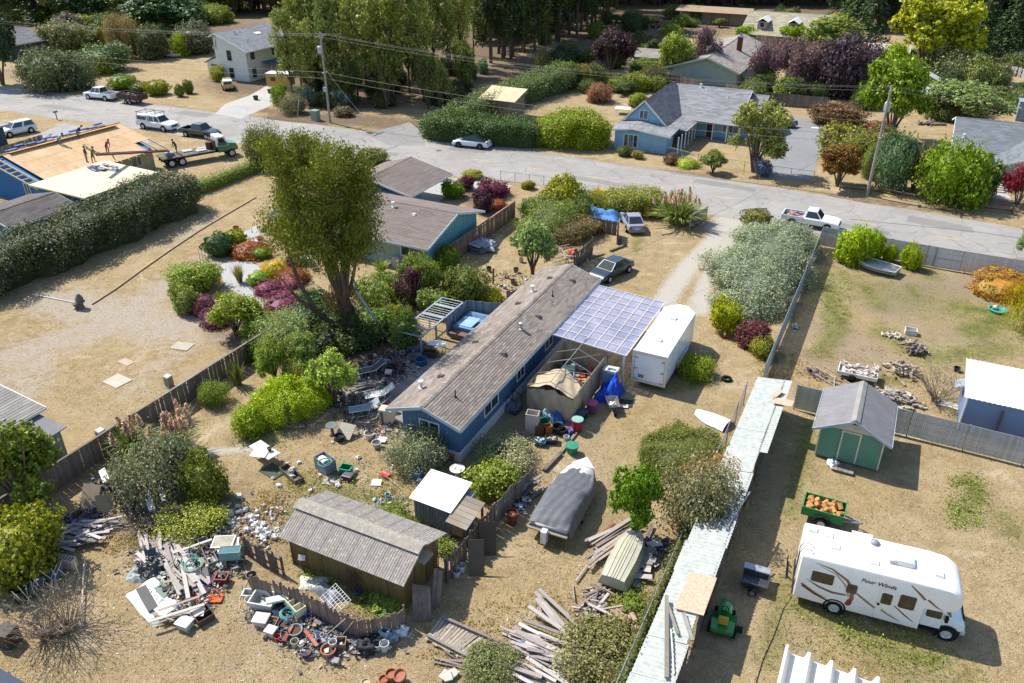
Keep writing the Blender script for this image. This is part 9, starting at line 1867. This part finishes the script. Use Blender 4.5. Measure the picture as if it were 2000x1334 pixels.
for x,r,y in((-.45,.25,.5),(.65,.18,.36)):
 for s in(-1,1):wheel(lm,x,s*y,r,.2,mat('rim_yellow','c8a83c',.5))
part(MB().loft([[(-.35,-.85,.2),(-.05,-.85,.2),(-.05,-.55,.2),(-.35,-.55,.2)],[(-.3,-.85,.36),(-.08,-.85,.36),(-.08,-.55,.32),(-.3,-.55,.32)]]),'discharge_chute',DARK,lm)
dc=thing('dump_cart','grey tipping yard cart lying in the shade','cart',P(1472,1145),ROTZ+.05);part(MB().loft([[(-.55,-.4,.2),(.55,-.4,.2),(.55,.4,.2),(-.55,.4,.2)],[(-.62,-.46,.55),(.62,-.46,.55),(.62,.46,.55),(-.62,.46,.55)],[(-.58,-.42,.55),(.58,-.42,.55),(.58,.42,.55),(-.58,.42,.55)],[(-.52,-.36,.24),(.52,-.36,.24),(.52,.36,.24),(-.52,.36,.24)]]),'tray',metal('5d6064'),dc);part(MB().slab([(-.6,.46,.56),(.6,.46,.56),(.6,.75,.66),(-.6,.75,.66)],.03),'tailgate',metal('aab0b4'),dc)
for s in(-1,1):wheel(dc,s*.0+.0,s*.0+s*.62,.2,.14,STEEL)
part(MB().beam((.2,.5,.3),(.45,1.3,.45),.05,.05),'drawbar',DARK,dc)
pl=lot_thing('shed_platform','low plank platform in front of the green shed door','platform',1,40)
for i in range(4):part(MB().box(.45+.28*i,.71+.28*i,39.55,40.15,.14,.18),'plank',wood('8d8478'),pl)
part(MB().box(.45,1.55,39.6,39.68,0,.14).box(.45,1.55,40.02,40.1,0,.14),'bearer',wood('6d655a'),pl);bag('white feed sack by the shed platform',1625,908,.36,'dcdce0',fl=.5)
ty=thing('old_tyre','old tyre lying on the dry grass','tyre',P(1419,742));part(MB().lathe([(.2,.02),(.33,.0),(.36,.08),(.33,.17),(.2,.15)],20,cap=False).lathe([(.2,.15),(.19,.08),(.2,.02)],20,cap=False),'tread',TYRE,ty,smooth=True)
cn=thing('traffic_cone','orange traffic cone by the dark red shrub','cone',P(1415,660));part(MB().lathe([(.14,.03),(.03,.68),(0,.69)],12),'body',plastic('d8704a'),cn,smooth=True);part(MB().box(-.2,.2,-.2,.2,0,.04),'base',plastic('c05a3c'),cn);part(MB().lathe([(.098,.28),(.07,.45)],12),'band',WHITE,cn)
# --- neighbour's yard: firewood
logs('split firewood piece in the largest heap of the yard','largest firewood heap',1757,728,62,(.3,.5),(.06,.1),['c4b09c','b09a88','d8c8b8','9a887c'],81,(1.5,1.2),.7);logs('grey split log in the heap against the slat fence','fence firewood heap',1752,780,58,(.3,.5),(.06,.1),['bdb4ac','a8a09a','cfc6bc'],82,(1.9,.9),.5);logs('dark stacked log in the farther heap','farther log heap',1780,685,30,(.5,1.1),(.06,.1),['8f7d70','a8988c','7a6a60'],83,(.9,.9),.6);logs('pale split log scattered in the yard middle','scattered pale logs',1742,657,18,(.3,.5),(.05,.09),['d8ccc0','c9bcae'],84,(1.0,.6),.15)
wc=lot_thing('wood_cart','white low trailer heaped with firewood','trailer',.65,50.6);
for q_ in((-.5,1.85,49.95,50.0,.35,.6),(-.5,1.85,51.2,51.25,.35,.6),(-.55,-.5,49.95,51.25,.35,.6),(1.85,1.9,49.95,51.25,.35,.6),(-.5,1.85,50.0,51.2,.32,.38)):part(MB().box(*q_),'panel',WHITE,wc)
for a in(49.88,51.32):o=link('wheel',_WH['gtw'][0],None,wc);o.location=(-.25,a-50.6,.26);o.scale=(.85,.85,.85);o.rotation_euler=(pi/2,0,0)
b_,a_=.65,50.6;p=W(b_,a_)
q=random.Random(85)
for i in range(46):
 o=link('firewood_piece',_bd['logd8c8b8']);o.location=W(-.3+2.0*q.random(),50.15+.95*q.random(),.5+.35*q.random());r=q.uniform(.06,.1);o.scale=(r,r*.8,q.uniform(.3,.45));o.rotation_euler=(pi/2,q.uniform(-.3,.3),q.uniform(0,6));tag(o,'split firewood piece heaped on the white trailer','firewood','firewood on the white trailer')
cabinet('white-rimmed empty box among the scattered logs',1778,652,.8,.6,.4,'cfc9c0','wooden_box',0,.1)
boards('thin pole or lath beside the slat fence','laths by slat fence',[(1625,745),(1615,735),(1650,750)],10,(1.2,2.2),(.05,.09),['c9b8a4','b5a490'],-.6,86,.1,.5,.3);junk('dark garden bits by the slat fence corner','fence corner bits',[(1585,728),(1600,735)],9,87,['3b3b3e','6d4a5c','8a8480'],(.15,.35),.15,.5);sheet('pale plywood sheet lying by the blue-grey workshop',1852,790,1.6,.7,'cfc8b4','plywood_sheet',.04,-.1)
sb=thing('sand_box','turquoise turtle sandbox by the willow','sand box',P(1948,608));part(MB().lathe([(.55,0),(.68,.2),(.6,.22),(.5,.08),(0,.08)],18),'body',plastic('3fb09a'),sb,auto=40);part(MB().lathe([(.22,.1),(.2,.3),(0,.36)],12,(-.1,.2,.05)),'head',plastic('d5d8d0'),sb,smooth=True)
bucket('black pot in the orange flower bed',1915,570,.28,.35,'2c2c30','tub',handle=False);bag('grey stone by the black pot',1941,573,.32,'8f8a86','boulder',cat='boulder');pot('white pot among the orange flowers',1968,580,.2,.3,'d9d5cc');bucket('dark pail beside the workshop',1868,725,.22,.3,'3a3436','pail');bag('white bag at the shaded slat fence',1552,640,.28,'b8bcc0')
logs('log in the low row by the bungalow lawn','logs on bungalow lawn',1810,243,10,(1.5,2.5),(.12,.18),['8c7a68'],88,(1.4,.3),.2)
# --- dry gravel lot
for i,(u,v)in enumerate(((332,755),(201,862))):
 o=thing('utility_pedestal',['grey utility pedestal with pale top near the fence centre','pale utility pedestal by the pampas grass'][i],'pedestal',P(u,v),ROTZ);part(MB().box(-.2,.2,-.2,.2,0,.75),'cabinet',mat('pedestal_grey','8d8a80',.6),o);part(MB().loft([[(-.23,-.23,.75),(.23,-.23,.75),(.23,.23,.75),(-.23,.23,.75)],[(-.2,-.2,.85),(.2,-.2,.82),(.2,.2,.82),(-.2,.2,.85)]]),'cap',mat('pedestal_cap','b9b6ae',.6),o);part(MB().box(-.28,.28,-.28,.28,0,.06),'base',mat('pedestal_base','a39a88',.8),o)
sheet('bare square concrete pad on the dry lot',229,744,1.5,1.2,'b5ac9c','concrete_pad',.025,-.1,th=.04);sheet('round-cornered concrete pad nearer the garden',356,676,1.4,1.0,'aaa294','concrete_pad',.025,.2,th=.04);sheet('small cracked concrete slab on the dry lot',246,707,1.1,.6,'b0a08c','concrete_pad',.02,-.1,th=.03)
st=thing('stone_lantern','weathered stone garden lantern on the dry lot','garden ornament',P(160,602));GR=mat('weathered_stone','6d6a60',.9,.25,6);part(MB().lathe([(.3,0),(.22,.1),(.16,.5),(.28,.6),(.3,.9),(.22,1.0),(.12,1.2),(0,1.25)],8),'shaft',GR,st);part(MB().lathe([(.38,.55),(.4,.62),(.2,.68)],8),'shelf',GR,st)
o=thing('stone_urn','small stone urn beside the garden lantern','garden ornament',P(151,603));part(MB().lathe([(.2,0),(.12,.12),(.26,.4),(.3,.46),(.2,.46),(0,.4)],12),'bowl',GR,o,smooth=True);part(MB().box(-.2,.2,-.2,.2,0,.05),'base',GR,o)
timber('white pole lying on the dry lot',(63,576),(147,592),.09,.08,'dcd8d0',0,'pole');
ed=[(180,594),(225,565),(280,525),(330,490),(390,450),(440,420),(500,385)]
single(MB().tube([P(u,v,.06)for u,v in ed],.07,6),'edging_pipe',mat('edging_tan','b59a74',.8,.15),'long tan edging pipe along the dry lot','edging')
# --- garden furniture and ornaments
o=thing('trellis','thin wooden trellis stakes by the azalea','trellis',P(402,522),ROTZ)
for i in range(4):part(MB().cyl((-.5+.33*i,0,0),(-.55+.36*i,.05,1.6),.02,n=5),'stake',wood('6d655a'),o)
for z in(.6,1.1):part(MB().cyl((-.55,0,z),(.55,0,z),.015,n=5),'cross_bar',wood('6d655a'),o)
chair('pale blue garden chair under the eucalyptus',612,524,'a9c4d8',.6);folding_table('white garden table beside the blue chair',596,516,1.0,.8,.7,.4,'dfe2e2');bag('blue-glazed garden ornament by the purple mound',383,590,.3,'4f8cb0','glazed_ornament',fl=1.5,cat='ornament');pot('small stone trough by the yew',478,498,.25,.3,'8f8f90')
pot('terracotta owl-shaped pot near the golden yew',462,452,.28,.5,'9c5a3c')
for i,(u,v)in enumerate(((508,468),(515,452))):bag(['dark rock on the garden path edge','small dark rock at the path bend'][i],u,v,.3,'4c4a4a','garden_stone',cat='stone')
o=lot_thing('shingle_stack','stack of grey roof shingles under plastic by the board fence','shingle stack',*LB(940,488));b,a=LB(940,488);q=random.Random(91)
for i in range(16):part(MB().cbox((b+q.uniform(-.3,.3),a+q.uniform(-.35,.35),.06+.05*i),(q.uniform(1.0,1.5),q.uniform(1.2,1.7),.045),q.uniform(-.4,.4)),'shingle_bundle',mat('stacked_shingle','8f99a5',.7,.2),o)
heap('grey plastic thrown over the shingle stack',950,484,1.6,1.4,1.0,'a5adb4','plastic_cover',.3,.25);q=random.Random(92)
for i,(u,v,c)in enumerate(((1016,498,'a85f3c'),(1018,512,'c9bca8'),(1008,532,'6d5a48'),(955,530,'5a4638'),(1002,555,'8a6a54'),(1025,490,'8c5a3c'))):bucket(['rusty pot','pale stump','brown stump','dark stake base','brown pail','small rusty pot'][i]+' in the garden beside the slim-stemmed tree',u,v,.22,.4,c,'garden_pot',handle=False,cat='pot')
single(MB().cyl((0,0,0),(.05,0,1.4),.07,n=8),'garden_stake',wood('57493f'),'dark stake in the rough garden behind the home','stake',P(963,555))
junk('pale garden ornaments on the rough grass behind the home','rough garden ornaments',[(985,540),(1000,560),(975,560),(1010,545)],18,93,['d8d4cc','a8806a','8f8a86','6d7a4c'],(.15,.4),.1,1.0);board_fence('board_screen','tiny grey fence stub behind the hot tub',[(-25.2,50.4),(-24.2,51.2)],.9,GW,.16,.1,seed=33)
# --- left corner pile
chair('white plastic chair tipped on the corner timber pile',128,1055,'dcdad4',.4,.25,.9);chair('teal plastic chair on the corner timber pile',104,1030,'2f7f80',-.3,.3);chair('second white chair under the teal one',108,1045,'d0d2d4',1.2,.1)
boards('grey plank in the corner timber pile','corner timber pile',[(140,1050),(160,1040),(175,1050),(190,1030),(150,1065),(120,1070),(200,1035)],40,(1.2,2.8),(.1,.2),['b8b0b0','9c949a','c9c2c0','85807f'],.55,95,.45,.5,.4);sheet('tan door leaning behind the corner pile',176,970,1.0,1.3,'a5907e','door_panel',.6,.3,.9);sheet('second door behind the tan one',205,985,.8,1.1,'8f8468','door_panel',.5,.9,.9);sheet('white board on the fence stub by the buddleia',203,928,1.2,.35,'dcdce4','board_sheet',.9,-.5,.3);sheet('long white shelf on the broken fence',290,975,1.9,.3,'e4e2e8','shelf_board',.85,-.55);sheet('second white shelf behind the first',315,960,1.7,.25,'d5d2da','shelf_board',.8,-.6)
junk('dark clutter under the corner timber','corner clutter',[(165,1030),(185,1010),(200,1000),(150,1020),(215,960),(205,950)],40,96,['3b3f4c','57504c','2c4a5c','8a8490','3a3436','5a4a78'],(.15,.5),.4,.7);cabinet('cream ribbed radiator box by the yellow shrub',128,1105,1.2,.35,.55,'c9b8a4','radiator',0,.25,cells=7);sheet('blue-grey panel leaning by the radiator',106,1118,.7,.8,'5f7486','panel_sheet',.3,.2,.7)
cabinet('dark oven box at the frame edge',20,1255,.7,.7,.8,'4a4640','oven_box',0,.2,open_=False);timber('long bare pale branch across the brush heap',(160,1230),(168,1090),.06,.06,'c9bfb0',.2,'branch');bucket('dark green wheelie tub under the yellow shrub',45,1170,.4,.7,'2c4a3c','tub',handle=False);bag('grey tarp bundle at the brush heap',60,1150,.6,'4a6066','tarp_bundle',cat='bundle')
dk_=lot_thing('dark_corner_shed','dark shed roof corner at the bottom edge','shed',*LB(0,1350));b,a=LB(0,1345,1.6);part(MB().slab([(b-3,a-3,1.5),(b+1.6,a-3,1.5),(b+1.6,a+.6,1.6),(b-3,a+.6,1.6)],.08),'roof',mat('dark_roof','3c4656',.8),dk_);part(MB().box(b-2.9,b+1.4,a-2.9,a+.4,0,1.5),'wall',mat('dark_wall','4a4440',.8),dk_)
# --- street furniture
o=thing('mail_box','roadside mailbox on a post at the neighbour driveway','mailbox',P(112,234),ROTZ);part(MB().box(-.05,.05,-.05,.05,0,1.0),'post',wood('6d6258'),o);part(MB().loft([[(-.12,y,1.0),(.12,y,1.0),(.12,y,1.18),(.06,y,1.26),(-.06,y,1.26),(-.12,y,1.18)]for y in(-.3,.3)]),'box',mat('mailbox_grey','8d9296',.5),o)
o=thing('utility_box','green utility cabinet at the road verge','utility box',P(617,235),ROTZ);part(MB().box(-.5,.5,-.45,.45,.1,1.35),'cabinet',mat('utility_green','7d9484',.6),o);part(MB().box(-.58,.58,-.52,.52,0,.12),'pad',mat('pad_concrete','a8a296',.85),o);part(MB().box(-.54,.54,-.49,.49,1.35,1.42),'lid',mat('utility_green','7d9484'),o)
o=thing('camper_shell','ochre camper trailer with white roof by the farmhouse','camper',P(550,172),ROTZ+.3);part(MB().loft([rrect(-2,1.05,.5,2.4,.15),rrect(2,1.05,.5,2.4,.15)]),'body',mat('ochre_panel','b8924c',.6),o);part(MB().box(-2.05,2.05,-1.1,1.1,2.4,2.48),'roof',WHITE,o);part(MB().box(-1.2,-.4,-1.08,-1.04,1.3,1.9),'window',CARGLASS,o);wheel(o,0,-1.0,.33);wheel(o,0,1.0,.33)
o=thing('beached_dinghy','pale dinghy on the back lawn by the scrub','boat',P(338,112),-.3);part(MB().loft(hull([(-1.9,.8,.1,.7),(-.5,.95,.05,.7),(.8,.8,.08,.72),(1.7,.2,.3,.8),(1.9,.03,.5,.82)])),'hull',mat('dinghy_grey','b5b0a8',.6),o,smooth=True);part(MB().box(-.2,.1,-.9,.9,.6,.65),'thwart',wood('8a8078'),o)
bucket('black waste bin in the dry paddock',1778,172,.5,1.1,'2c2c2e','bin',handle=False);sheet('white tarp scrap on the asphalt driveway',1597,250,1.6,.8,'c9ccd0','tarp_scrap',.06,.2);folding_table('white patio table behind the blue house',1216,222,2.2,1.6,.8,.2,'e6e6e4');sheet('white boat-like cover behind the plum trees',1452,150,2.6,1.2,'d3d0c8','cover_sheet',1.0,.1);cabinet('pale chest beyond the fig tree',1952,215,5,1.4,.6,'c4c0a4','raised_bed',0,-.1)
for i,(u,v)in enumerate(((500,195),(528,182))):bucket(['dark planter at the farmhouse driveway','second dark planter by the camper'][i],u,v,.4,.6,'3a4436','planter',handle=False)
# --- roofing bundles on the house
q=random.Random(99)
for i in range(22):
 m=MB().cbox((0,0,.07),(.36,.95,.13));o=single(m,'shingle_bundle',mat('pack_blue','4a5f9c',.5,.25,3,island=.3),'blue-wrapped shingle bundle stacked along the bare roof ridge','shingle bundle',W(-83.5+.45*(i%2)-.2,51+12*(i//2)/11,4.46+.12*(i%3)),ROTZ+q.uniform(-.1,.1),group='ridge shingle bundles')
for i in range(12):single(MB().cbox((0,0,.06),(.95,.34,.1)),'shingle_bundle',mat('pack_grey','8c93a5',.5,.2,3),'grey shingle bundle lying on the white lower roof','shingle bundle',W(-74.5+q.uniform(-1.6,1.2),54.8+q.uniform(-.9,.9),2.62+.1*(i%3)),ROTZ+q.uniform(-.3,.3),group='lower roof bundles')
timber('dark board lying on the bare plywood roof',(97,327),(115,312),.3,.05,'6d6258',3.1)
# ------------------------------------------------------------------ people: one skinned body each, clothes as zones of that surface
def person(label,loc,rz,shirt,trousers,lean=0,arms=((.12,.30,1.12),(.28,.22,1.0)),arms2=None,stance=.12,stoop=0,hat=None,skin='b08468'):
 J={};E=[]
 def add(n,p,par,r):J[n]=(Vector(p),r);(par is not None)and E.append((par,n))
 add('pelvis',(0,0,.93),None,.15);add('spine',(0,0,1.14),'pelvis',.14);add('chest',(.01,0,1.34),'spine',.16);add('neck',(.01,0,1.49),'chest',.06);add('jaw',(.03,0,1.56),'neck',.075);add('head',(.03,0,1.66),'jaw',.10);add('crown',(.01,0,1.74),'head',.07);add('nose',(.14,0,1.64),'head',.018)
 for s,nm in((1,'l'),(-1,'r')):
  e,w_=(arms if s>0 or arms2 is None else arms2)
  add(nm+'sh',(0,s*.19,1.41),'chest',.075);add(nm+'el',(e[0],s*e[1],e[2]),nm+'sh',.052);add(nm+'wr',(w_[0],s*w_[1],w_[2]),nm+'el',.036)
  d=(Vector((w_[0],s*w_[1],w_[2]))-Vector((e[0],s*e[1],e[2]))).normalized();wv=Vector((w_[0],s*w_[1],w_[2]));add(nm+'pa',wv+d*.08,nm+'wr',.036);side=d.cross(Vector((0,0,1))).normalized()if abs(d.z)<.95 else Vector((0,1,0))
  for k in range(4):add(nm+'f%d'%k,wv+d*(.15+.02*(k in(1,2)))+side*(k-1.5)*.022+Vector((0,0,-.015)),nm+'pa',.011)
  add(nm+'th',wv+d*.07+side*.055,nm+'wr',.013)
  add(nm+'hip',(0,s*.10,.88),'pelvis',.10);add(nm+'kn',(.06*(stoop>0)+.05*s*(stance>.15),s*stance,.48),nm+'hip',.068);add(nm+'an',(-.02+.06*s*(stance>.15),s*stance*1.1,.09),nm+'kn',.045);add(nm+'toe',(.17+.06*s*(stance>.15),s*stance*1.2,.05),nm+'an',.042)
 up={n for n in J if n[-1]not in 'pn' or n in('crown',)}-{'lhip','rhip','lkn','rkn','lan','ran','ltoe','rtoe','pelvis'}
 R=Matrix.Rotation(lean,3,'Y');pv=Vector((0,0,.93))
 for n in up:p,r=J[n];J[n]=(pv+R@(p-pv),r)
 names=list(J);ix={n:i for i,n in enumerate(names)}
 me=bpy.data.meshes.new('person_skin');me.from_pydata([tuple(J[n][0])for n in names],[(ix[a],ix[b])for a,b in E],[]);tmp=bpy.data.objects.new('person_tmp',me);COL.objects.link(tmp)
 md=tmp.modifiers.new('skin','SKIN');sv=me.skin_vertices[0].data
 for n in names:sv[ix[n]].radius=(J[n][1],)*2
 sv[ix['pelvis']].use_root=True;tmp.modifiers.new('sub','SUBSURF').levels=1
 bpy.context.view_layer.update();dg=bpy.context.evaluated_depsgraph_get();nm_=bpy.data.meshes.new_from_object(tmp.evaluated_get(dg));bpy.data.objects.remove(tmp)
 nm_.name='person';nm_.materials.clear()
 for m in(mat('skin_'+skin,skin,.6,.08),cloth(shirt),cloth(trousers),mat('boots','3a2f28',.8)):nm_.materials.append(m)
 low={'pelvis','lhip','rhip','lkn','rkn'};foot={'lan','ran','ltoe','rtoe'};shirtj={'spine','chest','lsh','rsh','lel','rel'}
 for f in nm_.polygons:
  c=f.center;n=min(J,key=lambda k:(J[k][0]-c).length-J[k][1]*.5);f.material_index=2 if n in low else 3 if n in foot else 1 if n in shirtj else 0;f.use_smooth=True
 o=link('person',nm_);o.location=loc;o.rotation_euler=(0,0,rz);tag(o,label,'person')
 h=J['head'][0];hm=MB();hm.lathe([(.115,-.02),(.118,.05),(.09,.1),(0,.125)],12,tuple(h+Vector((-.012,0,.02))))
 if hat:hm.cbox(tuple(h+Vector((.12,0,.03))),(.12,.15,.015));link('hat',hm.mesh('hat',True),cloth(hat),o)
 else:link('hair',hm.mesh('hair',True),mat('dark_hair','2c241e',.8),o)
 return o
def roof_z(b):return 4.46-abs(b+83.1)*.295
def roofer(label,u,v,face,*a,**k):
 b,aa=LB(u,v,3.4)
 for _ in range(4):z=roof_z(b);b,aa=LB(u,v,z)
 return person(label,W(b,aa,z),face,*a,**k)
roofer('roofer in dark shirt and grey trousers raising one arm',171,318,.2,'4c4844','8a8078',0,((.05,.26,1.15),(.1,.22,.95)),((.15,.3,1.5),(.2,.32,1.78)),hat='2c2a28')
roofer('roofer in olive-yellow shirt steadying the red conveyor',184,318,.05,'7a7a34','4c5058',.25,((.25,.22,1.2),(.48,.14,1.18)),stance=.18,hat='3a3a34')
roofer('roofer in a red shirt bending at the conveyor end',211,300,-.3,'b83a3c','4c4c54',.65,((.2,.22,1.15),(.35,.16,.95)),stance=.14,stoop=1)
roofer('roofer in pale teal shirt stooping at the ridge',117,288,.6,'8fc0b8','5f6670',.85,((.18,.22,1.1),(.3,.18,.85)),stance=.2,stoop=1)
roofer('roofer in black bending over the ridge bundles',154,272,.4,'3a3a40','4a4a52',.9,((.18,.22,1.1),(.3,.18,.85)),stance=.2,stoop=1,hat='2c2c2c')
person('worker in dark clothes on the flatbed by the conveyor',mi@Vector((-2.4,.35,1.19)),hd+3.3 if 0 else ft.rotation_euler.z+3.3,'34343a','4a4e58',.4,((.2,.22,1.15),(.38,.16,1.05)),stance=.16,stoop=1)
# ------------------------------------------------------------------ lettering to real meshes
for o in[o for o in bpy.data.objects if o.type=='FONT']:
 bpy.context.view_layer.update();me=bpy.data.meshes.new_from_object(o.evaluated_get(bpy.context.evaluated_depsgraph_get()));n=link('lettering',me,None,o.parent);n.location=o.location;n.rotation_euler=o.rotation_euler;bpy.data.objects.remove(o)
# ------------------------------------------------------------------ dry grass tufts over the near lots
def grass():
 g=np.random.default_rng(77);n=70000
 v=240+1100*g.random(n)**.75;u=g.uniform(-40,2040,n)
 x,y=(u-1000)/FPX,(667-v)/FPX;dy,dz=cos(PITCH)+y*sin(PITCH),-sin(PITCH)+y*cos(PITCH);t=-CAM_H/dz;X,Y=x*t,dy*t
 b,a=X*CB+Y*SB,X*CA+Y*SA
 ok=(a<75.5)
 for r in((-22.8,-18,30,52),(-21.9,-15.5,20.5,24),(-18.3,-15,25,28),(-.7,2.8,40.4,44.4),(-55.5,-33.3,51.9,62),(-50,-41.6,62,70.5),(-92,-69,40,64.5),(-28.6,-22.3,32.6,40.5),(-26.6,-23.8,43.7,46.6),(-12.6,-10.2,43,50.8),(-52,-38.6,18.5,25)):ok&=~((b>r[0])&(b<r[1])&(a>r[2])&(a<r[3]))
 gi=np.clip(np.searchsorted(gx,X)-1,0,len(gx)-1);gj=np.clip(np.searchsorted(gy,Y)-1,0,len(gy)-1)
 ok&=ATT['gravel'][gj,gi]<.35;ok&=g.random(n)>ATT['grey'][gj,gi]*.75
 X,Y,gr=X[ok],Y[ok],ATT['green'][gj,gi][ok];n=len(X);V=[]
 for k in range(3):
  an=g.uniform(0,6.28,n);h=g.uniform(.015,.05,n)*(1+gr*.8);wd=g.uniform(.012,.03,n);ln=g.uniform(0,.08,n);ox,oy=g.normal(0,.03,n),g.normal(0,.03,n)
  p=np.stack([X+ox-np.sin(an)*wd,Y+oy+np.cos(an)*wd,np.zeros(n)],1);q=np.stack([X+ox+np.sin(an)*wd,Y+oy-np.cos(an)*wd,np.zeros(n)],1);r=np.stack([X+ox+np.cos(an)*ln,Y+oy+np.sin(an)*ln,h],1);V.append((np.stack([p,q,r],1),gr))
 for nm,lo,hi,c0,c1 in(('dry_grass',-1,.4,(.30,.22,.11),(.52,.43,.27)),('green_grass',.4,9,(.10,.13,.03),(.28,.27,.09))):
  T=np.concatenate([v_[(g_>=lo)&(g_<hi)]for v_,g_ in V]).reshape(-1,3)
  nn=N(nm);r=nn.n('NewGeometry').outputs['Random Per Island'];m=nn.done(nn.bsdf(nn.mix(r,c0,c1),.9,0,.1))
  o=link(nm,quads_mesh(nm,T,3),m);o['kind']='stuff';tag(o,{'dry_grass':'short dry straw-coloured grass across the lots','green_grass':'patches of short green grass in the lots'}[nm],'grass')
grass()
# ------------------------------------------------------------------ low weeds and litter flakes that nobody could count
def weeds(name,label,regs,n,size,hexs,seed,h=.12):
 g=np.random.default_rng(seed);C=[]
 for u0,v0,u1,v1 in regs:
  k=n//len(regs)//12
  for cu,cv in zip(g.uniform(u0,u1,k),g.uniform(v0,v1,k)):
   p=P(cu,cv);r=g.uniform(.08,.35);C.append(np.c_[p.x+g.normal(0,r,12),p.y+g.normal(0,r,12),np.abs(g.normal(0,h,12))+.01])
 C=np.concatenate(C);o=link(name,quads_mesh(name,leaf_quads(C,norm(g.normal(size=C.shape)*.6+np.array([0,0,.8])),size,.55,0,g)),LEAF);o.color=leafcol(hexs,.85);o['kind']='stuff';tag(o,label,'weeds')
weeds('low_weeds','low green weeds in the near yards',[(555,925,800,1000),(600,1090,660,1150),(700,1150,790,1205),(1600,530,1660,640),(1330,690,1400,750),(1850,930,1920,1030),(1560,1180,1850,1300),(470,790,560,880),(270,1010,460,1070),(1190,1140,1260,1210)],15000,.09,'8d9a48',5)
weeds('dry_weeds','dry straw-coloured weeds in the near yards',[(540,900,800,1010),(200,1000,330,1080),(500,960,560,1060),(1000,1150,1250,1330),(1480,690,1560,740),(1380,880,1480,1000),(820,1180,1000,1300),(1560,680,1800,760)],14000,.08,'a8935c',6,.08)
def litter():
 g=random.Random(9);M={}
 for i in range(2600):
  u,v=g.choice([(g.uniform(540,900),g.uniform(840,1000)),(g.gauss(350,90),g.gauss(1140,60)),(g.gauss(620,110),g.gauss(1240,40)),(g.uniform(0,700),g.uniform(1150,1330)),(g.gauss(740,40),g.gauss(800,45)),(g.gauss(1090,70),g.gauss(1240,60)),(g.gauss(1180,50),g.gauss(1130,60)),(g.uniform(1000,1350),g.uniform(780,1100))])
  b,a=LB(u,v)
  if(-21.9<b<-15.5 and 20.5<a<23.8)or(-22.4<b<-18.5 and 31<a<51)or v<700:continue
  c=g.choice(['d8d2c8','b5a898','8c7c68','6a5c4c','75685a','a5907c','c9b8a0']);s=g.uniform(.02,.065);M.setdefault(c,MB()).cbox(P(u,v,.012+s*.1),(s*g.uniform(.6,2.6),s*g.uniform(.4,1),s*.25),g.uniform(0,6),g.uniform(-.3,.3))
 for c,m in M.items():o=link('litter_flakes',m.mesh('litter_flakes'),mat('flake_'+c,c,.85,.2,4));o['kind']='stuff';tag(o,'small chips and scraps littering the yard','litter')
litter()
